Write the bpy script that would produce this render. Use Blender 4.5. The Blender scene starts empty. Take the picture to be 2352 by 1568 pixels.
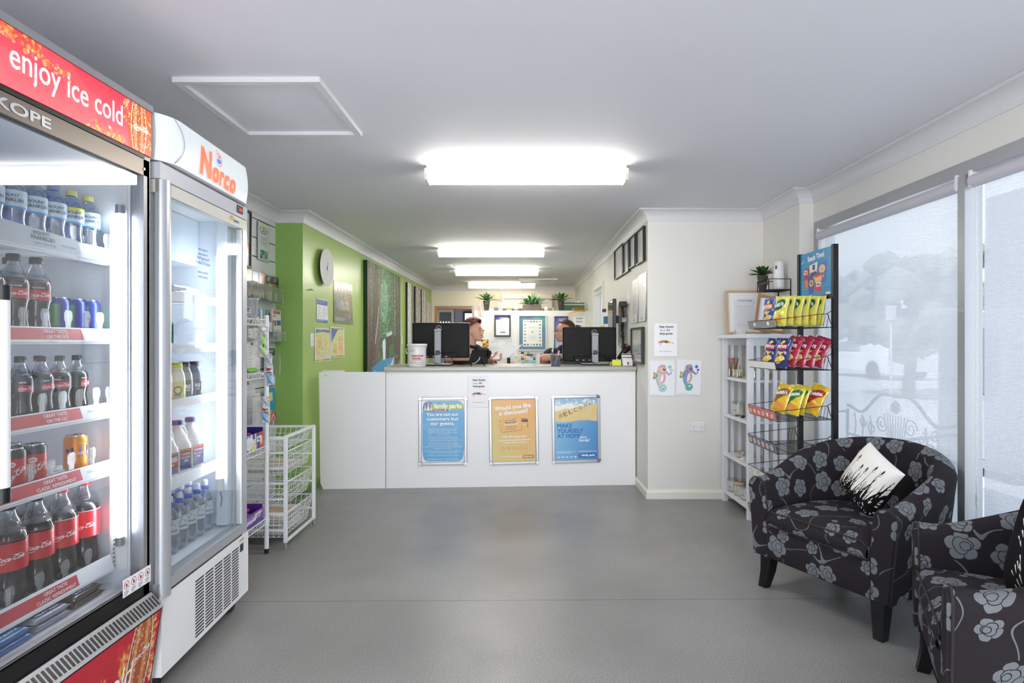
import bpy,bmesh,math,random
import numpy as np
from mathutils import Vector,Matrix
R=math.radians
PI=math.pi
sc=bpy.context.scene
COL=sc.collection
# ------------------------------------------------------------------ camera
H=1.30            # eye height
F=1300.0          # focal length in pixels of the 2352 px frame
VX,VY=1198.0,784.0
cam_d=bpy.data.cameras.new('camera')
cam=bpy.data.objects.new('camera',cam_d)
COL.objects.link(cam)
cam.location=(0,0,H)
cam.rotation_euler=(R(90),0,0)
cam_d.sensor_width=36
cam_d.sensor_fit='HORIZONTAL'
cam_d.lens=36*F/2352
cam_d.shift_x=-(VX-1176)/2352
cam_d.clip_start=0.05
sc.camera=cam
# ------------------------------------------------------------------ world, exposure
W=bpy.data.worlds.new('world')
sc.world=W
W.use_nodes=True
wn=W.node_tree.nodes
wl=W.node_tree.links
bg=wn['Background']
tc=wn.new('ShaderNodeTexCoord')
sp=wn.new('ShaderNodeSeparateXYZ')
cr=wn.new('ShaderNodeValToRGB')
wl.new(tc.outputs['Generated'],sp.inputs[0])
wl.new(sp.outputs['Z'],cr.inputs[0])
cr.color_ramp.elements[0].position=0.0
cr.color_ramp.elements[0].color=(0.92,0.96,1.0,1)
cr.color_ramp.elements[1].position=0.6
cr.color_ramp.elements[1].color=(0.75,0.88,1.0,1)
wl.new(cr.outputs[0],bg.inputs[0])
bg.inputs[1].default_value=1.0
sun_d=bpy.data.lights.new('sun','SUN')
sun=bpy.data.objects.new('sun',sun_d)
COL.objects.link(sun)
sun_d.energy=3.2
sun_d.angle=R(1)
sun.rotation_euler=(R(20),R(-38),0)      # sun stands over the building, lights the street outside
sc.view_settings.view_transform='Standard'
sc.view_settings.look='None'
sc.view_settings.gamma=1
sc.view_settings.use_curve_mapping=False
sc.view_settings.exposure=1.6
cy=sc.cycles
cy.use_denoising=True
cy.max_bounces=8
cy.diffuse_bounces=4
cy.glossy_bounces=3
cy.transmission_bounces=3
cy.transparent_max_bounces=24
cy.caustics_reflective=False
cy.caustics_refractive=False
cy.use_adaptive_sampling=True
cy.adaptive_threshold=0.03
cy.sample_clamp_indirect=4.0
def area_lamp(name,loc,rot,sx,sy,energy,color=(1,1,1),portal=False):
 d=bpy.data.lights.new(name,'AREA')
 d.shape='RECTANGLE'
 d.size,d.size_y=sx,sy
 d.energy=energy
 d.color=color
 o=bpy.data.objects.new(name,d)
 COL.objects.link(o)
 o.location=loc
 o.rotation_euler=rot
 if portal: d.cycles.is_portal=True
 return o
# lamp added at the unseen entrance in place of daylight; portal for the window
area_lamp('entrance_fill_lamp',(0.1,-1.58,1.15),(R(90),0,0),3.4,2.1,30,(0.95,0.97,1.0))
area_lamp('window_portal',(2.26,2.45,1.1),(0,R(90),0),2.1,3.3,1,portal=True)
def at(x,y,Y):
 return Vector(((x-VX)*Y/F,Y,H-(y-VY)*Y/F))
def onX(x,y,X):
 Y=X*F/(x-VX)
 return Vector((X,Y,H-(y-VY)*Y/F))
# ------------------------------------------------------------------ colour and materials
def lin(c):
 return tuple(((v/12.92) if v <= 0.04045 else ((v+0.055)/1.055) ** 2.4) for v in c)
def hx(s):
 return tuple(int(s[i:i+2],16)/255 for i in (0,2,4))
MATS={}
def mat(name,col=(0.8,0.8,0.8),rough=0.5,metal=0.0,emit=0.0,ecol=None,bump=0.0,bscale=60,var=0.0,vscale=3,spec=0.5,sheen=0,sss=0,alpha=1):
 if name in MATS: return MATS[name]
 if isinstance(col,str): col=hx(col)
 m=bpy.data.materials.new(name)
 m.use_nodes=True
 nt=m.node_tree
 b=nt.nodes['Principled BSDF']
 L=lin(col)
 b.inputs['Base Color'].default_value=(*L,1)
 b.inputs['Roughness'].default_value=rough
 b.inputs['Metallic'].default_value=metal
 b.inputs['Specular IOR Level'].default_value=spec
 if emit:
  if isinstance(ecol,str): ecol=hx(ecol)
  b.inputs['Emission Color'].default_value=(*lin(ecol or col),1)
  b.inputs['Emission Strength'].default_value=emit
 if var or bump:
  t=nt.nodes.new('ShaderNodeTexCoord')
 if var:
  n=nt.nodes.new('ShaderNodeTexNoise'); n.inputs['Scale'].default_value=vscale; n.inputs['Detail'].default_value=5
  nt.links.new(t.outputs['Object'],n.inputs['Vector'])
  mr=nt.nodes.new('ShaderNodeMapRange'); mr.inputs['To Min'].default_value=1-var; mr.inputs['To Max'].default_value=1+var
  nt.links.new(n.outputs['Fac'],mr.inputs['Value'])
  mx=nt.nodes.new('ShaderNodeVectorMath'); mx.operation='SCALE'; mx.inputs[0].default_value=L
  nt.links.new(mr.outputs[0],mx.inputs['Scale'])
  nt.links.new(mx.outputs[0],b.inputs['Base Color'])
 if bump:
  n2=nt.nodes.new('ShaderNodeTexNoise'); n2.inputs['Scale'].default_value=bscale; n2.inputs['Detail'].default_value=3
  nt.links.new(t.outputs['Object'],n2.inputs['Vector'])
  bp=nt.nodes.new('ShaderNodeBump'); bp.inputs['Strength'].default_value=bump; bp.inputs['Distance'].default_value=0.002
  nt.links.new(n2.outputs['Fac'],bp.inputs['Height'])
  nt.links.new(bp.outputs[0],b.inputs['Normal'])
 MATS[name]=m
 return m
def paint_mat(name='printed',rough=0.5,emit=0.0,spec=0.4):
 if name in MATS: return MATS[name]
 m=bpy.data.materials.new(name); m.use_nodes=True
 nt=m.node_tree; b=nt.nodes['Principled BSDF']
 a=nt.nodes.new('ShaderNodeAttribute'); a.attribute_name='ink'
 nt.links.new(a.outputs['Color'],b.inputs['Base Color'])
 b.inputs['Roughness'].default_value=rough
 b.inputs['Specular IOR Level'].default_value=spec
 if emit:
  nt.links.new(a.outputs['Color'],b.inputs['Emission Color'])
  b.inputs['Emission Strength'].default_value=emit
 MATS[name]=m
 return m
def clear_mat(name,tint=(1,1,1),gloss=0.08,rough=0.02,haze=0.0,hazecol=(1,1,1)):
 """thin clear sheet: see-through, with a faint mirror and optional milky haze"""
 if name in MATS: return MATS[name]
 m=bpy.data.materials.new(name); m.use_nodes=True
 nt=m.node_tree; nt.nodes.clear()
 out=nt.nodes.new('ShaderNodeOutputMaterial')
 tr=nt.nodes.new('ShaderNodeBsdfTransparent'); tr.inputs[0].default_value=(*tint,1)
 gl=nt.nodes.new('ShaderNodeBsdfGlossy'); gl.inputs['Roughness'].default_value=rough
 lw=nt.nodes.new('ShaderNodeLayerWeight'); lw.inputs[0].default_value=0.35
 mr=nt.nodes.new('ShaderNodeMapRange'); mr.inputs['To Min'].default_value=gloss; mr.inputs['To Max'].default_value=min(0.9,gloss*5)
 nt.links.new(lw.outputs['Facing'],mr.inputs['Value'])
 mx=nt.nodes.new('ShaderNodeMixShader')
 nt.links.new(mr.outputs[0],mx.inputs[0])
 src=tr
 if haze:
  df=nt.nodes.new('ShaderNodeBsdfDiffuse'); df.inputs[0].default_value=(*lin(hazecol),1)
  tl=nt.nodes.new('ShaderNodeBsdfTranslucent'); tl.inputs[0].default_value=(*lin(hazecol),1)
  h0=nt.nodes.new('ShaderNodeMixShader'); h0.inputs[0].default_value=0.5
  nt.links.new(df.outputs[0],h0.inputs[1]); nt.links.new(tl.outputs[0],h0.inputs[2])
  h=nt.nodes.new('ShaderNodeMixShader'); h.inputs[0].default_value=haze
  nt.links.new(tr.outputs[0],h.inputs[1]); nt.links.new(h0.outputs[0],h.inputs[2]); src=h
 nt.links.new(src.outputs[0],mx.inputs[1]); nt.links.new(gl.outputs[0],mx.inputs[2])
 nt.links.new(mx.outputs[0],out.inputs[0])
 MATS[name]=m
 return m
# ------------------------------------------------------------------ painter: prints are computed, never loaded
class Pic:
 def __init__(s,w,h,bgc='ffffff'):
  s.w,s.h=w,h
  s.a=np.empty((h,w,3)); s.a[:]=hx(bgc) if isinstance(bgc,str) else bgc
  s.Y,s.X=np.mgrid[0:h,0:w].astype(float)
  s.rng=np.random.default_rng(w*7+h)
 def c(s,col): return np.array(hx(col) if isinstance(col,str) else col)
 def put(s,m,col,al=1.0):
  s.a[m]=s.a[m]*(1-al)+s.c(col)*al
  return s
 def rect(s,x0,y0,x1,y1,col,al=1.0):
  return s.put((s.X >= x0*s.w) & (s.X < x1*s.w) & (s.Y >= y0*s.h) & (s.Y < y1*s.h),col,al)
 def ell(s,cx,cy_,rx,ry,col,al=1.0):
  return s.put(((s.X/s.w-cx)/rx) ** 2+((s.Y/s.h-cy_)/ry) ** 2 < 1,col,al)
 def poly(s,pts,col,al=1.0):
  x,y=s.X/s.w,s.Y/s.h
  ins=np.zeros(x.shape,bool)
  n=len(pts)
  for i in range(n):
   x0,y0=pts[i]; x1,y1=pts[(i+1) % n]
   if y0 == y1: continue
   cnd=((y0 > y) != (y1 > y)) & (x < (x1-x0)*(y-y0)/(y1-y0)+x0)
   ins ^= cnd
  return s.put(ins,col,al)
 def line(s,pts,wd,col,al=1.0,w1=None):
  """wd in fractions of the width"""
  asp=s.h/s.w
  x,y=s.X/s.w,s.Y/s.h*asp
  m=np.zeros(x.shape,bool)
  n=len(pts)-1
  for i in range(n):
   ax,ay=pts[i][0],pts[i][1]*asp; bx_,by_=pts[i+1][0],pts[i+1][1]*asp
   dx,dy=bx_-ax,by_-ay
   L=dx*dx+dy*dy+1e-9
   t=np.clip(((x-ax)*dx+(y-ay)*dy)/L,0,1)
   ww=wd if w1 is None else wd+(w1-wd)*(i+t)/n
   m |= (x-ax-t*dx) ** 2+(y-ay-t*dy) ** 2 < (ww/2) ** 2
  return s.put(m,col,al)
 def grad(s,top,bot):
  t=(s.Y/(s.h-1))[...,None]
  s.a=s.c(top)*(1-t)+s.c(bot)*t
  return s
 def noise(s,cells,lo=0.0,hi=1.0,seed=1):
  """smooth value noise 0..1 shaped (h, w)"""
  g=np.random.default_rng(seed).random((int(cells*s.h/s.w)+3,cells+3))
  u,v=s.X/s.w*cells,s.Y/s.w*cells
  i,j=u.astype(int),v.astype(int)
  j=np.minimum(j,g.shape[0]-2)
  fu,fv=u-i,v-j
  fu,fv=fu*fu*(3-2*fu),fv*fv*(3-2*fv)
  r=(g[j,i]*(1-fu)+g[j,i+1]*fu)*(1-fv)+(g[j+1,i]*(1-fu)+g[j+1,i+1]*fu)*fv
  return lo+(hi-lo)*r
 def mott(s,cells,amp,seed=1):
  s.a *= (1+amp*(s.noise(cells,-1,1,seed)))[...,None]
  return s
 def scrib(s,x0,y0,x1,y1,n,col='555555',al=0.75,seed=3,fill=0.45,center=False):
  """rows of unreadable small print"""
  r=np.random.default_rng(seed)
  dy=(y1-y0)/n
  for k in range(n):
   a=x0; b=x1-(x1-x0)*r.uniform(0,0.4)
   if center:
    d=(x1-b)/2; a += d; b=x1-d
   x=a
   while x < b:
    w=r.uniform(0.02,0.07)*1.2
    s.rect(x,y0+k*dy,min(x+w,b),y0+(k+fill)*dy,col,al)
    x += w+0.018
  return s
 def tiles(s,x0,y0,x1,y1,nx,ny,cols,seed=1,al=1):
  r=random.Random(seed)
  for i in range(nx):
   for j in range(ny):
    s.rect(x0+(x1-x0)*i/nx,y0+(y1-y0)*j/ny,x0+(x1-x0)*(i+1)/nx,y0+(y1-y0)*(j+1)/ny,r.choice(cols),al)
  return s
# ------------------------------------------------------------------ mesh builder
TXT={}
def text_geo(s,bold=0.0):
 k=(s,bold)
 if k in TXT: return TXT[k]
 cu=bpy.data.curves.new('t','FONT')
 cu.body=s; cu.size=1; cu.resolution_u=3
 cu.align_x='CENTER'
 ob=bpy.data.objects.new('t',cu)
 me=ob.to_mesh()
 vs=[v.co.copy() for v in me.vertices]
 fs=[tuple(p.vertices) for p in me.polygons]
 ob.to_mesh_clear()
 if bold > 0:
  q=bold*0.75; n=len(vs); v0=vs; f0=fs; vs=[]; fs=[]
  for i,(a,c) in enumerate(((q,q),(-q,q),(q,-q),(-q,-q))):
   vs += [v+Vector((a,c,0.00013*i)) for v in v0]; fs += [tuple(k+i*n for k in f) for f in f0]
 bpy.data.objects.remove(ob); bpy.data.curves.remove(cu)
 if vs:
  x0=min(v.x for v in vs); x1=max(v.x for v in vs)
  y0=min(v.y for v in vs); y1=max(v.y for v in vs)
 else: x0=x1=y0=y1=0
 TXT[k]=(vs,fs,x0,x1,y0,y1)
 return TXT[k]
class MB:
 def __init__(s):
  s.v=[]; s.f=[]; s.mi=[]; s.sm=[]; s.mats=[]; s.col={}; s.uv={}
  s.T=Matrix.Identity(4)
 def m(s,mt):
  if mt not in s.mats: s.mats.append(mt)
  return s.mats.index(mt)
 def add(s,vs,fs,mt,smooth=False,uvs=None):
  o=len(s.v); i=s.m(mt)
  I=s.T
  s.v += [tuple(I @ Vector(v)) for v in vs]
  for f in fs:
   if uvs is not None: s.uv[len(s.f)]=[uvs[k] for k in f]
   s.f.append([o+k for k in f]); s.mi.append(i); s.sm.append(smooth)
  return s
 def box(s,x0,x1,y0,y1,z0,z1,mt,bevel=0,M=None):
  if bevel:
   bm=bmesh.new(); bmesh.ops.create_cube(bm,size=1)
   for v in bm.verts: v.co=Vector(((x0+x1)/2+v.co.x*(x1-x0),(y0+y1)/2+v.co.y*(y1-y0),(z0+z1)/2+v.co.z*(z1-z0)))
   bmesh.ops.bevel(bm,geom=list(bm.edges) ,offset=bevel,segments=2,affect='EDGES',profile=0.5)
   bm.verts.index_update()
   vs=[v.co.copy() for v in bm.verts]; fs=[[v.index for v in f.verts] for f in bm.faces]; bm.free()
   if M is not None: vs=[M @ v for v in vs]
   return s.add(vs,fs,mt)
  vs=[(x,y,z) for z in (z0,z1) for y in (y0,y1) for x in (x0,x1)]
  if M is not None: vs=[M @ Vector(v) for v in vs]
  return s.add(vs,[(0,2,3,1),(4,5,7,6),(0,1,5,4),(2,6,7,3),(0,4,6,2),(1,3,7,5)],mt)
 def cyl(s,p0,p1,r0,mt,n=12,r1=None,caps=True,smooth=True):
  p0=Vector(p0); p1=Vector(p1); r1=r0 if r1 is None else r1
  d=(p1-p0)
  if d.length < 1e-9: return s
  q=d.to_track_quat('Z','Y')
  vs=[]
  for p,r in ((p0,r0),(p1,r1)):
   for k in range(n):
    a=2*PI*k/n
    vs.append(p+q @ Vector((r*math.cos(a),r*math.sin(a),0)))
  fs=[(k,(k+1) % n,n+(k+1) % n,n+k) for k in range(n)]
  s.add(vs,fs,mt,smooth)
  if caps:
   s.add(vs[:n],[tuple(reversed(range(n)))],mt); s.add(vs[n:],[tuple(range(n))],mt)
  return s
 def tube(s,pts,r,mt,n=6,closed=False,smooth=True):
  """r: number or list"""
  P=[Vector(p) for p in pts]; N=len(P)
  rr=r if isinstance(r,(list,tuple)) else [r]*N
  vs=[]; up=None
  for i in range(N):
   a=P[i-1] if (i or closed) else P[i]; b=P[(i+1) % N] if (i < N-1 or closed) else P[i]
   d=(b-a).normalized()
   if up is None: up=Vector((0,0,1)) if abs(d.z) < 0.9 else Vector((0,1,0))
   x=up.cross(d)
   if x.length < 1e-4: x=Vector((1,0,0)).cross(d)
   x.normalize(); y=d.cross(x); up=y
   for k in range(n):
    t=2*PI*k/n
    vs.append(P[i]+(x*math.cos(t)+y*math.sin(t))*rr[i])
  fs=[]
  for i in range(N if closed else N-1):
   j=(i+1) % N
   for k in range(n):
    fs.append((i*n+k,i*n+(k+1) % n,j*n+(k+1) % n,j*n+k))
  if not closed:
   fs.append(tuple(reversed(range(n)))); fs.append(tuple(range((N-1)*n,N*n)))
  return s.add(vs,fs,mt,smooth)
 def lathe(s,prof,mt,n=20,c=(0,0,0),smooth=True,a0=0,a1=2*PI):
  """prof list of (r, z); full turn unless a0,a1"""
  full=abs(a1-a0-2*PI) < 1e-6
  m=n if full else n+1
  vs=[]; fs=[]
  for r,z in prof:
   for k in range(m):
    a=a0+(a1-a0)*k/n
    vs.append((c[0]+r*math.cos(a),c[1]+r*math.sin(a),c[2]+z))
  for i in range(len(prof)-1):
   for k in range(n):
    k2=(k+1) % m if full else k+1
    fs.append((i*m+k,i*m+k2,(i+1)*m+k2,(i+1)*m+k))
  return s.add(vs,fs,mt,smooth)
 def grid(s,fn,nu,nv,mt,smooth=True,uvf=None,cu=False):
  vs=[]; uvs=[]
  for j in range(nv+1):
   for i in range(nu+1):
    vs.append(fn(i/nu,j/nv))
    if uvf: uvs.append(uvf(i/nu,j/nv))
  fs=[(j*(nu+1)+i,j*(nu+1)+i+1,(j+1)*(nu+1)+i+1,(j+1)*(nu+1)+i) for j in range(nv) for i in range(nu)]
  return s.add(vs,fs,mt,smooth,uvs if uvf else None)
 def pic(s,P,x0,x1,z0,z1,y,mt,fn=None):
  """printed picture in the local XZ plane facing -Y; fn maps (u,v) to a point instead (v=0 bottom)"""
  o=len(s.v); i=s.m(mt); w,h=P.w,P.h
  u=np.linspace(0,1,w); v=np.linspace(1,0,h)
  if fn is None:
   fn=lambda a,b: (x0+(x1-x0)*a,y,z0+(z1-z0)*b)
  I=s.T
  for jj in range(h):
   for ii in range(w):
    s.v.append(tuple(I @ Vector(fn(u[ii],v[jj]))))
  lc=np.clip(P.a,0,1) ** 0.82
  lc=np.where(lc <= 0.04045,lc/12.92,((lc+0.055)/1.055) ** 2.4).reshape(-1,3)
  s.col[o]=lc
  for jj in range(h-1):
   b=o+jj*w
   for ii in range(w-1):
    s.f.append((b+ii+w,b+ii+w+1,b+ii+1,b+ii)); s.mi.append(i); s.sm.append(False)
  return s
 def text(s,t,x,z,size,mt,y=0.0,bold=0.0,align='c',width=None,rot=0,shear=0,fn=None,sy=1):
  """letters in the local XZ plane facing -Y (front at y), baseline z. fn maps (x,z)->point"""
  vs,fs,x0,x1,y0,y1=text_geo(t,bold)
  if not vs: return s
  k=size
  kx=size
  if width: kx=width/(x1-x0)
  off={'c': -(x0+x1)/2,'l': -x0,'r': -x1}[align]
  c,sn=math.cos(rot),math.sin(rot)
  out=[]
  for v in vs:
   a=(v.x+off)*kx+shear*v.y*k; b=v.y*k*sy
   a,b=a*c-b*sn,a*sn+b*c
   if fn:
    p=fn(x+a,z+b)
    if v.z:
     p=Vector(p); nn=(Vector(fn(x+a+1e-4,z+b))-p).cross(Vector(fn(x+a,z+b+1e-4))-p)
     if nn.length > 0: p=p+nn.normalized()*v.z
    out.append(p)
   else: out.append((x+a,y-v.z,z+b))
  return s.add(out,fs,mt)
 def flat(s,pts,mt,y=0.0,fn=None):
  return s.add([fn(p[0],p[1]) if fn else (p[0],y,p[1]) for p in pts],[tuple(range(len(pts)))],mt)
 def stroke(s,pts,w,mt,y=0.0,fn=None,w1=None):
  """flat brush stroke in the XZ plane; w list or number"""
  n=len(pts); ws=w if isinstance(w,(list,tuple)) else [w+((w1 if w1 is not None else w)-w)*i/(n-1) for i in range(n)]
  vs=[]
  for i in range(n):
   a=pts[max(0,i-1)]; b=pts[min(n-1,i+1)]
   dx,dz=b[0]-a[0],b[1]-a[1]; L=math.hypot(dx,dz) or 1
   nx,nz=-dz/L*ws[i]/2,dx/L*ws[i]/2
   for sg in (1,-1):
    q=(pts[i][0]+sg*nx,pts[i][1]+sg*nz)
    vs.append(fn(*q) if fn else (q[0],y,q[1]))
  return s.add(vs,[(2*i,2*i+1,2*i+3,2*i+2) for i in range(n-1)],mt)
 def build(s,name,parent=None,loc=None,rotz=0,mods=None):
  me=bpy.data.meshes.new(name)
  me.from_pydata(s.v,[],s.f)
  for mt in s.mats: me.materials.append(mt)
  me.polygons.foreach_set('material_index',s.mi)
  me.polygons.foreach_set('use_smooth',s.sm)
  if s.col:
   at_=me.attributes.new('ink','FLOAT_COLOR','POINT')
   arr=np.ones((len(s.v),4))
   for o,lc in s.col.items(): arr[o:o+len(lc),:3]=lc
   at_.data.foreach_set('color',arr.ravel())
  if s.uv:
   ul=me.uv_layers.new(name='uv')
   for p in me.polygons:
    if p.index in s.uv:
     for li,q in zip(p.loop_indices,s.uv[p.index]): ul.data[li].uv=q
  me.update()
  o=bpy.data.objects.new(name,me)
  COL.objects.link(o)
  if parent is not None: o.parent=parent
  if loc is not None: o.location=loc
  o.rotation_euler=(0,0,rotz)
  return o
def thing(name,label,cat,loc=(0,0,0),rotz=0,group=None,rot=None):
 o=bpy.data.objects.new(name,None); COL.objects.link(o)
 o.location=loc; o.rotation_euler=rot if rot else (0,0,rotz)
 o.empty_display_size=0.05
 return tag(o,label,cat,group)
def tag(o,label,cat,group=None,kind=None):
 o['label']=label; o['category']=cat
 if group: o['group']=group
 if kind: o['kind']=kind
 return o
def struct(o):
 o['kind']='structure'
 return o
def dup(root,loc,rot=None,label=None,group=None):
 r=root.copy(); COL.objects.link(r); r.location=loc
 if rot is not None: r.rotation_euler=rot if isinstance(rot,tuple) else (0,0,rot)
 if label: r['label']=label
 if group: r['group']=group
 for ch in list(root.children):
  c=ch.copy(); COL.objects.link(c); c.parent=r
  for g in ch.children:
   d=g.copy(); COL.objects.link(d); d.parent=c
 return r
ORD=['rightmost','second from the right','third from the right','fourth from the right','fifth from the right','sixth from the right','seventh from the right']
ORL=['leftmost','second from the left','third from the left','fourth from the left','fifth from the left','sixth from the left','seventh from the left']
class Placer:
 """the first place moves the source itself, later ones are copies"""
 def __init__(s,make): s.make=make; s.o=None
 def put(s,loc,rot,label,group=None):
  if s.o is None:
   s.o=s.make(); s.o.location=loc; s.o.rotation_euler=rot if isinstance(rot,tuple) else (0,0,rot)
   s.o['label']=label
   if group: s.o['group']=group
   return s.o
  return dup(s.o,loc,rot,label,group)
# shared materials
M_white=mat('white_paint','f2f2f0',0.45,var=0.015,vscale=2)
M_cream=mat('cream_paint','ebe6d8',0.5,var=0.02,vscale=2)
M_gloss=mat('white_gloss','eeeef0',0.25)
M_lam=mat('white_laminate','f5f5f7',0.30,var=0.01)
M_wire=mat('white_coated_wire','eef0f4',0.3)
M_black=mat('black_plastic','111113',0.35)
M_blackm=mat('black_metal','18171c',0.35,metal=0.2)
M_chrome=mat('chrome','c8c9cc',0.15,metal=1)
M_alu=mat('brushed_aluminium','bfc1c6',0.35,metal=0.85)
M_alud=mat('grey_aluminium','9c9da2',0.4,metal=0.5)
M_stand=mat('monitor_stand_silver','9a9ca3',0.5,metal=0.4)
M_paper=mat('paper','f4f5f8',0.7)
M_ink=mat('dark_ink','33343c',0.7)
M_wht=mat('white_ink','ffffff',0.5)
M_red=mat('red_ink','c01226',0.5)
M_print=paint_mat('printed',0.5)
M_printg=paint_mat('printed_gloss',0.18,spec=0.5)
M_clear=clear_mat('clear_plastic',(0.96,0.97,0.98),0.10)
M_glass=clear_mat('window_glass',(0.96,0.98,0.98),0.045)
# ================================================================== THE SETTING
ZC,ZCB=2.385,2.295
M_wall=mat('wall_paint','e6e4de',0.55,var=0.02,vscale=1.5)
M_wallc=mat('back_wall_paint','eee7d6',0.6,var=0.02,vscale=1.5)
M_ceil=mat('ceiling_paint','e2e2e8',0.7,var=0.01,vscale=1)
M_green=mat('green_paint','a5c468',0.30,var=0.02,vscale=2)
M_greend=mat('green_paint_flat','93bb62',0.5,var=0.02,vscale=2)
M_corn=mat('cornice_paint','dcdce0',0.5)
def floor_mat():
 m=bpy.data.materials.new('vinyl_floor'); m.use_nodes=True
 nt=m.node_tree; b=nt.nodes['Principled BSDF']; L=nt.links
 t=nt.nodes.new('ShaderNodeTexCoord')
 n1=nt.nodes.new('ShaderNodeTexNoise'); n1.inputs['Scale'].default_value=1.3; n1.inputs['Detail'].default_value=6
 n2=nt.nodes.new('ShaderNodeTexNoise'); n2.inputs['Scale'].default_value=170; n2.inputs['Detail'].default_value=2
 for n in (n1,n2): L.new(t.outputs['Object'],n.inputs['Vector'])
 r1=nt.nodes.new('ShaderNodeValToRGB')
 r1.color_ramp.elements[0].position=0.3; r1.color_ramp.elements[0].color=(*lin(hx('82817f')),1)
 r1.color_ramp.elements[1].position=0.75; r1.color_ramp.elements[1].color=(*lin(hx('979592')),1)
 L.new(n1.outputs['Fac'],r1.inputs[0])
 mr=nt.nodes.new('ShaderNodeMapRange'); mr.inputs['From Min'].default_value=0.3; mr.inputs['From Max'].default_value=0.7
 mr.inputs['To Min'].default_value=0.72; mr.inputs['To Max'].default_value=1.28
 L.new(n2.outputs['Fac'],mr.inputs['Value'])
 v=nt.nodes.new('ShaderNodeVectorMath'); v.operation='SCALE'
 L.new(r1.outputs[0],v.inputs[0]); L.new(mr.outputs[0],v.inputs['Scale'])
 # welded seams of the sheet vinyl
 sx=nt.nodes.new('ShaderNodeSeparateXYZ'); L.new(t.outputs['Object'],sx.inputs[0])
 prev=None
 for yy,k in ((2.845,-0.012),(4.86,0.0)):
  sl=nt.nodes.new('ShaderNodeMath'); sl.operation='MULTIPLY_ADD'; L.new(sx.outputs['X'],sl.inputs[0]); sl.inputs[1].default_value=k; L.new(sx.outputs['Y'],sl.inputs[2])
  s0=nt.nodes.new('ShaderNodeMath'); s0.operation='SUBTRACT'; L.new(sl.outputs[0],s0.inputs[0]); s0.inputs[1].default_value=yy
  s1=nt.nodes.new('ShaderNodeMath'); s1.operation='ABSOLUTE'; L.new(s0.outputs[0],s1.inputs[0])
  s2=nt.nodes.new('ShaderNodeMath'); s2.operation='GREATER_THAN'; L.new(s1.outputs[0],s2.inputs[0]); s2.inputs[1].default_value=0.0028
  if prev is None: prev=s2
  else:
   s3=nt.nodes.new('ShaderNodeMath'); s3.operation='MULTIPLY'; L.new(prev.outputs[0],s3.inputs[0]); L.new(s2.outputs[0],s3.inputs[1]); prev=s3
 mr2=nt.nodes.new('ShaderNodeMapRange'); mr2.inputs['To Min'].default_value=0.45; mr2.inputs['To Max'].default_value=1.0
 L.new(prev.outputs[0],mr2.inputs['Value'])
 v2=nt.nodes.new('ShaderNodeVectorMath'); v2.operation='SCALE'; L.new(v.outputs[0],v2.inputs[0]); L.new(mr2.outputs[0],v2.inputs['Scale'])
 L.new(v2.outputs[0],b.inputs['Base Color'])
 n3=nt.nodes.new('ShaderNodeTexNoise'); n3.inputs['Scale'].default_value=4; n3.inputs['Detail'].default_value=8; L.new(t.outputs['Object'],n3.inputs['Vector'])
 mr3=nt.nodes.new('ShaderNodeMapRange'); mr3.inputs['To Min'].default_value=0.22; mr3.inputs['To Max'].default_value=0.44
 L.new(n3.outputs['Fac'],mr3.inputs['Value']); L.new(mr3.outputs[0],b.inputs['Roughness'])
 bp=nt.nodes.new('ShaderNodeBump'); bp.inputs['Strength'].default_value=0.12; bp.inputs['Distance'].default_value=0.001
 L.new(n2.outputs['Fac'],bp.inputs['Height']); L.new(bp.outputs[0],b.inputs['Normal'])
 return m
struct(MB().box(-2.7,2.24,-1.7,14.2,-0.1,0,floor_mat()).build('floor'))
struct(MB().box(-2.7,2.24,-1.7,14.2,ZC,ZC+0.1,M_ceil).build('ceiling'))
# --- walls (inner faces on the plan polyline)
GW0=(-1.84,4.76); GW1=(-1.77,11.1)
# slat wall behind the fridges: white boards over dark grooves
M_slat=mat('slatwall_board','e3e5e6',0.35)
M_groove=mat('slatwall_groove','1d1d1f',0.6)
b=MB()
b.box(-2.19,-2.078,-1.6,4.76,0,ZC,M_groove)
z=0.02
edges=[0.0]+[0.05+0.147*k for k in range(16)]+[ZC]
for a,c in zip(edges[:-1],edges[1:]): b.box(-2.078,-2.07,-1.6,4.76,a+0.004,c-0.004,M_slat)
struct(b.build('wall_left'))
b=MB()
b.box(-2.19,-1.84,4.76,4.86,0,ZC,M_greend)
struct(b.build('wall_left_return'))
b=MB()
vs=[(-1.84,4.7601,0),(-1.77,11.1,0),(-1.97,11.1,0),(-1.97,4.8601,0)]
b.add([(x,y,zz) for zz in (0,ZC) for x,y,_ in vs],[(0,1,5,4),(1,2,6,5),(2,3,7,6),(3,0,4,7),(0,3,2,1),(4,5,6,7)],M_green)
struct(b.build('wall_left_rear'))
# back wall with the open doorway
b=MB()
b.box(-2.0,-1.708,11.1,11.2,0,ZC,M_wallc)
b.box(-0.948,1.2,11.1,11.2,0,ZC,M_wallc)
b.box(-1.708,-0.948,11.1,11.2,1.99,ZC,M_wallc)
struct(b.build('wall_back'))
b=MB()
M_pine=mat('stained_pine','c98c55',0.4,var=0.1,vscale=8)
M_darkwood=mat('dark_wood','3a2a22',0.4)
for x0,x1 in ((-1.765,-1.708),(-0.948,-0.885)): b.box(x0,x1,11.08,11.099,0,1.99,M_cream)
b.box(-1.765,-0.885,11.08,11.099,1.99,2.05,M_cream)
b.box(-1.707,-1.66,11.1,11.2,0,1.988,M_pine); b.box(-0.975,-0.949,11.1,11.2,0,1.988,M_cream); b.box(-1.66,-0.975,11.1,11.2,1.945,1.988,M_pine)
struct(b.build('door_1'))
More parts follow.
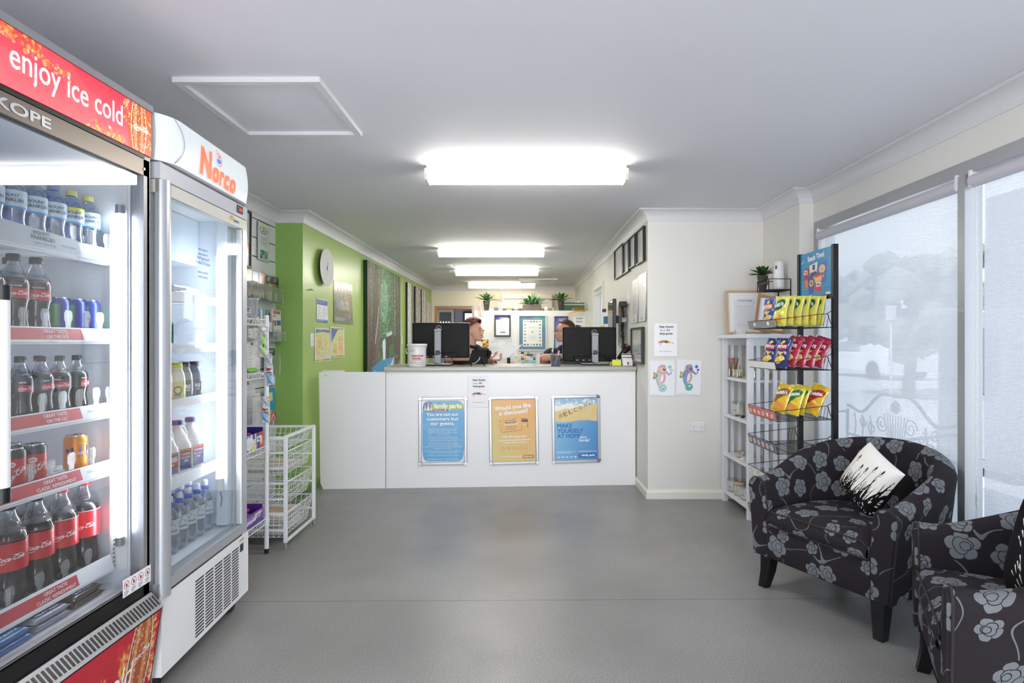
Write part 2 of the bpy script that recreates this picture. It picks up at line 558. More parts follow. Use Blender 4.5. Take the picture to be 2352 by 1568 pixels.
# room beyond the doorway
M_lav=mat('lavender_wall','b9b7c6',0.6)
b=MB()
b.box(-2.6,0.3,13.6,13.7,0,ZC,M_lav); b.box(-2.6,-2.5,11.2,13.6,0,ZC,M_lav); b.box(0.2,0.3,11.2,13.6,0,ZC,M_lav)
struct(b.build('wall_far_room'))
b=MB()
b.box(-1.40,-0.72,13.50,13.6,0,2.02,M_darkwood); b.box(-1.35,-0.78,13.49,13.5,0,1.97,mat('lit_door_glass','dfe0ee',0.5,emit=0.9,ecol='dcdcf0'))
struct(b.build('door_2'))
b=MB()
b.box(-2.0,-1.62,13.52,13.6,0.9,2.06,M_cream); b.box(-1.96,-1.68,13.51,13.52,0.95,2.0,mat('leadlight_dark','46443a',0.3))
gw=mat('leadlight_glass','d8dccc',0.3,emit=0.35,ecol='e8ecdc')
for k in range(4):
 for j in range(5):
  x=-1.93+0.066*k+(0.033 if j % 2 else 0); zz=1.28+0.115*j
  b.add([(x,13.505,zz-0.05),(x+0.028,13.505,zz),(x,13.505,zz+0.05),(x-0.028,13.505,zz)],[(0,1,2,3)],gw)
struct(b.build('window_4'))
# right walls
b=MB()
WY0,WY1=7.23,8.09
b.box(1.045,1.145,4.785,WY0,0,ZC,M_wall); b.box(1.045,1.145,WY1,11.1,0,ZC,M_wall)
b.box(1.045,1.145,WY0,WY1,2.02,ZC,M_wall); b.box(1.045,1.145,WY0,WY1,0,0.95,M_wall)
struct(b.build('wall_right_rear'))
struct(MB().box(1.045,2.0,4.685,4.785,0,ZC,M_wall).build('wall_right_front'))
struct(MB().box(2.0,2.24,4.075,4.785,0,ZC,M_wall).build('wall_right_return'))
b=MB()
b.box(2.1,2.24,-1.6,0.75,0,ZC,M_wall); b.box(2.1,2.24,0.75,4.075,2.15,ZC,M_wall); b.box(2.1,2.24,0.75,4.075,0,0.08,M_wall)
b.box(2.1,2.24,4.05,4.075,0.08,2.15,M_wall)
struct(b.build('wall_right'))
# wall behind the photographer with the shop entrance in it
b=MB()
b.box(-2.19,-1.7,-1.7,-1.6,0,ZC,M_wall); b.box(1.9,2.24,-1.7,-1.6,0,ZC,M_wall); b.box(-1.7,1.9,-1.7,-1.6,2.2,ZC,M_wall)
struct(b.build('wall_front'))
b=MB()
for x in (-1.7,-0.5,0.7,1.86): b.box(x,x+0.04,-1.68,-1.62,0,2.2,M_alu)
b.box(-1.7,1.9,-1.68,-1.62,2.16,2.2,M_alu); b.box(-1.7,1.9,-1.68,-1.62,0,0.05,M_alu)
b.box(-1.66,1.86,-1.652,-1.648,0.05,2.16,M_glass)
struct(b.build('door_3'))
# small window in the rear right wall
b=MB()
for y0,y1,z0,z1 in ((WY0-0.05,WY0,0.9,2.07),(WY1,WY1+0.05,0.9,2.07),(WY0,WY1,2.02,2.07),(WY0,WY1,0.9,0.95)):
 b.box(1.025,1.044,y0,y1,z0,z1,M_cream)
b.cyl((1.075,WY0+0.03,1.97),(1.075,WY1-0.03,1.97),0.03,M_gloss)
b.box(1.10,1.115,WY0,WY1,1.45,1.49,M_gloss); b.box(1.10,1.115,(WY0+WY1)/2-0.02,(WY0+WY1)/2+0.02,0.95,2.02,M_gloss)
b.box(1.12,1.124,WY0,WY1,0.95,2.02,M_glass)
struct(b.build('window_3'))
# --- cornice and skirting swept round the plan
def sweep(path,prof,mt):
 """path of (x,y) with the room on its right; prof (into room, z)"""
 n=len(path); rows=[]
 for i in range(n):
  p=Vector(path[i]).to_2d() if False else Vector((path[i][0],path[i][1]))
  ds=[]
  if i > 0: ds.append((p-Vector(path[i-1])).normalized())
  if i < n-1: ds.append((Vector(path[i+1])-p).normalized())
  ns=[Vector((d.y,-d.x)) for d in ds]
  if len(ns) == 2:
   m=(ns[0]+ns[1]).normalized(); m=m/max(0.2,m.dot(ns[0]))
  else: m=ns[0]
  rows.append([(p.x+m.x*d,p.y+m.y*d,zz) for d,zz in prof])
 b=MB(); k=len(prof)
 vs=[v for r in rows for v in r]
 fs=[(i*k+j,i*k+(j+1) % k,(i+1)*k+(j+1) % k,(i+1)*k+j) for i in range(n-1) for j in range(k)]
 b.add(vs,fs,mt); b.add(rows[0],[tuple(range(k))],mt); b.add(rows[-1],[tuple(reversed(range(k)))],mt)
 return b
prof=[(0.0,ZCB),(0.006,ZCB)]
for k in range(9):
 a=PI/2*k/8
 prof.append((0.085-0.075*math.cos(a)*1.0,ZCB+0.006+0.075*math.sin(a)*1.0) if False else (0.008+0.072*(1-math.cos(a)),ZCB+0.006+0.072*math.sin(a)))
prof += [(0.092,ZC-0.006),(0.092,ZC-0.001),(0.0,ZC-0.001)]
plan=[(-2.07,-1.6),(-2.07,4.76),GW0,GW1,(1.045,11.1),(1.045,4.685),(2.0,4.685),(2.0,4.075),(2.10,4.075),(2.10,-1.6)]
struct(sweep(plan,prof,M_corn).build('trim_1'))
skp=[(0.0,0.0),(0.015,0.0),(0.015,0.055),(0.008,0.07),(0.0,0.07)]
struct(sweep([(1.045,11.1),(1.045,4.685),(2.0,4.685),(2.0,4.075)],skp,mat('skirting_cream','ece9de',0.4)).build('baseboard_right'))
struct(sweep([(-2.0,4.76),GW0,(-1.787,9.5)],skp,mat('skirting_green','6a9040',0.4)).build('baseboard_left'))
# --- ceiling hatch
b=MB()
hx0,hx1,hy0,hy1=-1.434,-0.828,2.32,2.945
t=0.032
M_hatch=mat('hatch_trim','dfdfe2',0.5)
for x0,x1,y0,y1 in ((hx0,hx1,hy0,hy0+t),(hx0,hx1,hy1-t,hy1),(hx0,hx0+t,hy0+t,hy1-t),(hx1-t,hx1,hy0+t,hy1-t)):
 b.box(x0,x1,y0,y1,ZC-0.022,ZC,M_hatch)
b.box(hx0+t,hx1-t,hy0+t,hy1-t,ZC-0.004,ZC,M_ceil)
struct(b.build('trim_2'))
b=MB()
x0,x1,y0,y1=-0.05,0.62,9.75,10.35
for a in ((x0,x1,y0,y0+t),(x0,x1,y1-t,y1),(x0,x0+t,y0+t,y1-t),(x1-t,x1,y0+t,y1-t)): b.box(*a,ZC-0.022,ZC,M_hatch)
struct(b.build('trim_3'))
# --- window frames in the window wall: outer frame, mullion; panes; two roller blinds
M_frame=mat('window_frame_grey','a9aaae',0.35,metal=0.3)
wy0,wy1,ymul=0.75,4.05,2.685
b=MB()
b.box(2.092,2.17,wy0,wy1,2.085,2.15,M_frame); b.box(2.092,2.17,wy0,wy1,0.08,0.13,M_frame)
b.box(2.092,2.17,wy1-0.055,wy1,0.13,2.085,M_frame); b.box(2.092,2.17,wy0,wy0+0.05,0.13,2.085,M_frame)
wf=struct(b.build('window_1'))
b=MB(); b.box(2.085,2.17,ymul-0.022,ymul+0.022,0.13,2.085,M_frame); b.box(2.078,2.085,ymul-0.012,ymul+0.012,1.44,1.455,M_alu)
b.build('mullion',wf)
MB().box(2.158,2.162,ymul+0.022,wy1-0.055,0.13,2.085,M_glass).build('pane',wf)
MB().box(2.158,2.162,wy0+0.05,ymul-0.022,0.13,2.085,M_glass).build('pane',wf)
# mesh fabric: fine open weave, partly see-through
def blind_mat():
 m=bpy.data.materials.new('blind_mesh'); m.use_nodes=True
 nt=m.node_tree; nt.nodes.clear(); L=nt.links
 out=nt.nodes.new('ShaderNodeOutputMaterial')
 tr=nt.nodes.new('ShaderNodeBsdfTransparent')
 df=nt.nodes.new('ShaderNodeBsdfDiffuse'); df.inputs[0].default_value=(0.82,0.83,0.86,1)
 tl=nt.nodes.new('ShaderNodeBsdfTranslucent'); tl.inputs[0].default_value=(0.70,0.70,0.74,1)
 m0=nt.nodes.new('ShaderNodeMixShader'); m0.inputs[0].default_value=0.55
 L.new(df.outputs[0],m0.inputs[1]); L.new(tl.outputs[0],m0.inputs[2])
 t=nt.nodes.new('ShaderNodeTexCoord'); s=nt.nodes.new('ShaderNodeSeparateXYZ'); L.new(t.outputs['Object'],s.inputs[0])
 sn=nt.nodes.new('ShaderNodeMath'); sn.operation='MULTIPLY'; sn.inputs[1].default_value=2*PI/0.0085; L.new(s.outputs['Z'],sn.inputs[0])
 s2=nt.nodes.new('ShaderNodeMath'); s2.operation='SINE'; L.new(sn.outputs[0],s2.inputs[0])
 mr=nt.nodes.new('ShaderNodeMapRange'); mr.inputs['From Min'].default_value=-1; mr.inputs['To Min'].default_value=0.25; mr.inputs['To Max'].default_value=0.38
 L.new(s2.outputs[0],mr.inputs['Value'])
 m1=nt.nodes.new('ShaderNodeMixShader'); L.new(mr.outputs[0],m1.inputs[0]); L.new(m0.outputs[0],m1.inputs[1]); L.new(tr.outputs[0],m1.inputs[2])
 L.new(m1.outputs[0],out.inputs[0])
 return m
M_blind=blind_mat()
M_tubeb=mat('blind_roll','c9c7cf',0.6)
def blind(y0,y1,label,chain_y):
 t=thing('roller_blind',label,'blind',(2.10,(y0+y1)/2,2.045))
 h=(y1-y0)/2
 MB().cyl((0,-h,0),(0,h,0),0.030,M_tubeb,18).build('roll',t)
 MB().box(0.026,0.0268,-h+0.03,h-0.03,-1.88,0,M_blind).build('mesh_fabric',t)
 MB().box(0.018,0.034,-h+0.03,h-0.03,-1.91,-1.88,M_alud).build('bottom_bar',t)
 for s in (-1,1): MB().box(-0.02,0.03,s*h-0.006,s*h+0.006,-0.025,0.05,M_gloss).build('bracket',t)
 b=MB(); cy_=chain_y-(y0+y1)/2
 n=150
 for k in range(n):
  b.box(-0.004,0.0,cy_-0.002,cy_+0.002,-1.5+1.48*k/n,-1.5+1.48*k/n+0.006,M_gloss)
 b.tube([(-0.002,cy_,-1.45),(-0.002,cy_,-1.56)],0.006,M_clear)
 b.build('bead_chain',t)
 return t
blind(ymul+0.028,wy1-0.065,'pale mesh roller blind drawn down over the far window pane beside the snack stand',wy1-0.10)
blind(wy0+0.06,ymul-0.055,'pale mesh roller blind drawn down over the near window pane behind the armchairs',ymul-0.075)
# ================================================================== OUTSIDE (seen through the blinds)
M_pave=mat('pale_concrete','cfcfd2',0.8,var=0.05,vscale=1)
struct(tag(MB().box(2.24,22,-6,26,-0.14,-0.02,M_pave).build('ground_outside'),'sunlit pale concrete forecourt outside the windows','ground'))
M_leaf=mat('tree_leaves','8a9482',0.8,var=0.25,vscale=4)
rg=random.Random(5)
def tree(x,y,h,r,label):
 t=thing('street_tree',label,'tree',(x,y,-0.02),group='trees across the street')
 MB().tube([(0,0,0),(0.1,0,h*0.3),(0,0.1,h*0.6)],[0.16,0.12,0.08],mat('bark','6a5a4a',0.9)).build('trunk',t)
 b=MB()
 for k in range(150):
  a=rg.uniform(0,2*PI); q=r*0.95*rg.random() ** 0.6; zz=h*0.62+rg.uniform(-1,1)*h*0.34*(1-0.6*(q/r) ** 2)
  s=rg.uniform(0.10,0.24)*r
  bm=bmesh.new(); bmesh.ops.create_icosphere(bm,subdivisions=1,radius=s)
  vs=[v.co*(1+0.3*rg.uniform(-1,1))+Vector((q*math.cos(a),q*math.sin(a),zz)) for v in bm.verts]
  bm.verts.index_update()
  b.add(vs,[[v.index for v in f.verts] for f in bm.faces],M_leaf); bm.free()
 b.build('crown',t)
tree(9.0,13.2,3.5,1.5,'hazy pale tree showing through the blind, just right of the snack stand')
tree(13.0,15.0,4.6,1.7,'hazy pale tree showing through the middle of the far blind')
tree(14.5,10.6,5.0,1.7,'hazy pale tree showing through the blind beside the window mullion')
# lamp post with a white box head, parked van, bin, brick house
b=MB(); b.cyl((0,0,0),(0,0,1.55),0.012,M_gloss); b.box(-0.036,0.036,-0.036,0.036,1.55,1.71,M_gloss,bevel=0.008)
p=at(2047,784,6.2)
o=b.build('garden_lamp',None,(p.x,6.2,-0.02)); tag(o,'white square-headed lamp post outside, seen through the far blind','lamp post')
b=MB()
b.box(-0.28,0.28,-0.42,0.42,0.1,1.62,mat('drink_machine','7e7f88',0.5),bevel=0.02); b.box(-0.29,-0.28,-0.36,0.36,0.82,1.45,mat('machine_front','5d5e68',0.4)); b.box(-0.29,-0.28,-0.36,0.36,0.2,0.75,mat('machine_low','8f909a',0.4))
for s in (-1,1): b.box(-0.2,0.2,s*0.4-0.02,s*0.4+0.02,0,0.1,M_black)
tag(b.build('vending_machine',None,(4.70,5.60,-0.02)),'grey vending machine standing outside, seen through the blind beside the mullion','machine')
b=MB()
M_sign=mat('notice_red','b25a48',0.6); M_brick=mat('brick_grey','565862',0.8,var=0.25,vscale=2); M_garage=mat('garage_pale','a8acb4',0.7,var=0.05)
b.box(0,3.0,0,3.46,0,2.95,M_brick)
b.box(-0.3,0.0,-0.2,3.46,1.46,1.56,M_gloss)
rr=random.Random(3)
for k in range(16):
 y0=rr.uniform(0.1,2.7); z0=rr.uniform(0.1,2.5)
 b.box(-0.03,0.0,y0,y0+rr.uniform(0.2,0.5),z0,z0+rr.uniform(0.1,0.35),mat('panel_%d' % (k % 4),('6a6c78','8a5a50','9aa2ae','55606a')[k % 4],0.7))
tag(b.build('shop_building',None,(5.3,3.0,-0.02)),'dark grey building across the path, seen through the near blind','building')
def parked_car(x,y,col,label):
 t=thing('parked_car',label,'car',(x,y,-0.02),R(90),group='cars parked across the street')
 mt=mat('car_' +col,col,0.3)
 prof=[(-2.1,0.3),(-2.15,0.75),(-1.3,0.9),(-0.7,1.4),(0.9,1.42),(1.6,0.95),(2.1,0.8),(2.15,0.3)]
 n=len(prof); vs=[(a,-0.8,c) for a,c in prof]+[(a,0.8,c) for a,c in prof]
 MB().add(vs,[tuple(range(n)),tuple(reversed(range(n,2*n)))]+[(i,i+n,(i+1) % n+n,(i+1) % n) for i in range(n)],mt).build('body',t)
 for sx_ in (-1.35,1.35):
  for sy_ in (-0.8,0.8): MB().cyl((sx_,sy_-0.06,0.32),(sx_,sy_+0.06,0.32),0.32,M_black,16).build('wheel',t)
 MB().box(-0.6,0.85,-0.81,0.81,0.95,1.32,mat('car_glass','8a94a0',0.1)).build('window',t)
parked_car(13.0,21.0,'f0f0f4','white car parked across the street, seen low through the far blind')
# wrought iron bench just outside the far window
def scroll(b,cx,cz,r,turns,d,mt,y=0,a0=0):
 pts=[]
 for k in range(28):
  a=a0+d*turns*2*PI*k/27; q=r*(1-0.8*k/27)
  pts.append((cx+q*math.cos(a),y,cz+q*math.sin(a)))
 b.tube(pts,0.006,mt,5)
M_iron=mat('wrought_iron','4c4e58',0.6)
def bench(loc,rotz,label,w=1.15):
 t=thing('garden_bench',label,'bench',loc,rotz,group='iron benches outside the window')
 b=MB()
 arch=[(-w/2+w*k/24,0,0.72+0.20*math.exp(-((k/24-0.5)*4.2) ** 2)+0.03*math.cos(k/24*6*PI)) for k in range(25)]
 b.tube(arch,0.013,M_iron); b.tube([(-w/2,0,0.50),(w/2,0,0.50)],0.011,M_iron)
 for k in range(1,12):
  x=-w/2+w*k/12
  if abs(x) > 0.30: b.tube([(x,0,0.50),(x+0.02,0,0.6),(x,0,0.70)],0.006,M_iron,5)
 for s in (-1,1):
  scroll(b,s*0.17,0.66,0.075,1.6,s,M_iron); scroll(b,s*0.30,0.60,0.055,1.5,-s,M_iron,a0=PI/2); scroll(b,s*0.42,0.64,0.05,1.4,s,M_iron)
 b.lathe([(0.001,-0.05),(0.035,-0.02),(0.03,0.03),(0.001,0.06)],M_iron,10,(0,0,0.80))
 for s in (-1,1):
  for k in range(5): b.tube([(s*0.02*k,0,0.52),(s*0.035*k,0,0.74)],0.005,M_iron,5)
 b.build('backrest',t)
 b=MB()
 for k in range(9): b.box(-w/2,w/2,-0.40+0.045*k,-0.375+0.045*k,0.42,0.435,M_iron)
 b.build('seat',t)
 for s in (-1,1):
  b=MB(); b.tube([(s*w/2,0,0.70),(s*w/2,-0.2,0.68),(s*w/2,-0.42,0.66),(s*w/2,-0.43,0.60)],0.011,M_iron)
  scroll(b,s*w/2,0.58,0.06,1.3,1,M_iron,y=-0.2)
  b.build('armrest',t)
  for yy in (0.0,-0.40):
   MB().tube([(s*w/2,yy,0.72 if yy == 0 else 0.62),(s*w/2,yy,0.43),(s*w/2,yy*1.05,0)],0.012,M_iron).build('leg',t)
bench((2.92,4.42,-0.02),R(-90),'scrolled wrought iron bench outside, right in front of the far window',1.3)
bench((2.92,5.75,-0.02),R(-90),'wrought iron bench outside, half hidden by the snack stand',0.9)
# ================================================================== CEILING LIGHTS
M_tube=mat('lit_diffuser','ffffff',0.5,emit=9.0,ecol='fffaf0')
M_endc=mat('diffuser_end','efe6da',0.5)
def batten(kind):
 t=thing('ceiling_light','','light')
 L=1.247
 MB().box(-L/2+0.008,L/2-0.008,-0.055,0.055,-0.035,0,M_gloss,bevel=0.004).build('housing',t)
 pr=[(-0.072,-0.028),(-0.074,-0.06),(-0.060,-0.092),(-0.03,-0.100),(0.03,-0.100),(0.060,-0.092),(0.074,-0.06),(0.072,-0.028)]
 n=len(pr)
 def ext(x0,x1,k,mt):
  b=MB(); vs=[(x0,a*k,-0.06+(c+0.06)*k) for a,c in pr]+[(x1,a*k,-0.06+(c+0.06)*k) for a,c in pr]
  return b.add(vs,[(i,(i+1) % n,(i+1) % n+n,i+n) for i in range(n)]+[tuple(reversed(range(n))),tuple(range(n,2*n))],mt)
 ext(-L/2+0.016,L/2-0.016,0.98,mat('lit_diffuser_far','ffffff',0.5,emit=3.5,ecol='fff4dc') if kind else M_tube).build('diffuser',t)
 for s in (-1,1):
  ext(*(sorted((s*(L/2-0.016),s*L/2))),1.06,M_endc).build('end_cap',t)
 return t
PB=Placer(lambda: batten(0))
for i,(x,y,lb) in enumerate(((0.03,3.53,'nearest and largest lit white batten light on the ceiling in front of the counter'),(-0.35,6.58,'second lit batten light back from the front, over the space behind the monitors'),
        (-0.367,8.45,'third lit batten light back from the front, with a smoke alarm at its left end'),(-0.365,10.45,'smallest lit batten light, last one before the cream back wall'))):
 (PB if i < 3 else Placer(lambda: batten(1))).put((x,y,ZC),0,lb,'batten lights in a row along the ceiling')
b=MB(); b.lathe([(0.001,-0.03),(0.035,-0.03),(0.05,-0.012),(0.05,0)],M_gloss,20)
tag(b.build('smoke_alarm',None,(-1.03,8.0,ZC)),'round white smoke alarm on the ceiling left of the third batten light','smoke alarm')
b=MB(); b.box(-0.04,0.04,-0.03,0.03,-0.05,0,M_gloss,bevel=0.006)
tag(b.build('junction_box',None,(-1.05,8.55,ZC)),'small white box on the ceiling touching the third batten light','box')
# ================================================================== DRINK FRIDGES
M_inner=mat('fridge_liner','eceef6',0.4)
M_inner2=mat('fridge_liner_white','e6eef8',0.35)
M_led=mat('fridge_tube','ffffff',0.5,emit=9.0,ecol='eef6ff')
M_doorbrown=mat('door_rail_bronze','7d746c',0.35,metal=0.6)
M_fglass=clear_mat('fridge_glass',(0.93,0.95,0.96),0.055)
M_tab=clear_mat('clear_tab',(0.97,0.97,0.98),0.22,0.05,haze=0.12)
M_redsheet=mat('red_print','c4142a',0.3)
def coke(b,x,z,w,mt,y=0,fn=None,rot=0.0):
 """flowing script of the cola maker"""
 k=w/4.3
 c,s=math.cos(rot),math.sin(rot)
 def g(px_,pz_):
  a=px_*c-pz_*s; q=px_*s+pz_*c
  return fn(x+a,z+q) if fn else (x+a,y,z+q)
 b.text('Coca-Cola',0,0,k*1.05,mt,bold=0.025,width=w*0.92,shear=0.45,fn=g)
 b.stroke([(k*(-2.1+0.1*i),k*(-0.18-0.20*math.sin(i/17*PI))) for i in range(18)],[k*0.13*math.sin(PI*(i+0.5)/18) for i in range(18)],mt,fn=g)
 b.stroke([(k*(0.35+0.1*i),k*(0.95-0.16*math.sin(i/13*PI))) for i in range(14)],[k*0.12*math.sin(PI*(i+0.5)/14) for i in range(14)],mt,fn=g)
def splash(P,x0,y0,x1,y1,n,seed,cols=('f2a03c','f7d79a','d9771e')):
 r=random.Random(seed)
 for k in range(n):
  t=r.random(); q=r.gauss(0,1)
  cx=x0+(x1-x0)*t+q*0.010; cy_=y0+(y1-y0)*t+r.gauss(0,0.05)
  P.ell(cx,cy_,r.uniform(0.001,0.006),r.uniform(0.008,0.045),r.choice(cols),r.uniform(0.4,0.95))
def cola_art(P,cx,half,dark='7a2c14'):
 """tall contour bottle with beads"""
 for (w,col) in ((1.25,'e8d3b0'),(1.12,'6b2410'),(1.0,'b5562a'),(0.72,'d07f45'),(0.35,'a5431f')):
  pts=[]
  for k in range(21):
   t=k/20; hw=half*w*(0.62+0.38*math.sin(t*PI*0.9+0.25))
   pts.append((cx+hw,-0.02+1.04*t))
  for k in range(21):
   t=1-k/20; hw=half*w*(0.62+0.38*math.sin(t*PI*0.9+0.25))
   pts.append((cx-hw,-0.02+1.04*t))
  P.poly(pts,col)
 r=random.Random(4)
 for k in range(70): P.ell(cx+r.uniform(-1,1)*half*0.9,r.random(),half*0.06,0.012,'ffe9cf',0.7)
 return P
# ---- first fridge: two glass doors, lit red sign -----------------------------------------------
F1X,F1Y0,F1Y1=-1.335,0.80,2.034
t=thing('drink_fridge','tall two door cola fridge with lit red sign and stocked with soft drinks','fridge',(F1X,(F1Y0+F1Y1)/2,0),R(90))
hw=(F1Y1-F1Y0)/2
fy=lambda Y: Y-(F1Y0+F1Y1)/2      # world Y -> local x
b=MB()
b.box(-hw,-hw+0.035,0.0,0.72,0.05,2.143,M_alud); b.box(hw-0.035,hw,0.0,0.72,0.05,2.143,M_alud)
b.box(-hw+0.035,hw-0.035,0.68,0.72,0.05,2.143,M_alud)
b.box(-hw+0.035,hw-0.035,0.03,0.68,1.90,2.12,M_inner)
b.box(-hw+0.035,hw-0.035,0.03,0.68,0.06,0.45,M_inner)
b.box(-hw+0.036,-hw+0.04,0.045,0.68,0.45,1.90,M_inner); b.box(hw-0.04,hw-0.036,0.045,0.68,0.45,1.90,M_inner)
b.box(-hw+0.04,hw-0.04,0.665,0.679,0.45,1.90,M_inner)
b.box(-hw+0.035,hw-0.035,-0.004,0.03,1.945,1.958,M_black)
b.box(-hw,hw,-0.012,0.03,2.120,2.143,M_alud)
for s_ in (-1,1):
 for yy in (0.05,0.66): b.cyl((s_*(hw-0.08),yy,0),(s_*(hw-0.08),yy,0.05),0.02,M_black)
b.build('cabinet',t)
# shelf support rails with slots
for xx in (fy(1.985),fy(1.90)):
 b=MB(); yy=0.10 if xx > fy(1.95) else 0.655
 b.box(xx-0.008,xx+0.008,yy-0.004,yy+0.004,0.5,1.72,M_gloss)
 for k in range(80): b.box(xx-0.004,xx+0.004,yy-0.006,yy-0.004,0.51+0.015*k,0.517+0.015*k,M_alud)
 b.build('support_rail',t)
# lit sign
P=Pic(560,80,'e8303c'); P.grad('d42434','ee5058')
P.put(P.noise(14,seed=5) > 0.66,'ee5a58',0.25)
splash(P,0.40,0.02,0.70,0.30,150,1,('d9502c','e8883c','f2a860')); splash(P,0.84,0.86,0.885,0.95,40,2); splash(P,0.45,0.0,0.62,0.10,120,3,('a83020','e8883c','c04a24')); splash(P,0.76,0.90,0.84,0.97,45,12)
P.poly([(0.893,0.3),(0.93,0),(1,0),(1,1),(0.905,1)],'c8401e'); cola_art(P,0.945,0.026)
splash(P,0.985,0.1,0.99,0.9,40,8); splash(P,0.895,0.05,0.90,0.5,25,9)
M_signlit=paint_mat('lit_sign_print',0.3,emit=0.26)
M_wlit=mat('lit_white_letters','ffffff',0.4,emit=0.6)
b=MB(); b.box(-hw+0.004,hw-0.004,-0.006,0.03,1.958,2.120,M_redsheet)
b.pic(P,-hw+0.006,hw-0.006,1.959,2.119,-0.0075,M_signlit)
b.text('enjoy ice cold',fy(1.674),2.015,0.098,M_wlit,y=-0.009,width=0.415,bold=-0.010)
coke(b,fy(1.972),2.035,0.080,M_wlit,y=-0.0095)
b.build('lit_sign',t)
# doors
for i,(a,c) in enumerate(((F1Y0+0.004,1.422),(1.428,F1Y1-0.004))):
 d=MB()
 A,C=fy(a),fy(c)
 d.box(A,C,0.0,0.034,1.887,1.944,M_doorbrown); d.box(A,C,0.0,0.034,0.404,0.452,M_black)
 for zz in (0.456,0.462): d.box(A,C,0.004,0.03,zz,zz+0.003,M_alu)
 d.box(A,A+0.012,0.0,0.034,0.452,1.887,M_black); d.box(C-0.012,C,0.0,0.034,0.452,1.887,M_black)
 if i:
  d.text('SKOPE',fy(1.50),1.901,0.040,M_alu,y=-0.001,width=0.21,bold=0.03)
  P=Pic(110,46,'f6f6f8')
  for k in range(4):
   P.ell(0.13+0.247*k,0.36,0.09,0.23,'c02030'); P.ell(0.13+0.247*k,0.36,0.075,0.19,'f6f6f8')
   P.ell(0.13+0.247*k,0.38,0.03,0.10,'33333c'); P.line([(0.07+0.247*k,0.22),(0.19+0.247*k,0.5)],0.012,'c02030')
   P.scrib(0.05+0.247*k,0.68,0.21+0.247*k,0.95,3,'222222',0.9)
  d.pic(P,fy(1.893),fy(2.036),0.440,0.500,-0.001,M_print)
  d.box(fy(2.0)-0.004,fy(2.0)+0.004,-0.003,0,1.905,1.913,M_alu)
 dd=d.build('door',t)
 MB().box(A+0.012,C-0.012,0.012,0.016,0.466,1.887,M_fglass).build('glass_pane',dd)
 hx_=fy(1.406) if i else fy(1.33)
 h=MB()
 h.cyl((hx_,-0.045,0.935),(hx_,-0.045,1.405),0.0155,M_gloss,16); h.cyl((hx_,-0.045,0.90),(hx_,-0.045,0.937),0.0165,M_black,16); h.cyl((hx_,-0.045,1.403),(hx_,-0.045,1.44),0.0165,M_black,16)
 for zz in (0.918,1.42): h.cyl((hx_,-0.045,zz),(hx_+(0.03 if i else -0.0),0.0,zz),0.010,M_black,10)
 h.build('handle',dd)
# vertical lamp in view, and a second added out of view to brighten the inside
for Yv in (1.972,1.43):
 b=MB(); xx=fy(Yv)
 b.cyl((xx,0.065,0.62),(xx,0.065,1.745),0.012,M_led,14)
 b.build('light_tube',t)
 b=MB(); b.box(xx+0.014,xx+0.03,0.05,0.085,0.5,1.88,M_gloss)
 for z0 in (0.59,1.745): b.cyl((xx,0.065,z0),(xx,0.065,z0+0.03),0.0135,M_alud,14)
 b.build('lamp_holder',t)
# grille and kick panel
b=MB()
z0,z1,ya,yb=0.350,0.400,-0.048,-0.004
sl=lambda k: ya+(yb-ya)*k
def slab(x0,x1,k0,k1,mt,off=0.0):
 pts=[(x0,sl(k0),z0+(z1-z0)*k0),(x1,sl(k0),z0+(z1-z0)*k0),(x1,sl(k1),z0+(z1-z0)*k1),(x0,sl(k1),z0+(z1-z0)*k1)]
 b.add([(p[0],p[1]-off,p[2]+off) for p in pts],[(0,1,2,3)],mt)
slab(-hw,hw,0,1,M_alud)
for k in range(76):
 x=-hw+0.02+0.0160*k
 slab(x,x+0.009,0.18,0.82,M_black,0.0006)
b.box(-hw,hw,-0.004,0.03,0.34,0.404,M_black)
b.build('grille',t)
P=Pic(420,100,'be1424')
P.put(P.noise(30,seed=7) > 0.8,'d02a30',0.4)
splash(P,0.62,0.75,0.78,0.42,260,21,('f2a03c','d9771e','a85010')); splash(P,0.855,0.2,0.88,0.9,160,23); splash(P,0.97,0.1,0.99,0.8,90,24)
cola_art(P,0.925,0.040)
b=MB()
kz=lambda v: 0.06+0.285*v
kn=lambda u,v: (-hw+0.012+(2*hw-0.024)*u,-0.004-0.044*v,kz(v))
b.pic(P,0,1,0,1,0,M_printg,fn=kn)
kf=lambda x,z: (x,-0.005-0.044*(z-0.06)/0.285-0.001,z)
b.text('enjoy ice cold',fy(1.68),0.155,0.115,M_wht,width=0.44,fn=kf,bold=-0.002)
coke(b,fy(1.935),0.225,0.10,M_wht,fn=kf,rot=0.25)
for s_ in (-1,1):
 b.add([(s_*hw,-0.004,0.06),(s_*(hw-0.012),-0.006,0.06),(s_*(hw-0.012),-0.050,0.35),(s_*hw,-0.048,0.35)],[(0,1,2,3) if s_ < 0 else (3,2,1,0)],M_alu)
 b.add([(s_*hw,-0.004,0.06),(s_*hw,0.03,0.06),(s_*hw,0.03,0.35),(s_*hw,-0.048,0.35)],[(0,1,2,3)],M_alud)
b.add([(-hw,-0.004,0.06),(hw,-0.004,0.06),(hw,0.03,0.06),(-hw,0.03,0.06)],[(0,1,2,3)],M_black)
b.build('kick_panel',t)
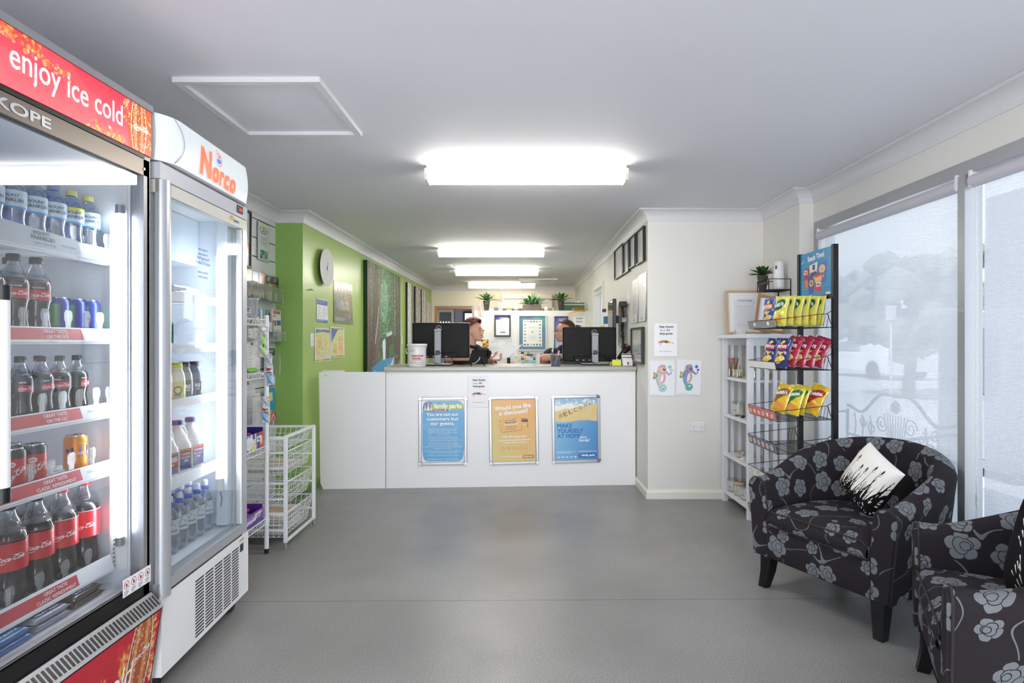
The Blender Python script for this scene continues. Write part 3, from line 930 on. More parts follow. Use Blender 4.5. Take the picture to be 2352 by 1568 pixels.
# shelves
SH1=[1.597,1.324,1.069,0.870,0.535]
M_rail=mat('price_rail','f2f3f8',0.3)
M_rail_red=mat('rail_strip_red','c8404a',0.4)
M_rail_gr=mat('rail_card','cdd2da',0.5)
M_pg=mat('grey_print','5d6674',0.5); M_pb=mat('blue_print','3a72b8',0.5)
for i,zz in enumerate(SH1):
 b=MB()
 for yy in [0.12+0.022*k for k in range(25)]: b.cyl((-hw+0.05,yy,zz-0.003),(hw-0.055,yy,zz-0.003),0.0024,M_wire,5,caps=False)
 for k in range(7): b.cyl((-hw+0.05+0.185*k,0.10,zz-0.007),(-hw+0.05+0.185*k,0.66,zz-0.007),0.004,M_wire,6)
 s=b.build('shelf',t)
 b=MB()
 q=0.035 if i in (0,4) else 0.03
 b.add([(-hw+0.05,0.085,zz-0.025),(hw-0.06,0.085,zz-0.025),(hw-0.06,0.10,zz+q-0.01),(-hw+0.05,0.10,zz+q-0.01)],[(0,1,2,3)],M_rail)
 b.box(-hw+0.05,hw-0.06,0.086,0.12,zz-0.032,zz-0.026,M_rail)
 ff=lambda x,z,zz=zz,q=q: (x,0.085+0.015*(z-zz+0.025)/(q+0.015)-0.001,z)
 if i == 0:
  b.flat([(fy(1.50),zz-0.02),(fy(1.83),zz-0.02),(fy(1.83),zz+0.028),(fy(1.56),zz+0.045)],M_rail_gr,fn=ff)
  b.text('MOUNT',fy(1.69),zz+0.020,0.016,M_pg,fn=lambda x,z: tuple(Vector(ff(x,z))+Vector((0,-0.001,0))),bold=0.02)
  b.text('FRANKLIN',fy(1.69),zz+0.004,0.018,M_pg,fn=lambda x,z: tuple(Vector(ff(x,z))+Vector((0,-0.001,0))),bold=0.02)
  b.text('Lightly Sparkling',fy(1.69),zz-0.010,0.012,M_pb,fn=lambda x,z: tuple(Vector(ff(x,z))+Vector((0,-0.001,0))),shear=0.4)
  b.text('Hydration',fy(1.78),zz-0.005,0.014,M_pb,fn=lambda x,z: tuple(Vector(ff(x,z))+Vector((0,-0.001,0))),shear=0.4)
 else:
  xe=(0,1.84,1.835,1.835,1.82)[i]
  b.flat([(-hw+0.06,zz-0.018),(fy(xe),zz-0.018),(fy(xe),zz+0.016),(-hw+0.06,zz+0.016)],M_rail_red,fn=ff)
  g=lambda x,z: tuple(Vector(ff(x,z))+Vector((0,-0.001,0)))
  tx=('',('GREAT TASTE','ON THE GO',''),('GREAT TASTE','ON THE GO','390mL'),('GREAT TASTE','CLASSIC REFRESHMENT','375mL'),('GREAT TASTE','CLASSIC REFRESHMENT',''))[i]
  b.text(tx[0],fy(1.735),zz+0.002,0.014,M_wht,fn=g,bold=0.01); b.text(tx[1],fy(1.735),zz-0.014,0.014,M_wht,fn=g,bold=0.01)
  if tx[2]: b.text(tx[2],fy(1.875),zz-0.004,0.012,M_pg,fn=g)
 b.build('price_rail',s)
 cent=((1.955,1.885,1.81,1.735,1.66,1.99),(1.70,1.787,1.862,1.922,1.625),(1.905,1.835,1.765,1.69,1.965),(1.72,1.80,1.885,1.65),(1.68,1.775,1.87,1.58))[i]
 for c in cent:
  x=fy(c)+0.01; b=MB()
  w0,w1,hh=0.010,0.017,0.075
  out=[(x-w1,zz-0.01),(x-w0-0.002,zz+0.012),(x-w0,zz+hh*0.45),(x-w1,zz+hh*0.62),(x-w1,zz+hh*0.88),(x-w0,zz+hh),(x+w0,zz+hh),(x+w1,zz+hh*0.88),(x+w1,zz+hh*0.62),(x+w0,zz+hh*0.45),(x+w0+0.002,zz+0.012),(x+w1,zz-0.01)]
  b.flat(out,M_tab,y=0.104); b.tube([(p[0],0.104,p[1]) for p in out],0.0009,M_clear,4)
  for s_ in (-1,1): b.box(x+s_*0.004-0.0008,x+s_*0.004+0.0008,0.1035,0.110,zz,zz+hh*0.95,M_tab)
  b.build('bottle_stop',s)
# ---- products
M_cola=mat('cola_in_bottle','1c1014',0.06,spec=0.8)
M_pet=clear_mat('bottle_plastic',(0.90,0.92,0.95),0.16,0.03,haze=0.10,hazecol=(0.9,0.93,1))
M_petw=clear_mat('water_bottle_plastic',(0.80,0.88,0.96),0.18,0.03,haze=0.15,hazecol=(0.85,0.92,1))
M_petb=clear_mat('blue_bottle_plastic',(0.45,0.66,0.90),0.16,0.03,haze=0.18,hazecol=(0.5,0.7,0.95))
M_capblk=mat('black_cap','1d1b20',0.4); M_capred=mat('red_cap','d8202c',0.35); M_capwht=mat('white_cap','f2f4f8',0.35)
M_lblblk=mat('label_black','17151a',0.3); M_lblred=mat('label_red','d11f2d',0.3)
LA=R(45)
def wrap(r,a0=0.0): return lambda x,z: ((r+0.0006)*math.sin(x/r+a0+LA),-(r+0.0006)*math.cos(x/r+a0+LA),z)
def cap(b,r,z,h,mt,n=20):
 b.lathe([(r,z),(r*1.02,z+h*0.1),(r,z+h*0.9),(r*0.9,z+h),(0.0005,z+h)],mt,n)
 for k in range(14):
  a=2*PI*k/14; b.box(r*math.cos(a)-0.0007,r*math.cos(a)+0.0007,r*math.sin(a)-0.0007,r*math.sin(a)+0.0007,z+h*0.15,z+h*0.85,mt)
 b.cyl((0,0,z-0.004),(0,0,z),r*1.12,mt,16)
def cola_bottle(kind,h,r,capm,lbl):
 t=thing('cola_bottle','','bottle')
 prof=[(r*0.55,0.0),(r*0.85,0.0),(r*0.98,h*0.03),(r,h*0.10),(r*0.90,h*0.22),(r*0.86,h*0.30),(r*0.93,h*0.38),(r,h*0.44),(r,h*0.62),(r*0.97,h*0.66),(r*0.80,h*0.74)]
 neck=[(r*0.80,h*0.74),(r*0.60,h*0.80),(r*0.42,h*0.86),(r*0.36,h*0.90),(r*0.36,h*0.93)]
 MB().lathe([(0.0005,0.0)]+prof[:-1]+[(r*0.885,h*0.70),(0.0005,h*0.70)],M_cola,22).lathe(prof[-2:]+neck,M_pet,22).build('bottle_body',t)
 b=MB(); cap(b,r*0.42,h*0.925,h*0.072,capm); b.build('bottle_cap',t)
 z0,z1=(h*0.42,h*0.63) if lbl != 'full' else (h*0.34,h*0.64)
 b=MB(); w=wrap(r+0.0006)
 b.lathe([(r+0.0004,z0),(r+0.0004,z1)],M_lblred if lbl in ('red','full') else M_lblblk,26)
 if lbl == 'zero':
  rm=M_lblred
  b.lathe([(r+0.0008,z0+(z1-z0)*0.08),(r+0.0008,z0+(z1-z0)*0.68)],rm,26,a0=-PI/2-0.9+LA,a1=-PI/2+0.9+LA)
  b.lathe([(r+0.0008,z1-0.003),(r+0.0008,z1-0.0015)],rm,26)
  b.text('NO SUGAR',0,z0+(z1-z0)*0.78,0.006,M_wht,fn=wrap(r+0.001),bold=0.02)
  coke(b,0,z0+(z1-z0)*0.27,r*1.55,M_wht,fn=wrap(r+0.001),rot=0.05)
 elif lbl == 'red' or lbl == 'full':
  if kind == 'ns':
   b.lathe([(r+0.0007,z1-h*0.03),(r+0.0007,z1)],M_lblblk,26)
  coke(b,0,z0+(z1-z0)*0.36,r*1.6,M_wht,fn=wrap(r+0.001),rot=0.10)
  b.lathe([(r+0.0009,z1-0.002),(r+0.0009,z1)],M_wht if kind != 'ns' else M_lblred,26)
 elif lbl == 'half':
  b.lathe([(r+0.0008,z0+0.004),(r+0.0008,z0+(z1-z0)*0.6)],M_lblred,16,a0=-PI/2-0.1+LA,a1=-PI/2+1.2+LA)
  b.text('zero',-0.004,z0+(z1-z0)*0.75,0.009,M_wht,fn=wrap(r+0.001,0.3),bold=0.02)
  coke(b,0.012,z0+(z1-z0)*0.25,r*1.4,M_wht,fn=wrap(r+0.001,0.1))
  for k in range(6): b.flat([(-0.032,z0+0.006+0.006*k),(-0.016,z0+0.006+0.006*k),(-0.016,z0+0.009+0.006*k),(-0.032,z0+0.009+0.006*k)],M_pg,fn=wrap(r+0.001))
 b.build('bottle_label',t)
 return t
def can(col,kind):
 t=thing('drink_can','','can')
 r,h=0.033,0.118
 body=MB().lathe([(0.0005,0.002),(r*0.78,0.0),(r,0.008),(r,h-0.012)],M_alu,22)
 body.lathe([(r,h-0.012),(r*0.82,h-0.002),(r*0.84,h),(r*0.80,h),(r*0.78,h-0.004),(0.0005,h-0.004)],M_chrome,22)
 body.build('can_body',t)
 b=MB()
 if kind == 'cola':
  b.lathe([(r+0.0003,0.008),(r+0.0003,h-0.030)],M_lblred,24); b.lathe([(r+0.0003,h-0.030),(r+0.0003,h-0.012),(r*0.84,h-0.003)],M_lblblk,24)
  b.text('NEW',-0.004,h-0.048,0.007,M_red,fn=wrap(r+0.0016),bold=0.02)
  b.flat([(-0.004+0.011*math.cos(a/12*2*PI),h-0.0455+0.008*math.sin(a/12*2*PI)) for a in range(12)],M_wht,fn=wrap(r+0.001))
  coke(b,0.006,0.035,0.075,M_wht,fn=wrap(r+0.001),rot=0.7)
 elif kind == 'orange':
  b.lathe([(r+0.0003,0.008),(r+0.0003,h-0.012),(r*0.84,h-0.003)],mat('can_orange','ea8a1c',0.3,metal=0.3),24)
  bl=mat('can_blue','243a9a',0.3)
  b.flat([(0.005,0.045),(0.032,0.050),(0.034,0.085),(0.008,0.080)],bl,fn=wrap(r+0.001))
  b.flat([(-0.03,0.060),(-0.008,0.062),(-0.010,0.080),(-0.032,0.075)],bl,fn=wrap(r+0.001))
  b.text('ANTA',0.018,0.055,0.014,M_wht,fn=wrap(r+0.0016),bold=0.03)
  b.flat([(0.004,0.092),(0.018,0.102),(0.032,0.092),(0.018,0.086)],mat('leaf_print','4f9a3a',0.4),fn=wrap(r+0.001))
 else:
  b.lathe([(r+0.0003,0.008),(r+0.0003,h-0.022)],mat('can_green','2f8a4e',0.3),24)
  b.lathe([(r+0.0003,h-0.022),(r+0.0003,h-0.012),(r*0.84,h-0.003)],mat('can_navy','2a3a9c',0.3,metal=0.4),24)
  b.lathe([(r+0.0006,0.008),(r+0.0006,h-0.02)],mat('can_navy','2a3a9c'),10,a0=-0.9,a1=0.5)
 b.build('can_print',t)
 return t
def water_bottle(kind):
 t=thing('water_bottle','','bottle')
 r,h=0.034,0.205
 prof=[(0.0005,0.002),(r*0.8,0.0),(r*0.97,0.008),(r,0.03),(r*0.86,h*0.30),(r*0.9,h*0.38),(r,h*0.46),(r,h*0.70),(r*0.88,h*0.78),(r*0.55,h*0.87),(r*0.38,h*0.90),(r*0.38,h*0.93)]
 MB().lathe(prof,M_petb if kind != 'clear' else M_petw,22).build('bottle_body',t)
 b=MB(); cap(b,r*0.44,h*0.925,h*0.07,M_capwht if kind == 'white' else (mat('yellow_cap','e9df8c',0.4) if kind != 'blue' else mat('blue_cap_dark','6a8ac8',0.4))); b.build('bottle_cap',t)
 b=MB(); b.lathe([(r+0.0004,h*0.44),(r+0.0004,h*0.70)],mat('label_pale_blue','cfe0ef' if kind == 'clear' else 'cfe0ef',0.4),24)
 if kind == 'lemon': b.lathe([(r+0.0007,h*0.64),(r+0.0007,h*0.70)],mat('label_yellow','e2dc5a',0.4),24)
 b.lathe([(r+0.0006,h*0.44),(r+0.0006,h*0.47)],mat('label_sky','49a0d8',0.4),24)
 b.text('MOUNT',0,h*0.60,0.012,M_pg,fn=wrap(r+0.001),bold=0.03); b.text('FRANKLIN',0,h*0.53,0.014,M_pg,fn=wrap(r+0.001),bold=0.03)
 b.build('bottle_label',t)
 return t
FR=-1.497
DIR=0.0         # labels turned a little towards the room
gname='top shelf of the red-signed fridge'
pw={k: Placer(lambda k=k: water_bottle(k)) for k in ('clear','lemon','blue','white')}
for i,(Y,k) in enumerate(((1.955,'clear'),(1.882,'lemon'),(1.809,'blue'),(1.736,'blue'),(1.663,'white'),(1.59,'white'))):
 pw[k].put((FR,Y,SH1[0]),DIR+rg.uniform(-.25,.15),'%s water bottle in the front row, top shelf of red-signed fridge' % ORD[i],'water bottles on the ' +gname)
for i,Y in enumerate((1.885,1.81,1.735,1.66,1.585)):
 pw['blue'].put((FR-0.078,Y,SH1[0]),DIR,'%s water bottle in the second row, top shelf of red-signed fridge' % ORD[i],'water bottles on the ' +gname)
pz=Placer(lambda: cola_bottle('ns',0.235,0.038,M_capblk,'zero'))
for i,(Y,q) in enumerate(((1.745,0),(1.666,0),(1.587,0),(1.745,1),(1.666,1),(1.587,1))):
 pz.put((FR-0.082*q,Y,SH1[1]),rg.uniform(-.1,.1),'%s black capped cola bottle, %s, second shelf of red-signed fridge' % (ORD[i % 3],('front row','row behind')[q]),'cola bottles on the second shelf')
pc=Placer(lambda: can('g','lemonade'))
for i,(Y,q) in enumerate(((1.955,0),(1.888,0),(1.821,0),(1.955,1),(1.888,1),(1.821,1))):
 pc.put((FR-0.07*q,Y,SH1[1]),0.15*i,'%s green and blue can, %s, right of the cola bottles' % (ORD[i % 3],('front row','row behind')[q]),'lemonade cans on the second shelf')
ph=Placer(lambda: cola_bottle('z',0.186,0.031,M_capblk,'half'))
for i,Y in enumerate((1.905,1.835,1.765,1.69)):
 ph.put((FR,Y,SH1[2]),R((20,-25,5,-5)[i]),'%s small black capped cola bottle, front row of the third fridge shelf' % ORD[i],'small cola bottles on the third shelf')
for i,Y in enumerate((1.835,1.765,1.69)):
 ph.put((FR-0.068,Y,SH1[2]),0,'%s small cola bottle in the second row of the third fridge shelf' % ORD[i],'small cola bottles on the third shelf')
o=can('o','orange'); o.location=(FR,1.90,SH1[3]); o.rotation_euler=(0,0,0); o['label']='lone orange drink can on the fourth shelf of the red-signed fridge'
pk=Placer(lambda: can('c','cola'))
for i,(Y,q) in enumerate(((1.735,0),(1.662,0),(1.735,1),(1.662,1),(1.59,0))):
 pk.put((FR-0.07*q,Y,SH1[3]),0,('second red cola can from the orange can, front row','third red cola can leftward along the front row of the fourth shelf','red cola can behind the one nearest the orange can','red cola can in the back row, left of its neighbour','leftmost red cola can on the fourth shelf, partly behind the handle')[i] if i else 'red cola can nearest the orange can, front row of the fourth fridge shelf','red cola cans on the fourth shelf')
pr_=Placer(lambda: cola_bottle('r',0.300,0.045,M_capred,'full'))
pn=Placer(lambda: cola_bottle('ns',0.300,0.045,M_capblk,'full'))
for i,(Y,p) in enumerate(((1.945,pr_),(1.85,pr_),(1.755,pn),(1.66,pn))):
 p.put((-1.505,Y,SH1[4]),0.05 if i else -0.15,'%s large cola bottle, %s capped, front row, lowest fridge shelf' % (ORD[i],'red' if i < 2 else 'black'),'large cola bottles on the lowest shelf')
for i,(Y,p) in enumerate(((1.85,pn),(1.755,pn),(1.66,pn))):
 p.put((-1.605,Y,SH1[4]),0.1,'%s large cola bottle in the back row, lowest fridge shelf' % ORD[i],'large cola bottles on the lowest shelf')
# chocolate bars on the fridge floor
def choc(wrapc,word,wc,L=0.135):
 t=thing('chocolate_bar','','chocolate bar')
 M_w=mat('wrapper_' +word,wrapc,0.2,spec=0.8,bump=0.5,bscale=50)
 b=MB()
 def fn(u,v):
  a=2*PI*v; e=abs(2*u-1)
  k=1 if e < 0.80 else max(0.06,1-(e-0.80)/0.13)
  wy=0.017+(0.002 if e > 0.88 else 0)
  return ((u-0.5)*L,wy*math.copysign(abs(math.cos(a)) ** 0.7,math.cos(a)),0.011+0.010*k*math.copysign(abs(math.sin(a)) ** 0.7,math.sin(a)))
 b.grid(fn,26,14,M_w,smooth=True); b.build('wrapper',t)
 b=MB(); top=lambda x,z: (x,z,0.0222)
 M_l=mat('bar_logo_' +word,wc,0.4)
 b.flat([(-0.045,-0.010),(0.045,-0.010),(0.045,0.010),(-0.045,0.010)],M_l,fn=lambda x,z: (x,z,0.0217))
 b.text(word,0,-0.005,0.014,M_wht,fn=top,bold=0.04,width=0.08); b.build('logo_print',t)
 return t
p1=Placer(lambda: choc('3a231c','SNICKERS','20306e')); p2=Placer(lambda: choc('2a62a8','BOUNTY','3a86c8')); p3=Placer(lambda: choc('8a8a9c','MILKY WAY','4b3a78'))
nm=['nearest the glass','second in from the glass','third in from the glass','fourth in from the glass']
for lay in range(2):
 for k in range(4):
  p1.put((-1.425-0.037*k,1.845+rg.uniform(-.006,.006)-0.006*lay,0.451+0.0225*lay),R(90)+rg.uniform(-.04,.04),'dark brown peanut chocolate bar %s, %s layer, on the fridge floor' % (nm[k],('lower','upper')[lay]),'brown chocolate bars on the fridge floor')
  p3.put((-1.42-0.037*k,1.70+rg.uniform(-.006,.006)-0.006*lay,0.451+0.0225*lay),R(90)+rg.uniform(-.05,.05),'silvery purple chocolate bar %s, %s layer, between brown and blue bars' % (nm[k],('lower','upper')[lay]),'purple chocolate bars on the fridge floor')
  p2.put((-1.415-0.037*k,1.555+rg.uniform(-.006,.006)-0.006*lay,0.451+0.0225*lay),R(90)+rg.uniform(-.05,.05),'shiny blue coconut chocolate bar %s, %s layer, on the fridge floor' % (nm[k],('lower','upper')[lay]),'blue chocolate bars on the fridge floor')
# ---- second fridge: single door, white curved sign ----------------------------------------------
nv,fv=Vector((-1.325,2.062,0)),Vector((-1.36,2.79,0))
c2=(nv+fv)/2; ang=math.atan2(fv.y-nv.y,fv.x-nv.x); hw=(fv-nv).length/2
t=thing('milk_fridge','tall single door fridge with curved white sign and silver frame, holding milk and water','fridge',c2,ang)
I2=Matrix.Translation(c2) @ Matrix.Rotation(ang,4,'Z')
w2=lambda x,y,z: I2 @ Vector((x,y,z))
b=MB()
b.box(-hw,-hw+0.04,0.035,0.56,0.09,1.96,M_white); b.box(hw-0.04,hw,0.035,0.56,0.09,1.96,M_white)
b.box(-hw,hw,0.52,0.56,0.09,1.96,M_white); b.box(-hw,hw,0.035,0.52,1.88,1.96,M_white); b.box(-hw+0.04,hw-0.04,0.04,0.52,0.09,0.42,M_inner2)
b.box(-hw+0.0405,-hw+0.045,0.04,0.52,0.42,1.88,M_inner2); b.box(hw-0.045,hw-0.0405,0.04,0.52,0.42,1.88,M_inner2); b.box(-hw+0.045,hw-0.045,0.51,0.519,0.42,1.88,M_inner2)
b.build('cabinet',t)
b=MB(); b.box(-hw+0.05,hw-0.05,0.20,0.50,1.66,1.88,M_inner2,bevel=0.006)
for k in range(22): b.box(-hw+0.08+0.015*k,-hw+0.088+0.015*k,0.199,0.2005,1.70,1.76,M_alud) if False else b.box(-hw+0.08+0.018*k,-hw+0.090+0.018*k,0.24,0.46,1.659,1.6605,M_ink)
b.build('evaporator_cover',t)
b=MB(); b.box(-hw,hw,-0.008,0.035,1.895,1.955,mat('header_grey','c9cad4',0.35));
b.box(hw-0.115,hw-0.055,-0.012,-0.008,1.912,1.948,M_black,bevel=0.002)
b.text('8',hw-0.078,1.922,0.018,mat('red_digits','ff2418',0.4,emit=2.0),y=-0.0125,bold=0.02); b.text('0',hw-0.09,1.922,0.018,mat('red_digits'),y=-0.0125,bold=0.02)
for dx in (0.063,0.107):
 for dz in (1.922,1.936): b.cyl((hw-dx,-0.0125,dz),(hw-dx,-0.012,dz),0.0025,M_alu,8)
b.build('header_panel',t)
# curved light box
M_lb=mat('light_box_face','e6eff4',0.35,emit=0.07,ecol='f4faff')
def lbx(u,v):
 x=-hw+2*hw*u
 e=max(0,(abs(x)-(hw-0.10))/0.10)
 y=-0.032+0.045*e ** 2.2-0.006*math.sin(v*PI)
 zz=1.963+0.172*v
 x=x*(1+0.035*math.sin(v*PI)) if x > 0 else x
 return (x,y,zz)
b=MB(); b.grid(lbx,60,12,M_lb)
vs=[lbx(k/60,1) for k in range(61)]; b.add(vs+[(v[0],0.2,v[2]) for v in vs],[(k,k+1,62+k,61+k) for k in range(60)],M_gloss)
vs=[lbx(k/60,0) for k in range(61)]; b.add(vs+[(v[0],0.2,v[2]) for v in vs],[(k+1,k,61+k,62+k) for k in range(60)],M_gloss)
for u in (0,1):
 vs=[lbx(u,k/12) for k in range(13)]; b.add(vs+[(v[0],0.2,v[2]) for v in vs],[(k,k+1,14+k,13+k) if u else (k+1,k,13+k,14+k) for k in range(12)],M_gloss)
def onl(x,z):
 p=lbx((x+hw)/(2*hw),min(1,max(0,(z-1.963)/0.172))); return (x,p[1]-0.004,z)
b.stroke([(-hw+0.055+0.045*math.sin(k/12*PI),1.966+0.166*k/12) for k in range(13)],0.006,mat('seam_grey','b9bdca',0.4),fn=onl)
M_or=mat('norco_orange','ee6a3a',0.4,emit=0.15,ecol='f58a5e')
xs=(-0.100,-0.020,0.034,0.078,0.136)
for ch,x,s_,zz in zip('Norco',xs,(0.150,0.115,0.115,0.115,0.115),(1.985,1.982,1.98,1.978,1.976)):
 b.text(ch,x,zz,s_,M_or,fn=onl,bold=0.06,width={'N': 0.088,'o': 0.058,'r': 0.034,'c': 0.046}[ch],shear=0.06)
M_drop=mat('drop_blue','1f5fc8',0.4,emit=0.4,ecol='1f5fc8')
cx=0.010
b.stroke([(cx-0.012+0.022*math.sin(k/14*PI*1.1)*-1*(1-k/14)-0.0+0.002*k,2.122-0.004*k) for k in range(15)],0.004,M_or,fn=onl)
b.flat([(cx+0.018*math.cos(a),2.082+0.018*math.sin(a)) for a in [PI*k/8+PI for k in range(9)]],M_drop,fn=onl)
b.stroke([(cx+0.024*math.cos(a),2.082+0.028*math.sin(a)) for a in [PI*k/10*1.3-PI*0.15-PI*0.5 for k in range(11)]],0.004,M_or,fn=onl)
b.stroke([(cx+0.002*k,2.10-0.002*k) for k in range(6)],0.007,M_red,fn=onl)
b.build('lit_sign',t)
# door
d=MB(); M_ds=mat('door_silver','c6c8ce',0.3,metal=0.5); M_dw=mat('door_top_cream','d8d5cc',0.4)
d.box(-hw,hw,-0.006,0.032,1.845,1.892,M_dw); d.box(-hw,hw,-0.006,0.032,0.372,0.415,M_ds)
d.box(hw-0.045,hw,-0.006,0.032,0.415,1.845,M_ds); d.box(-hw+0.03,-hw+0.072,-0.006,0.032,0.415,1.845,M_ds)
for s_,k in ((hw-0.05,1),): d.box(s_-0.006,s_,-0.004,0.02,0.42,1.84,M_gloss)
d.text('Sanden',hw-0.115,1.862,0.018,mat('violet_print','3b2f7e',0.4),y=-0.0075,bold=0.03)
d.flat([(hw-0.15-0.03,1.865),(hw-0.145,1.865),(hw-0.145,1.885),(hw-0.17,1.885)],mat('gold_print','c9a84a',0.4),y=-0.0075)
dd=d.build('door',t)
MB().box(-hw+0.075,hw-0.045,0.0,0.004,0.415,1.845,M_fglass).build('glass_pane',dd)
h=MB()
hp=[(-hw+0.031-0.031*math.cos(PI*k/14),-0.004-0.020*math.sin(PI*k/14)) for k in range(15)]
h.add([(x,y,z) for z in (0.360,1.893) for x,y in hp],[(k,k+1,k+16,k+15) for k in range(14)],M_ds,smooth=True)
h.add([(x,y,z) for z in (0.360,1.893) for x,y in hp],[tuple(range(15)),tuple(reversed(range(15,30)))],M_ds)
h.box(-hw,-hw+0.062,-0.004,0.010,0.360,1.893,M_ds)
h.build('handle',dd)
b=MB(); gz=1.680
for k,(s_,sz) in enumerate((('THIS CABINET IS',0.013),('MAINTAINED BY',0.013),('Refrigerated',0.024),('Rental & Sales',0.024),('',0.01),('FOR ALL SERVICE',0.013),('PLEASE PHONE',0.013))):
 if s_: b.text(s_,-0.045,gz-0.019*k,sz*0.85,mat('blue_door_print','4358a8',0.5),y=-0.001,bold=0.01)
b.build('lettering',dd)
# inside lamp and shelves
b=MB(); lx=hw-0.135
b.cyl((lx,0.06,0.66),(lx,0.06,1.70),0.016,M_led,16); b.build('light_tube',t)
b=MB(); b.box(lx+0.03,lx+0.075,0.04,0.09,0.43,1.87,M_inner2); b.cyl((lx,0.06,0.60),(lx,0.06,0.66),0.018,M_gloss); b.tube([(lx,0.06,0.6),(lx+0.01,0.055,0.56),(lx-0.005,0.055,0.53),(lx+0.02,0.06,0.55)],0.002,M_pg)
b.build('lamp_holder',t)
SH2=[1.486,1.274,1.045,0.715]
for i,zz in enumerate(SH2):
 b=MB()
 for k in range(19): b.cyl((-hw+0.055,0.11+0.021*k,zz-0.003),(hw-0.06,0.11+0.021*k,zz-0.003),0.0024,M_wire,5,caps=False)
 for k in range(5): b.cyl((-hw+0.06+0.15*k,0.09,zz-0.008),(-hw+0.06+0.15*k,0.50,zz-0.008),0.004,M_wire,6)
 s=b.build('shelf',t)
 MB().box(-hw+0.055,hw-0.075,0.083,0.088,zz-0.02,zz+(0.018 if i < 3 else 0.03),M_rail).build('price_rail',s)
b=MB()
b.box(hw-0.085,hw-0.07,0.48,0.50,0.45,1.85,M_gloss)
for k in range(30): b.box(hw-0.081,hw-0.074,0.478,0.48,0.47+0.045*k,0.49+0.045*k,M_alud)
b.build('support_rail',t)
# lower louvred panel
b=MB()
b.box(-hw,hw,-0.012,0.04,0.075,0.366,M_lam); b.box(-hw+0.02,hw-0.06,-0.008,0.03,0.366,0.372,M_black)
for c in range(5):
 x0=-0.130+0.080*c*(1-0.0)-0.0
 for r_ in range(18):
  z0=0.096+0.0132*r_
  b.add([(x0,-0.0126,z0),(x0+0.068,-0.0126,z0),(x0+0.068,-0.0126,z0+0.0068),(x0,-0.0126,z0+0.0068)],[(0,1,2,3)],M_black)
b.text('LIGHTS',hw-0.075,0.345,0.014,M_red,y=-0.0127,bold=0.01); b.box(hw-0.09,hw-0.06,-0.015,-0.012,0.295,0.33,mat('switch_navy','202a44',0.3))
b.text('EVERY SEVEN YOU NEED',-0.10,0.3675,0.01,M_ink,fn=lambda x,z: (x,-0.033+(z-0.3675),0.3665)) if False else None
b.build('louvre_panel',t)
for s_ in (-1,1):
 for yy in (0.05,0.5): MB().cyl((s_*(hw-0.06),yy-0.012,0.04),(s_*(hw-0.06),yy+0.012,0.04),0.04,M_black,14).build('caster',t)
# contents of the second fridge
def milk(kind):
 t=thing('milk_bottle','','bottle')
 M_milk=mat('milk_white','eef0f2',0.35)
 w,dpt,h=0.045,0.042,0.245
 def fn(u,v):
  a=2*PI*u; c,s_=math.cos(a),math.sin(a)
  q=0.45 if v < 0.62 else 1.0
  k=1.0 if v < 0.62 else max(0.34,1-((v-0.62)/0.30) ** 1.5*0.66)
  if v < 0.03: k=0.9+v*3.3
  sx=math.copysign(abs(c) ** (0.5 if v < 0.62 else 0.8),c)*w*k; sy=math.copysign(abs(s_) ** (0.5 if v < 0.62 else 0.8),s_)*dpt*k
  return (sx,sy,h*0.94*v)
 b=MB(); b.grid(fn,24,26,M_milk); b.build('bottle_body',t)
 b=MB(); cap(b,0.0185,h*0.935,0.016,mat('cap_' +kind,'3d3f9e' if kind == 'blue' else 'd23a3e',0.4)); b.build('bottle_cap',t)
 if kind != 'nohandle':
  b=MB(); b.tube([(0.012,0,h*0.88),(0.035,0,h*0.85),(0.047,0,h*0.74),(0.045,0,h*0.60),(0.036,0,h*0.54)],[0.008,0.008,0.009,0.010,0.012],M_milk,10); b.build('handle',t)
 P=Pic(30,40,'3a56a8' if kind == 'blue' else 'c84048'); P.rect(0,0,1,0.16,'c43a44' if kind == 'blue' else '3a56a8'); P.rect(0.1,0.2,0.9,0.45,'f0f2f6',0.8); P.poly([(0,1),(0,0.75),(0.3,0.8),(0.55,0.65),(1,0.85),(1,1)],'2c3a6e'); P.scrib(0.1,0.05,0.9,0.14,1,'ffffff')
 b=MB(); b.pic(P,-0.032,0.032,h*0.14,h*0.50,-dpt*1.005,M_printg); b.text('Norco',0,h*0.36,0.020,M_red if kind == 'blue' else M_wht,y=-dpt*1.02,bold=0.03); b.text('lite' if kind != 'blue' else 'real',0,h*0.28,0.016,M_wht,y=-dpt*1.02,bold=0.02)
 b.build('bottle_label',t)
 return t
pm={k: Placer(lambda k=k: milk(k)) for k in ('blue','red')}
ML=[((-0.180,0.145),'red','milk bottle with red label, leftmost and mostly behind the fridge handle'),((-0.075,0.145),'red','milk bottle with red and blue label beside the silver fridge handle'),((0.027,0.145),'blue','milk bottle with blue cap in the middle of the front milk row'),((0.130,0.145),'blue','rightmost milk bottle with blue cap and blue label on the milk shelf'),
  ((-0.15,0.25),'blue','milk bottle with blue cap, leftmost of the back row'),((-0.045,0.25),'blue','milk bottle with blue cap in the middle of the back row'),((0.06,0.25),'blue','milk bottle with blue cap, rightmost of the back row')]
for (x,y),k,lb in ML: pm[k].put(w2(x,y,SH2[3]),ang+R(-12),'white ' +lb,'milk bottles in the single door fridge')
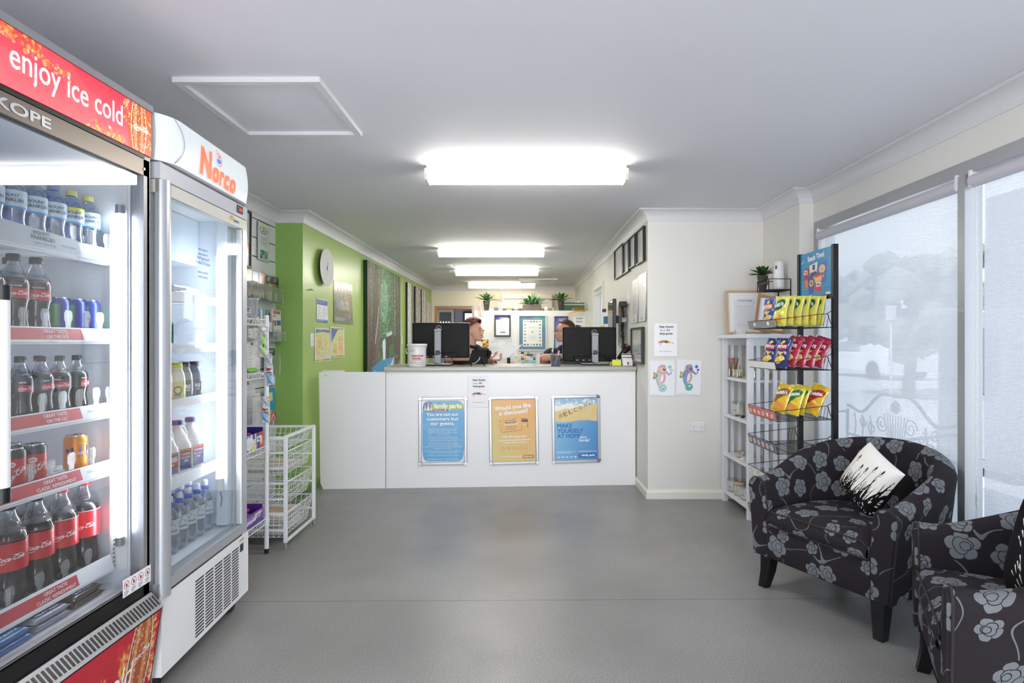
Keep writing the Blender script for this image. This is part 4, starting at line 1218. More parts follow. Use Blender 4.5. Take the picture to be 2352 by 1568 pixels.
def shake(body,capc,lab):
 t=thing('flavoured_milk_bottle','','bottle')
 r,h=0.034,0.165
 MB().lathe([(0.0005,0),(r*0.92,0),(r,0.008),(r,h*0.55),(r*0.93,h*0.68),(r*0.66,h*0.84),(r*0.6,h*0.90)],mat('shake_' +body,body,0.35),22).build('bottle_body',t)
 b=MB(); cap(b,r*0.66,h*0.90,h*0.10,mat('shakecap_' +capc,capc,0.4)); b.build('bottle_cap',t)
 b=MB(); b.lathe([(r+0.0005,h*0.10),(r+0.0005,h*0.52)],mat('shakelabel_' +lab,lab,0.4),24)
 dark=lab in ('2c2c3a',)
 if dark:
  b.flat([(-0.008,h*0.20),(0.03,h*0.20),(0.03,h*0.46),(-0.008,h*0.46)],M_wht,fn=wrap(r+0.001)); b.flat([(-0.006,h*0.21),(0.028,h*0.21),(0.028,h*0.45),(-0.006,h*0.45)],mat('shakelabel_' +lab),fn=wrap(r+0.0014))
  b.text('RE',0.011,h*0.31,0.022,M_wht,fn=wrap(r+0.002),bold=0.04); b.text('ICED',0.011,h*0.24,0.009,M_wht,fn=wrap(r+0.002),bold=0.03)
 else:
  b.flat([(0.002+0.017*math.cos(a/14*2*PI),h*0.30+0.017*math.sin(a/14*2*PI)) for a in range(14)],M_ink,fn=wrap(r+0.001))
  b.flat([(0.002+0.012*math.cos(a/14*2*PI),h*0.30+0.012*math.sin(a/14*2*PI)) for a in range(14)],mat('shakelabel_' +lab),fn=wrap(r+0.0014)); b.text('MILK',0.002,h*0.15,0.012,M_ink,fn=wrap(r+0.0018),bold=0.04)
 b.build('bottle_label',t)
 return t
for x,y,a,c,l,lb in ((-0.085,0.14,'e8e2d8','f0a860','e2a05c','cream flavoured milk bottle with orange cap beside the silver fridge handle'),(-0.008,0.13,'ebe6cc','e6e04a','e6dc60','pale flavoured milk bottle with yellow cap and yellow label'),(0.070,0.14,'8c8b88','34323e','2c2c3a','grey iced coffee bottle with dark cap in the middle of the shelf'),
       (0.152,0.14,'4a5878','3a3a4a','2c2c3a','dark blue-grey iced coffee bottle, rightmost on the flavoured milk shelf'),(-0.05,0.225,'5a5a6a','1c2430','2c2c3a','dark iced coffee bottle behind the yellow capped bottle'),(0.03,0.225,'55506a','3a3650','2c2c3a','dark iced coffee bottle behind the grey one')):
 o=shake(a,c,l); o.location=w2(x,y,SH2[2]); o.rotation_euler=(0,0,R(-5)); o['label']=lb; o['group']='flavoured milk bottles'
def spring():
 t=thing('spring_water_bottle','','bottle')
 r,h=0.0325,0.235
 MB().lathe([(0.0005,0.002),(r*0.8,0),(r,0.012),(r*0.95,0.03),(r,0.05),(r*0.95,0.07),(r,0.085),(r,h*0.62),(r*0.85,h*0.70),(r*0.45,h*0.78),(r*0.40,h*0.82)],M_petw,22).build('bottle_body',t)
 b=MB(); b.lathe([(r*0.47,h*0.81),(r*0.5,h*0.82),(r*0.48,h*0.89),(r*0.38,h*0.90)],mat('blue_cap','2c50c8',0.35),18); b.lathe([(r*0.36,h*0.895),(r*0.36,h*0.98),(r*0.28,h),(0.0005,h)],M_capwht,18); b.build('bottle_cap',t)
 b=MB(); b.lathe([(r+0.0004,h*0.34),(r+0.0004,h*0.60)],mat('spring_label','dfe7ee',0.4),24)
 rr=random.Random(2); fw=wrap(r+0.001)
 for k in range(16):
  x,z=rr.uniform(-0.03,0.03),h*rr.uniform(0.46,0.58); b.stroke([(x,z),(x+rr.uniform(-.008,.008),z+rr.uniform(-.006,.008)),(x+rr.uniform(-.01,.01),z+rr.uniform(-.01,.01))],0.0012,M_pg,fn=fw)
 b.text('SPRINGS',0,h*0.39,0.013,M_pg,fn=fw,bold=0.02); b.build('bottle_label',t)
 return t
ps=Placer(spring)
for i in range(5):
 for q in range(3):
  ps.put(w2(-0.065+0.072*i,0.125+0.072*q,0.421),rg.uniform(-.2,.2),'%s blue capped water bottle, %s row, floor of the single door fridge' % (ORL[i],('front','middle','back')[q]),'spring water bottles on the fridge floor')
# cheese carton, clear food tray
b=MB(); gcol=mat('carton_green','2f8a6c',0.4)
b.box(-0.035,0.035,-0.03,0.03,0,0.10,gcol,bevel=0.002); b.add([(-0.035,-0.03,0.10),(0.035,-0.03,0.10),(0.035,0.03,0.10),(-0.035,0.03,0.10),(-0.03,0,0.13),(0.03,0,0.13)],[(0,1,5,4),(2,3,4,5),(1,2,5),(3,0,4)],gcol)
b.flat([(-0.034,0.004),(0.012,0.004),(0.012,0.035),(-0.034,0.035)],M_wht,y=-0.0305); b.text('Bega',-0.004,0.055,0.034,M_red,y=-0.031,bold=0.03,shear=0.2); b.text('TASTY',-0.012,0.014,0.014,M_ink,y=-0.031,bold=0.02)
tag(b.build('cheese_carton',None,w2(-0.085,0.15,SH2[1]),ang+R(-25)),'green gable-topped carton alone on the second shelf of the single door fridge','carton')
t=thing('food_tray','clear lidded food tray on the top shelf of the single door fridge','tray',w2(0.07,0.16,SH2[0]),ang)
b=MB(); b.box(-0.12,0.12,-0.045,0.06,0,0.03,M_tab,bevel=0.004); b.build('tray',t)
b=MB(); b.box(-0.11,0.11,-0.035,0.05,0.031,0.055,M_tab,bevel=0.006); b.box(0.02,0.08,-0.036,-0.035,0.032,0.052,M_paper); b.build('lid',t)
b=MB(); b.box(-0.05,0.02,-0.02,0.02,0.004,0.022,mat('pie_brown','6e4a34',0.6),bevel=0.006); b.build('food',t)
# ================================================================== RECEPTION COUNTER
CA=math.atan2(5.137-5.015,2.232)          # the counter stands slightly askew
CO=Vector((-1.2,5.015,0))
IC=Matrix.Translation(CO) @ Matrix.Rotation(CA,4,'Z')
wc=lambda x,y,z: IC @ Vector((x,y,z))
CL=2.238
ZT=1.075
t=thing('reception_counter','long white reception counter with rounded grey benchtop and poster-hung front','counter',CO,CA)
MB().box(0.0,CL,0.0,0.03,0,1.033,M_lam).build('front_panel',t)
b=MB(); b.box(0.0,0.03,0.03,0.62,0,1.033,M_lam); b.box(CL-0.03,CL,0.03,0.62,0,1.033,M_lam); b.box(0.03,CL-0.03,0.03,0.60,0.70,0.72,M_lam)
b.build('carcass',t)
M_bench=mat('benchtop_grey','b9b7b0',0.25,var=0.02)
b=MB(); pr=[(-0.030,1.043),(-0.030,1.062)]+[(-0.030+0.012*(1-math.cos(PI/2*k/5)),1.062+0.013*math.sin(PI/2*k/5)) for k in range(1,6)]+[(0.70,1.075),(0.70,1.034),(-0.02,1.034)]
n=len(pr); x0,x1=-0.012,CL+0.002
b.add([(x0,y,z) for y,z in pr]+[(x1,y,z) for y,z in pr],[(i,(i+1) % n,(i+1) % n+n,i+n) for i in range(n)]+[tuple(reversed(range(n))),tuple(range(n,2*n))],M_bench)
b.build('benchtop',t)
b=MB();
for x in (0.05,0.62,1.31,1.64,CL-0.04):
 for z in (0.905,1.0): b.cyl((x,0.0,z),(x,-0.0006,z),0.0022,M_alud,8)
b.build('screw_head',t)
# low gate panel between green wall and counter
b=MB(); gx0,gx1=-0.585,-0.006
b.add([(gx0,0,1.03),(gx1,0,1.03),(gx1,0,0.0),(gx0+0.035,0,0.0),(gx0+0.02,0,0.04),(gx0+0.012,0,0.05),(gx0,0.03,1.03),(gx1,0.03,1.03),(gx1,0.03,0.0),(gx0+0.035,0.03,0.0),(gx0+0.02,0.03,0.04),(gx0+0.012,0.03,0.05)],
  [(5,4,3,2,1,0),(6,7,8,9,10,11),(0,1,7,6),(1,2,8,7),(2,3,9,8),(3,4,10,9),(4,5,11,10),(5,0,6,11)],M_lam)
for q in ((0.02,0.010),(0.05,0.014),(0.058,0.010),(0.064,0.020),(0.066,0.008),(0.050,0.022)): b.box(gx0+q[0],gx0+q[0]+0.004,-0.0006,0,0.985+q[1],0.989+q[1],M_ink)
o=b.build('gate_panel',None,CO,CA); tag(o,'white low gate panel between the green wall and the reception counter','gate')
b=MB(); b.box(0,0.19,0.0,0.018,0,0.38,M_white)
tag(b.build('latch_board',None,wc(gx0+0.0,0.10,0.66),CA+R(8)),'white board end showing just above the gate beside the green wall','board')
# ---- framed posters on the counter front
M_snap=mat('snap_frame_aluminium','c3c4ca',0.28,metal=0.8)
def poster(x,z0,w,h,label,draw,tilt=0.0):
 t=thing('framed_poster',label,'poster',wc(x,-0.001,z0+h/2),0,'framed posters on the counter front',rot=(0,tilt,CA))
 fw_=0.026
 b=MB()
 for a0,a1,c0,c1 in ((-w/2+fw_,w/2-fw_,h/2-fw_,h/2),(-w/2+fw_,w/2-fw_,-h/2,-h/2+fw_),(-w/2,-w/2+fw_,-h/2+fw_,h/2-fw_),(w/2-fw_,w/2,-h/2+fw_,h/2-fw_)):
  b.box(a0,a1,-0.013,0,c0,c1,M_snap,bevel=0.005)
 b.build('frame',t)
 for sx in (-1,1):
  for sz in (-1,1):
   b=MB(); cx_,cz=sx*(w/2-fw_),sz*(h/2-fw_)
   pts=[(cx_,cz)]+[(cx_+sx*(fw_+0.002)*math.cos(PI/2*k/6),cz+sz*(fw_+0.002)*math.sin(PI/2*k/6)) for k in range(7)]
   m_=len(pts)
   b.add([(p[0],-0.015,p[1]) for p in pts]+[(p[0],0,p[1]) for p in pts],[tuple(range(m_)),tuple(reversed(range(m_,2*m_)))]+[(k,(k+1) % m_,m_+(k+1) % m_,m_+k) for k in range(m_)],M_chrome)
   b.build('frame_corner',t)
 b=MB(); draw(b,w-2*fw_,h-2*fw_); b.build('poster_sheet',t)
 return t
M_maroon=mat('maroon_print','7e2230',0.5)
def family_logo(b,cx,cz,w,y,small=False):
 k=w
 b.text('family parks',cx,cz,k*0.17,M_wht,y=y,bold=0.035,width=k*0.9,sy=1.5)
def p_blue(b,w,h):
 P=Pic(120,176,'eef2f6')
 m=(((P.X/P.w-0.5)/0.485).clip(-1,1).__abs__() ** 8+((P.Y/P.h-0.5)/0.488).clip(-1,1).__abs__() ** 8) < 1
 P.put(m,'5ea3da')
 P.ell(0.15,0.105,0.115,0.085,'2f5fae'); P.ell(0.15,0.165,0.08,0.022,'6f9a3c')
 P.poly([(0.24,0.06),(0.93,0.05),(0.97,0.07),(0.975,0.13),(0.94,0.16),(0.24,0.165)],'8fae52')
 P.poly([(0.24,0.158),(0.60,0.150),(0.62,0.168),(0.60,0.185),(0.26,0.188)],'8c2a30')
 for x,s_,z in ((0.08,0.7,0.12),(0.15,1.15,0.10),(0.22,0.8,0.115)):
  P.ell(x,z-0.055*s_,0.014*s_,0.012*s_,'e0b283'); P.poly([(x-0.03*s_,z+0.05*s_),(x-0.015,z-0.03*s_),(x+0.015,z-0.03*s_),(x+0.03*s_,z+0.05*s_)],'e0b283'); P.line([(x-0.03*s_,z-0.05*s_),(x,z-0.01),(x+0.03*s_,z-0.05*s_)],0.012,'e0b283')
  P.poly([(x-0.035*s_,z+0.06*s_),(x,z),(x+0.035*s_,z+0.06*s_)],'f4f4f0')
 P.put((P.noise(5,seed=9) > 0.75) & m & (P.Y > 40),'8fc0e6',0.25)
 b.pic(P,-w/2,w/2,-h/2,h/2,-0.004,M_printg)
 b.text('family parks',w*0.115,h*0.367,0.052,M_wht,y=-0.0048,bold=0.045,width=w*0.66,sy=1.15)
 b.text("Holidays that all the better",-w*0.07,h*0.322,0.012,M_wht,y=-0.0048,bold=0.03,width=w*0.32)
 for i,s_ in enumerate(('You are not our','customers but','our guests.')): b.text(s_,-0.004,h*(0.245-0.073*i),0.040,M_wht,y=-0.0048,bold=0.03,width=w*(0.76,0.745,0.56)[i])
 rows=['From the moment you pass through our gates,','you become part of our family, our tribe.','Feel free to use all our amenities and enjoy','your stay with us.','','We know the local area and will be happy to','show you the points of interest. If you have any',"questions, please don't hesitate to ask.",'','We have tried to create a safe and friendly','environment for you and your family. Feel free','to explore our place and let the kids play outside and enjoy','everything we have to offer.','','Our only request of you is that you have a good time and','you treat our home as if it were your own.','','Our place is your place and we hope you enjoy it.']
 z=h*0.025
 for r_ in rows:
  if r_: b.text(r_,0,z,0.0115,M_wht,y=-0.0048,width=len(r_)*0.0058); z -= h*0.0285
  else: z -= h*0.014
 b.text('www.familyparks.com.au    www.familyparks.co.nz',0,-h*0.462,0.013,M_wht,y=-0.0048,bold=0.01,width=w*0.74)
def p_orange(b,w,h):
 P=Pic(120,176,'e2a55c')
 u,v=P.X/P.w,P.Y/P.h
 t_=(v*0.75+(1-u)*0.35).clip(0,1)[...,None]
 P.a=P.c('e89a55')*(1-t_)+P.c('dfc97e')*t_
 t2=((0.25-u)/0.25).clip(0,1)[...,None]*np.clip(1-abs(v-0.5)*2,0,1)[...,None]
 P.a=P.a*(1-t2*0.5)+P.c('d6cc7a')*t2*0.5
 P.poly([(0.50,0.30),(0.82,0.315),(0.82,0.46),(0.52,0.46)],'7c4a1c'); P.poly([(0.66,0.325),(0.815,0.33),(0.80,0.47),(0.66,0.46)],'e0a860')
 P.poly([(0.66,0.33),(0.815,0.335),(0.812,0.37),(0.66,0.36)],'24242c'); P.rect(0.69,0.41,0.77,0.425,'e8e8d0')
 P.poly([(0.17,0.335),(0.64,0.30),(0.675,0.32),(0.69,0.485),(0.67,0.50),(0.22,0.535),(0.20,0.52)],'8a5420'); P.poly([(0.175,0.337),(0.64,0.303),(0.67,0.32),(0.683,0.483),(0.665,0.494),(0.222,0.527),(0.205,0.515)],'e6ae62')
 P.poly([(0.30,0.345),(0.52,0.33),(0.55,0.355),(0.53,0.375),(0.32,0.387),(0.295,0.37)],'8a5a30')
 P.scrib(0.33,0.43,0.60,0.49,3,'8a5a20',0.7)
 for k in range(5):
  x=0.24+0.13*k
  P.ell(x,0.785,0.045,0.022,'c88a3c'); P.ell(x,0.785,0.034,0.014,'e3bd6c'); P.line([(x-0.04,0.80),(x+0.04,0.80)],0.01,'c88a3c'); P.scrib(x-0.03,0.82,x+0.03,0.835,1,'c8a05c')
 P.poly([(0.70,0.90),(0.93,0.893),(0.96,0.92),(0.94,0.95),(0.71,0.953),(0.69,0.93)],'b87a44')
 b.pic(P,-w/2,w/2,-h/2,h/2,-0.004,M_printg)
 b.text('Would you like',-0.006,h*0.345,0.050,M_wht,y=-0.0048,bold=0.035,width=w*0.84,rot=R(5.5))
 b.text('a discount?',0.0,h*0.262,0.050,M_wht,y=-0.0048,bold=0.035,width=w*0.67,rot=R(5.5))
 b.text('Travel Rewards',-0.022,h*0.085,0.016,M_wht,y=-0.0048,bold=0.02,width=w*0.32,rot=R(4)); b.text('family parks',-0.03,h*0.135,0.012,M_wht,y=-0.0048,bold=0.03,width=w*0.19,rot=R(4),sy=1.3)
 b.text('10% off every stay',0.004,-h*0.115,0.024,M_wht,y=-0.0048,bold=0.02,width=w*0.55,rot=R(1))
 b.text('plus save thousands in discounts',0.004,-h*0.165,0.018,M_wht,y=-0.0048,bold=0.015,width=w*0.75,rot=R(1)); b.text('& deals when travelling!',0.010,-h*0.207,0.019,M_wht,y=-0.0048,bold=0.015,width=w*0.54,rot=R(1))
 b.text('WWW.FPREWARDS.COM',-w*0.08,-h*0.432,0.016,M_wht,y=-0.0048,bold=0.01,width=w*0.50); b.text('family parks',w*0.325,-h*0.437,0.013,M_wht,y=-0.0048,bold=0.03,width=w*0.20,sy=1.3)
def p_beach(b,w,h):
 P=Pic(120,176,'5aa0d8')
 u,v=P.X/P.w,P.Y/P.h
 t_=(u*0.75+(v-0.4)*0.3).clip(0,1)[...,None]
 P.a=P.c('7fbbe6')*(1-t_)+P.c('3f7fc4')*t_
 sand=v < 0.37+0.012*np.sin(u*7); P.put(sand,'e6cc8c'); P.put(sand & (P.noise(10,seed=3) > 0.5),'e2bf7a',0.4)
 foam=v < 0.20-0.10*u+0.01*np.sin(u*20); P.put(foam,'f3f3ee'); P.put((v < 0.10) & (P.noise(24,seed=4) > 0.42),'8fb6d8',0.85); P.put((v < 0.06+0.03*np.sin(u*6)) & (P.noise(30,seed=6) > 0.35),'7aa6cf',0.6); P.put((v > 0.09) & (v < 0.12) & (P.noise(20,seed=8) > 0.5),'b9cfe2',0.8)
 for k in range(5): P.ell(0.09+0.095*k,0.945,0.032,0.011,'cfe4f6')
 P.scrib(0.05,0.855,0.50,0.895,2,'bcdcf4',0.9)
 P.poly([(0.55,0.895),(0.93,0.89),(0.97,0.925),(0.94,0.96),(0.56,0.962),(0.53,0.93)],'2f5fa8'); P.ell(0.59,0.927,0.03,0.02,'8a8a5a')
 b.pic(P,-w/2,w/2,-h/2,h/2,-0.004,M_printg)
 mb=mat('poster_deep_blue','2f74b8',0.5); ms=mat('sand_writing','6a5030',0.6)
 for i,s_ in enumerate(('MAKE','YOURSELF','AT HOME')): b.text(s_,-w*0.445,h*(0.062-0.082*i)-0.022,0.052,mb,y=-0.0048,bold=0.03,align='l',width=w*(0.355,0.60,0.555)[i])
 b.text("We're",w*0.15,-h*0.155,0.030,M_wht,y=-0.005,bold=0.015,shear=0.35,width=w*0.17); b.text('Family!',w*0.18,-h*0.205,0.034,M_wht,y=-0.005,bold=0.015,shear=0.35,width=w*0.25)
 rr=random.Random(1)
 for i,ch in enumerate('WELCOME'):
  x=-w*0.34+w*0.115*i; z=h*0.195+w*0.050*i
  b.text(ch,x,z-0.01,0.062-0.005*i,ms,y=-0.0048,rot=R(18),width=0.038-0.0018*i,bold=-0.005)
 b.text('OUR PLACE IS YOUR PLACE',w*0.26,-h*0.372,0.012,M_wht,y=-0.0048,bold=0.015,width=w*0.40); b.text('family parks',w*0.28,-h*0.442,0.022,M_wht,y=-0.005,bold=0.045,width=w*0.30,sy=1.2)
k_=5.02/F
def cx_of(px): # pixel column -> counter-local x on its front
 a=(px-VX)/F; x=(a*CO.y-CO.x)/(math.cos(CA)-a*math.sin(CA)); return x
def pz(px,py):
 p=wc(cx_of(px),0,0); return H-(py-VY)*p.y/F
for (x0,x1,y0,y1),dr,lb,tl in (((962,1073,911.5,1067),p_blue,'blue welcome poster in silver frame, left of three on the counter',0.0),((1123.5,1236.5,909.5,1065.5),p_orange,'orange discount poster in silver frame, middle of three on the counter',R(-0.8)),((1267.5,1378.5,907,1062),p_beach,'blue and sand beach poster in silver frame, right of three on the counter',R(-0.8))):
 X0,X1=cx_of(x0),cx_of(x1); xm=(x0+x1)/2
 poster((X0+X1)/2,pz(xm,y1),X1-X0,pz(xm,y0)-pz(xm,y1),lb,dr,tl)
# ---- loose sheets
def sheet(name,label,cat,loc,rotz,w,h,draw,group=None,pw_=60,bgc='f6f7fb',tilt=0.0,mt=None,curl=0.004,pin=True):
 t=thing(name,label,cat,loc,0,group,rot=(0,tilt,rotz))
 P=Pic(pw_,max(4,int(pw_*h/w)),bgc); extra=draw(P) if draw else None
 b=MB()
 fn=lambda u,v: (-w/2+w*u,-0.0012-curl*(1-v) ** 3*(0.3+u*0.7),-h/2+h*v)
 b.pic(P,0,1,0,1,0,mt or M_print,fn=fn)
 if callable(extra): extra(b,w,h)
 b.build('sheet',t)
 MB().add([(-w/2,0,-h/2),(w/2,0,-h/2),(w/2,0,h/2),(-w/2,0,h/2)],[(3,2,1,0)],M_paper).build('backing',t) if False else None
 return t
def dear(P):
 P.line([(0,0),(1,0),(1,1),(0,1),(0,0)],0.03,'c6c8d4')
 for cx_,cy_,rx,ry,c in ((0.30,0.57,0.10,0.035,'d8483a'),(0.42,0.55,0.06,0.03,'4f8a3c'),(0.52,0.56,0.09,0.04,'2f3a2c'),(0.60,0.57,0.09,0.03,'d8483a'),(0.68,0.58,0.08,0.02,'e6c85a'),(0.80,0.60,0.03,0.012,'c83a4a'),(0.20,0.60,0.02,0.012,'7a2a5a'),(0.35,0.53,0.04,0.015,'6aa83c'),(0.28,0.655,0.04,0.008,'3a5a9a')): P.ell(cx_,cy_,rx,ry,c,0.9)
 def ex(b,w,h):
  q=-0.006;
  for s_,z,sz in (('Dear Guests',0.36,0.105),('for',0.26,0.105),('shop goods.',0.155,0.105)):
   b.text(s_,0.03*w if s_ != 'for' else 0.12*w,z*h,sz*w,M_ink,y=q,bold=0.03,width={'Dear Guests': 0.6,'for': 0.14,'shop goods.': 0.58}[s_]*w)
  b.text('Eat up',-0.13*w,0.255*h,0.09*w,M_pg,y=q,width=0.22*w,shear=0.2)
  b.text('Park management',0,-0.36*h,0.045*w,M_ink,y=q,width=0.52*w)
 return ex
p0=wc((cx_of(1075)+cx_of(1122))/2,-0.002,pz(1098,899))
sheet('notice_sheet','white shop notice taped high on the counter between the blue and orange posters','notice',p0,CA,0.185,0.272,dear)
p0=at(1528.5,779.5,4.683); sheet('notice_sheet','white shop notice on the right wall above the seahorse drawings','notice',p0,0,0.193,0.277,dear)
def horse(body,belly,mane,fin):
 def d(P):
  P.scrib(0.06,0.955,0.5,0.985,1,'b0b0bc',0.6)
  def pth(off,n=40,a=0,bq=1):
   pts=[]
   for k in range(n+1):
    t=a+(bq-a)*k/n
    if t < 0.62:
     q=t/0.62; x=0.46-0.13*math.sin(q*PI*0.85)-0.02*q+0.06*q*q; y=0.24+0.52*q
    else:
     q=(t-0.62)/0.38; an=PI*0.85-q*PI*2.6; rr=0.115*(1-0.72*q); x=0.52+1.15*rr*math.cos(an); y=0.755+rr*0.85*math.sin(an)
    pts.append((x+off,y))
   return pts
  P.line(pth(0.0),0.24,'3a3038',w1=0.035); P.line(pth(0.0),0.215,fin,w1=0.022)
  P.line(pth(0.035,b if False else 24,0,0.55),0.15,body,w1=0.05)
  for k in range(26):
   t=k/26; p=pth(0,1,t,t+0.001)[0]; wd=0.11*(1-t)+0.015
   P.line([(p[0]-wd,p[1]+0.006),(p[0]-wd*0.15,p[1])],0.010,'2c4a4a',0.8)
  P.poly([(0.16,0.40),(0.13,0.33),(0.24,0.36),(0.30,0.42),(0.20,0.53),(0.12,0.50)],'3a3038'); P.poly([(0.18,0.41),(0.16,0.35),(0.24,0.375),(0.28,0.43),(0.20,0.50),(0.15,0.48)],mane)
  for k in range(4): P.line([(0.17+0.01*k,0.36+0.04*k),(0.30,0.44)],0.008,'3a3038',0.7)
  P.ell(0.50,0.25,0.155,0.105,'3a3038'); P.ell(0.50,0.25,0.143,0.096,body); P.poly([(0.60,0.26),(0.74,0.36),(0.79,0.38),(0.76,0.42),(0.60,0.35)],'3a3038'); P.poly([(0.60,0.275),(0.73,0.37),(0.77,0.385),(0.75,0.405),(0.60,0.335)],body)
  P.ell(0.57,0.255,0.05,0.036,'2a2226'); P.ell(0.575,0.245,0.016,0.012,'f0f0f0')
  P.poly([(0.36,0.14),(0.33,0.12),(0.38,0.24),(0.32,0.34),(0.27,0.30),(0.33,0.22)],mane)
  P.ell(0.52,0.155,0.10,0.03,'3a3038'); P.ell(0.52,0.157,0.088,0.022,belly)
  P.line([(0.56,0.36),(0.60,0.46),(0.58,0.56),(0.48,0.64)],0.075,belly)
  for k in range(7): P.line([(0.52,0.37+0.04*k),(0.62-0.012*abs(k-2),0.38+0.04*k)],0.008,'4a3a3a',0.7)
  for x,y,r_,c in ((0.80,0.19,0.065,'8fbfe6'),(0.86,0.28,0.052,'a8d4ea'),(0.84,0.36,0.034,'6a8ad8'),(0.79,0.41,0.022,'d8a0b8')):
   if fin != 'a2dccf': c='2f6ac8'
   P.ell(x,y,r_,r_*0.72,'3a4a6a'); P.ell(x,y,r_*0.88,r_*0.64,c)
 return d
p0=at(1521,868,4.683); sheet('coloured_drawing','child drawing of a pink seahorse taped on the right wall','drawing',p0,0,0.205,0.292,horse('f0b8b0','e89aa4','e6b884','a2dccf'),'seahorse drawings',96,'f0f1f8')
p0=at(1582,866,4.683); sheet('coloured_drawing','child drawing of a purple and teal seahorse taped on the right wall','drawing',p0,0,0.202,0.288,horse('9a7ac8','c8a88a','e0cc6a','4fb8ac'),'seahorse drawings',96,'f0f1f8',tilt=R(1.5))
# power points / switches
def outlet(loc,rotz,label,kind='double',w=0.115,h=0.072):
 t=thing('power_outlet' if kind != 'switch' else 'light_switch',label,'power outlet' if kind != 'switch' else 'light switch',loc,rotz)
 MB().box(-w/2,w/2,-0.010,0,-h/2,h/2,M_gloss,bevel=0.003).build('face_plate',t)
 if kind == 'switch':
  for k in range(3): MB().box(-0.006,0.006,-0.015,-0.010,-0.028+0.022*k,-0.014+0.022*k,M_gloss,bevel=0.001).build('rocker',t)
 else:
  for sx in (-1,1):
   b=MB(); c_=sx*0.032
   b.box(c_-0.007,c_-0.005,-0.0106,-0.010,-0.006,0.006,M_ink); b.box(c_+0.005,c_+0.007,-0.0106,-0.010,-0.006,0.006,M_ink); b.box(c_-0.001,c_+0.001,-0.0106,-0.010,-0.022,-0.012,M_ink)
   b.build('socket',t)
   MB().box(sx*0.014-0.004,sx*0.014+0.004,-0.014,-0.010,0.008,0.022,M_gloss,bevel=0.001).build('rocker',t)
 return t
outlet(at(1602,979.5,4.685),0,'white double power point low on the right wall under the seahorse drawings')
# ================================================================== GREEN WALL
ga=math.atan2(GW1[1]-GW0[1],GW1[0]-GW0[0])
def gwall(px,py):
 a=(px-VX)/F; dx,dy=GW1[0]-GW0[0],GW1[1]-GW0[1]
 t_=(a*GW0[1]-GW0[0])/(dx-a*dy); Y=GW0[1]+dy*t_
 return Vector((GW0[0]+dx*t_,Y,H-(py-VY)*Y/F))
def gitem(x0,x1,y0,y1,off=0.002):
 """centre, width, height of something hung on the green wall from its picture corners"""
 A,B=gwall(x0,0),gwall(x1,0); c_=gwall((x0+x1)/2,(y0+y1)/2); c_.x=(A.x+B.x)/2; c_.y=(A.y+B.y)/2
 w=(B-A).xy.length
 Yc=c_.y; h=(y1-y0)*Yc/F; c_.z=H-((y0+y1)/2-VY)*Yc/F
 return c_+Vector((off,0,0)),w,h
c_,w,h=gitem(727.5,755.5,572,657)
t=thing('wall_clock','large round pale wall clock on the green wall','clock',c_,ga)
r_=0.172
b=MB(); b.lathe([(0.0005,0.0),(r_*0.9,0.0),(r_,0.012)],M_black,48).T
b=MB(); q=Matrix.Rotation(R(90),4,'X')
b.T=q
b.lathe([(0.0005,0.0),(r_*0.55,0.0),(r_*0.98,0.030),(r_,0.034)],mat('clock_back','3a3a3a',0.5),56); b.lathe([(r_,0.034),(r_,0.038)],M_gloss,56)
b.build('clock_back',t)
b=MB(); b.T=q
b.lathe([(r_,0.038),(0.0005,0.038)],mat('whitewash_face','e4e4e4',0.6,var=0.05,vscale=20),56)
b.T=Matrix.Identity(4)
for k in range(12):
 a=PI/6*k; b.text(str(12 if k == 0 else k),math.sin(a)*r_*0.78,math.cos(a)*r_*0.78-0.008,0.026,mat('clock_numeral','b9b9bd',0.6),y=-0.0386)
for k in range(5): b.box(-0.15+0.01*k,0.15-0.01*k,-0.0384,-0.038,-0.12+0.05*k,-0.119+0.05*k,mat('plank_line','c8c8c8',0.6)) if abs(-0.12+0.05*k) < 0.09 else None
b.build('clock_face',t)
b=MB(); b.stroke([(0,-0.03),(0.004,0.085)],0.006,M_ink,y=-0.041,w1=0.002); b.build('minute_hand',t)
b=MB(); b.stroke([(-0.01,-0.02),(0.03,0.050)],0.007,M_ink,y=-0.0405,w1=0.003); b.cyl((0,-0.038,0),(0,-0.042,0),0.006,M_ink,10); b.build('hour_hand',t)
def d_timet(P):
 P.rect(0.03,0.03,0.97,0.24,'2f55a8'); P.scrib(0.1,0.07,0.9,0.2,2,'c8d4ee'); P.rect(0.03,0.86,0.97,0.98,'3f62b0'); P.scrib(0.06,0.88,0.94,0.97,2,'d8e0f2'); P.scrib(0.08,0.30,0.45,0.82,12,'8a94a8',0.6,5); P.scrib(0.5,0.30,0.95,0.82,12,'8a94a8',0.6,6)
c_,w,h=gitem(726.5,751.5,687,740); sheet('timetable_sheet','small blue and white timetable sheet under the wall clock','notice',c_,ga,w,h,d_timet)
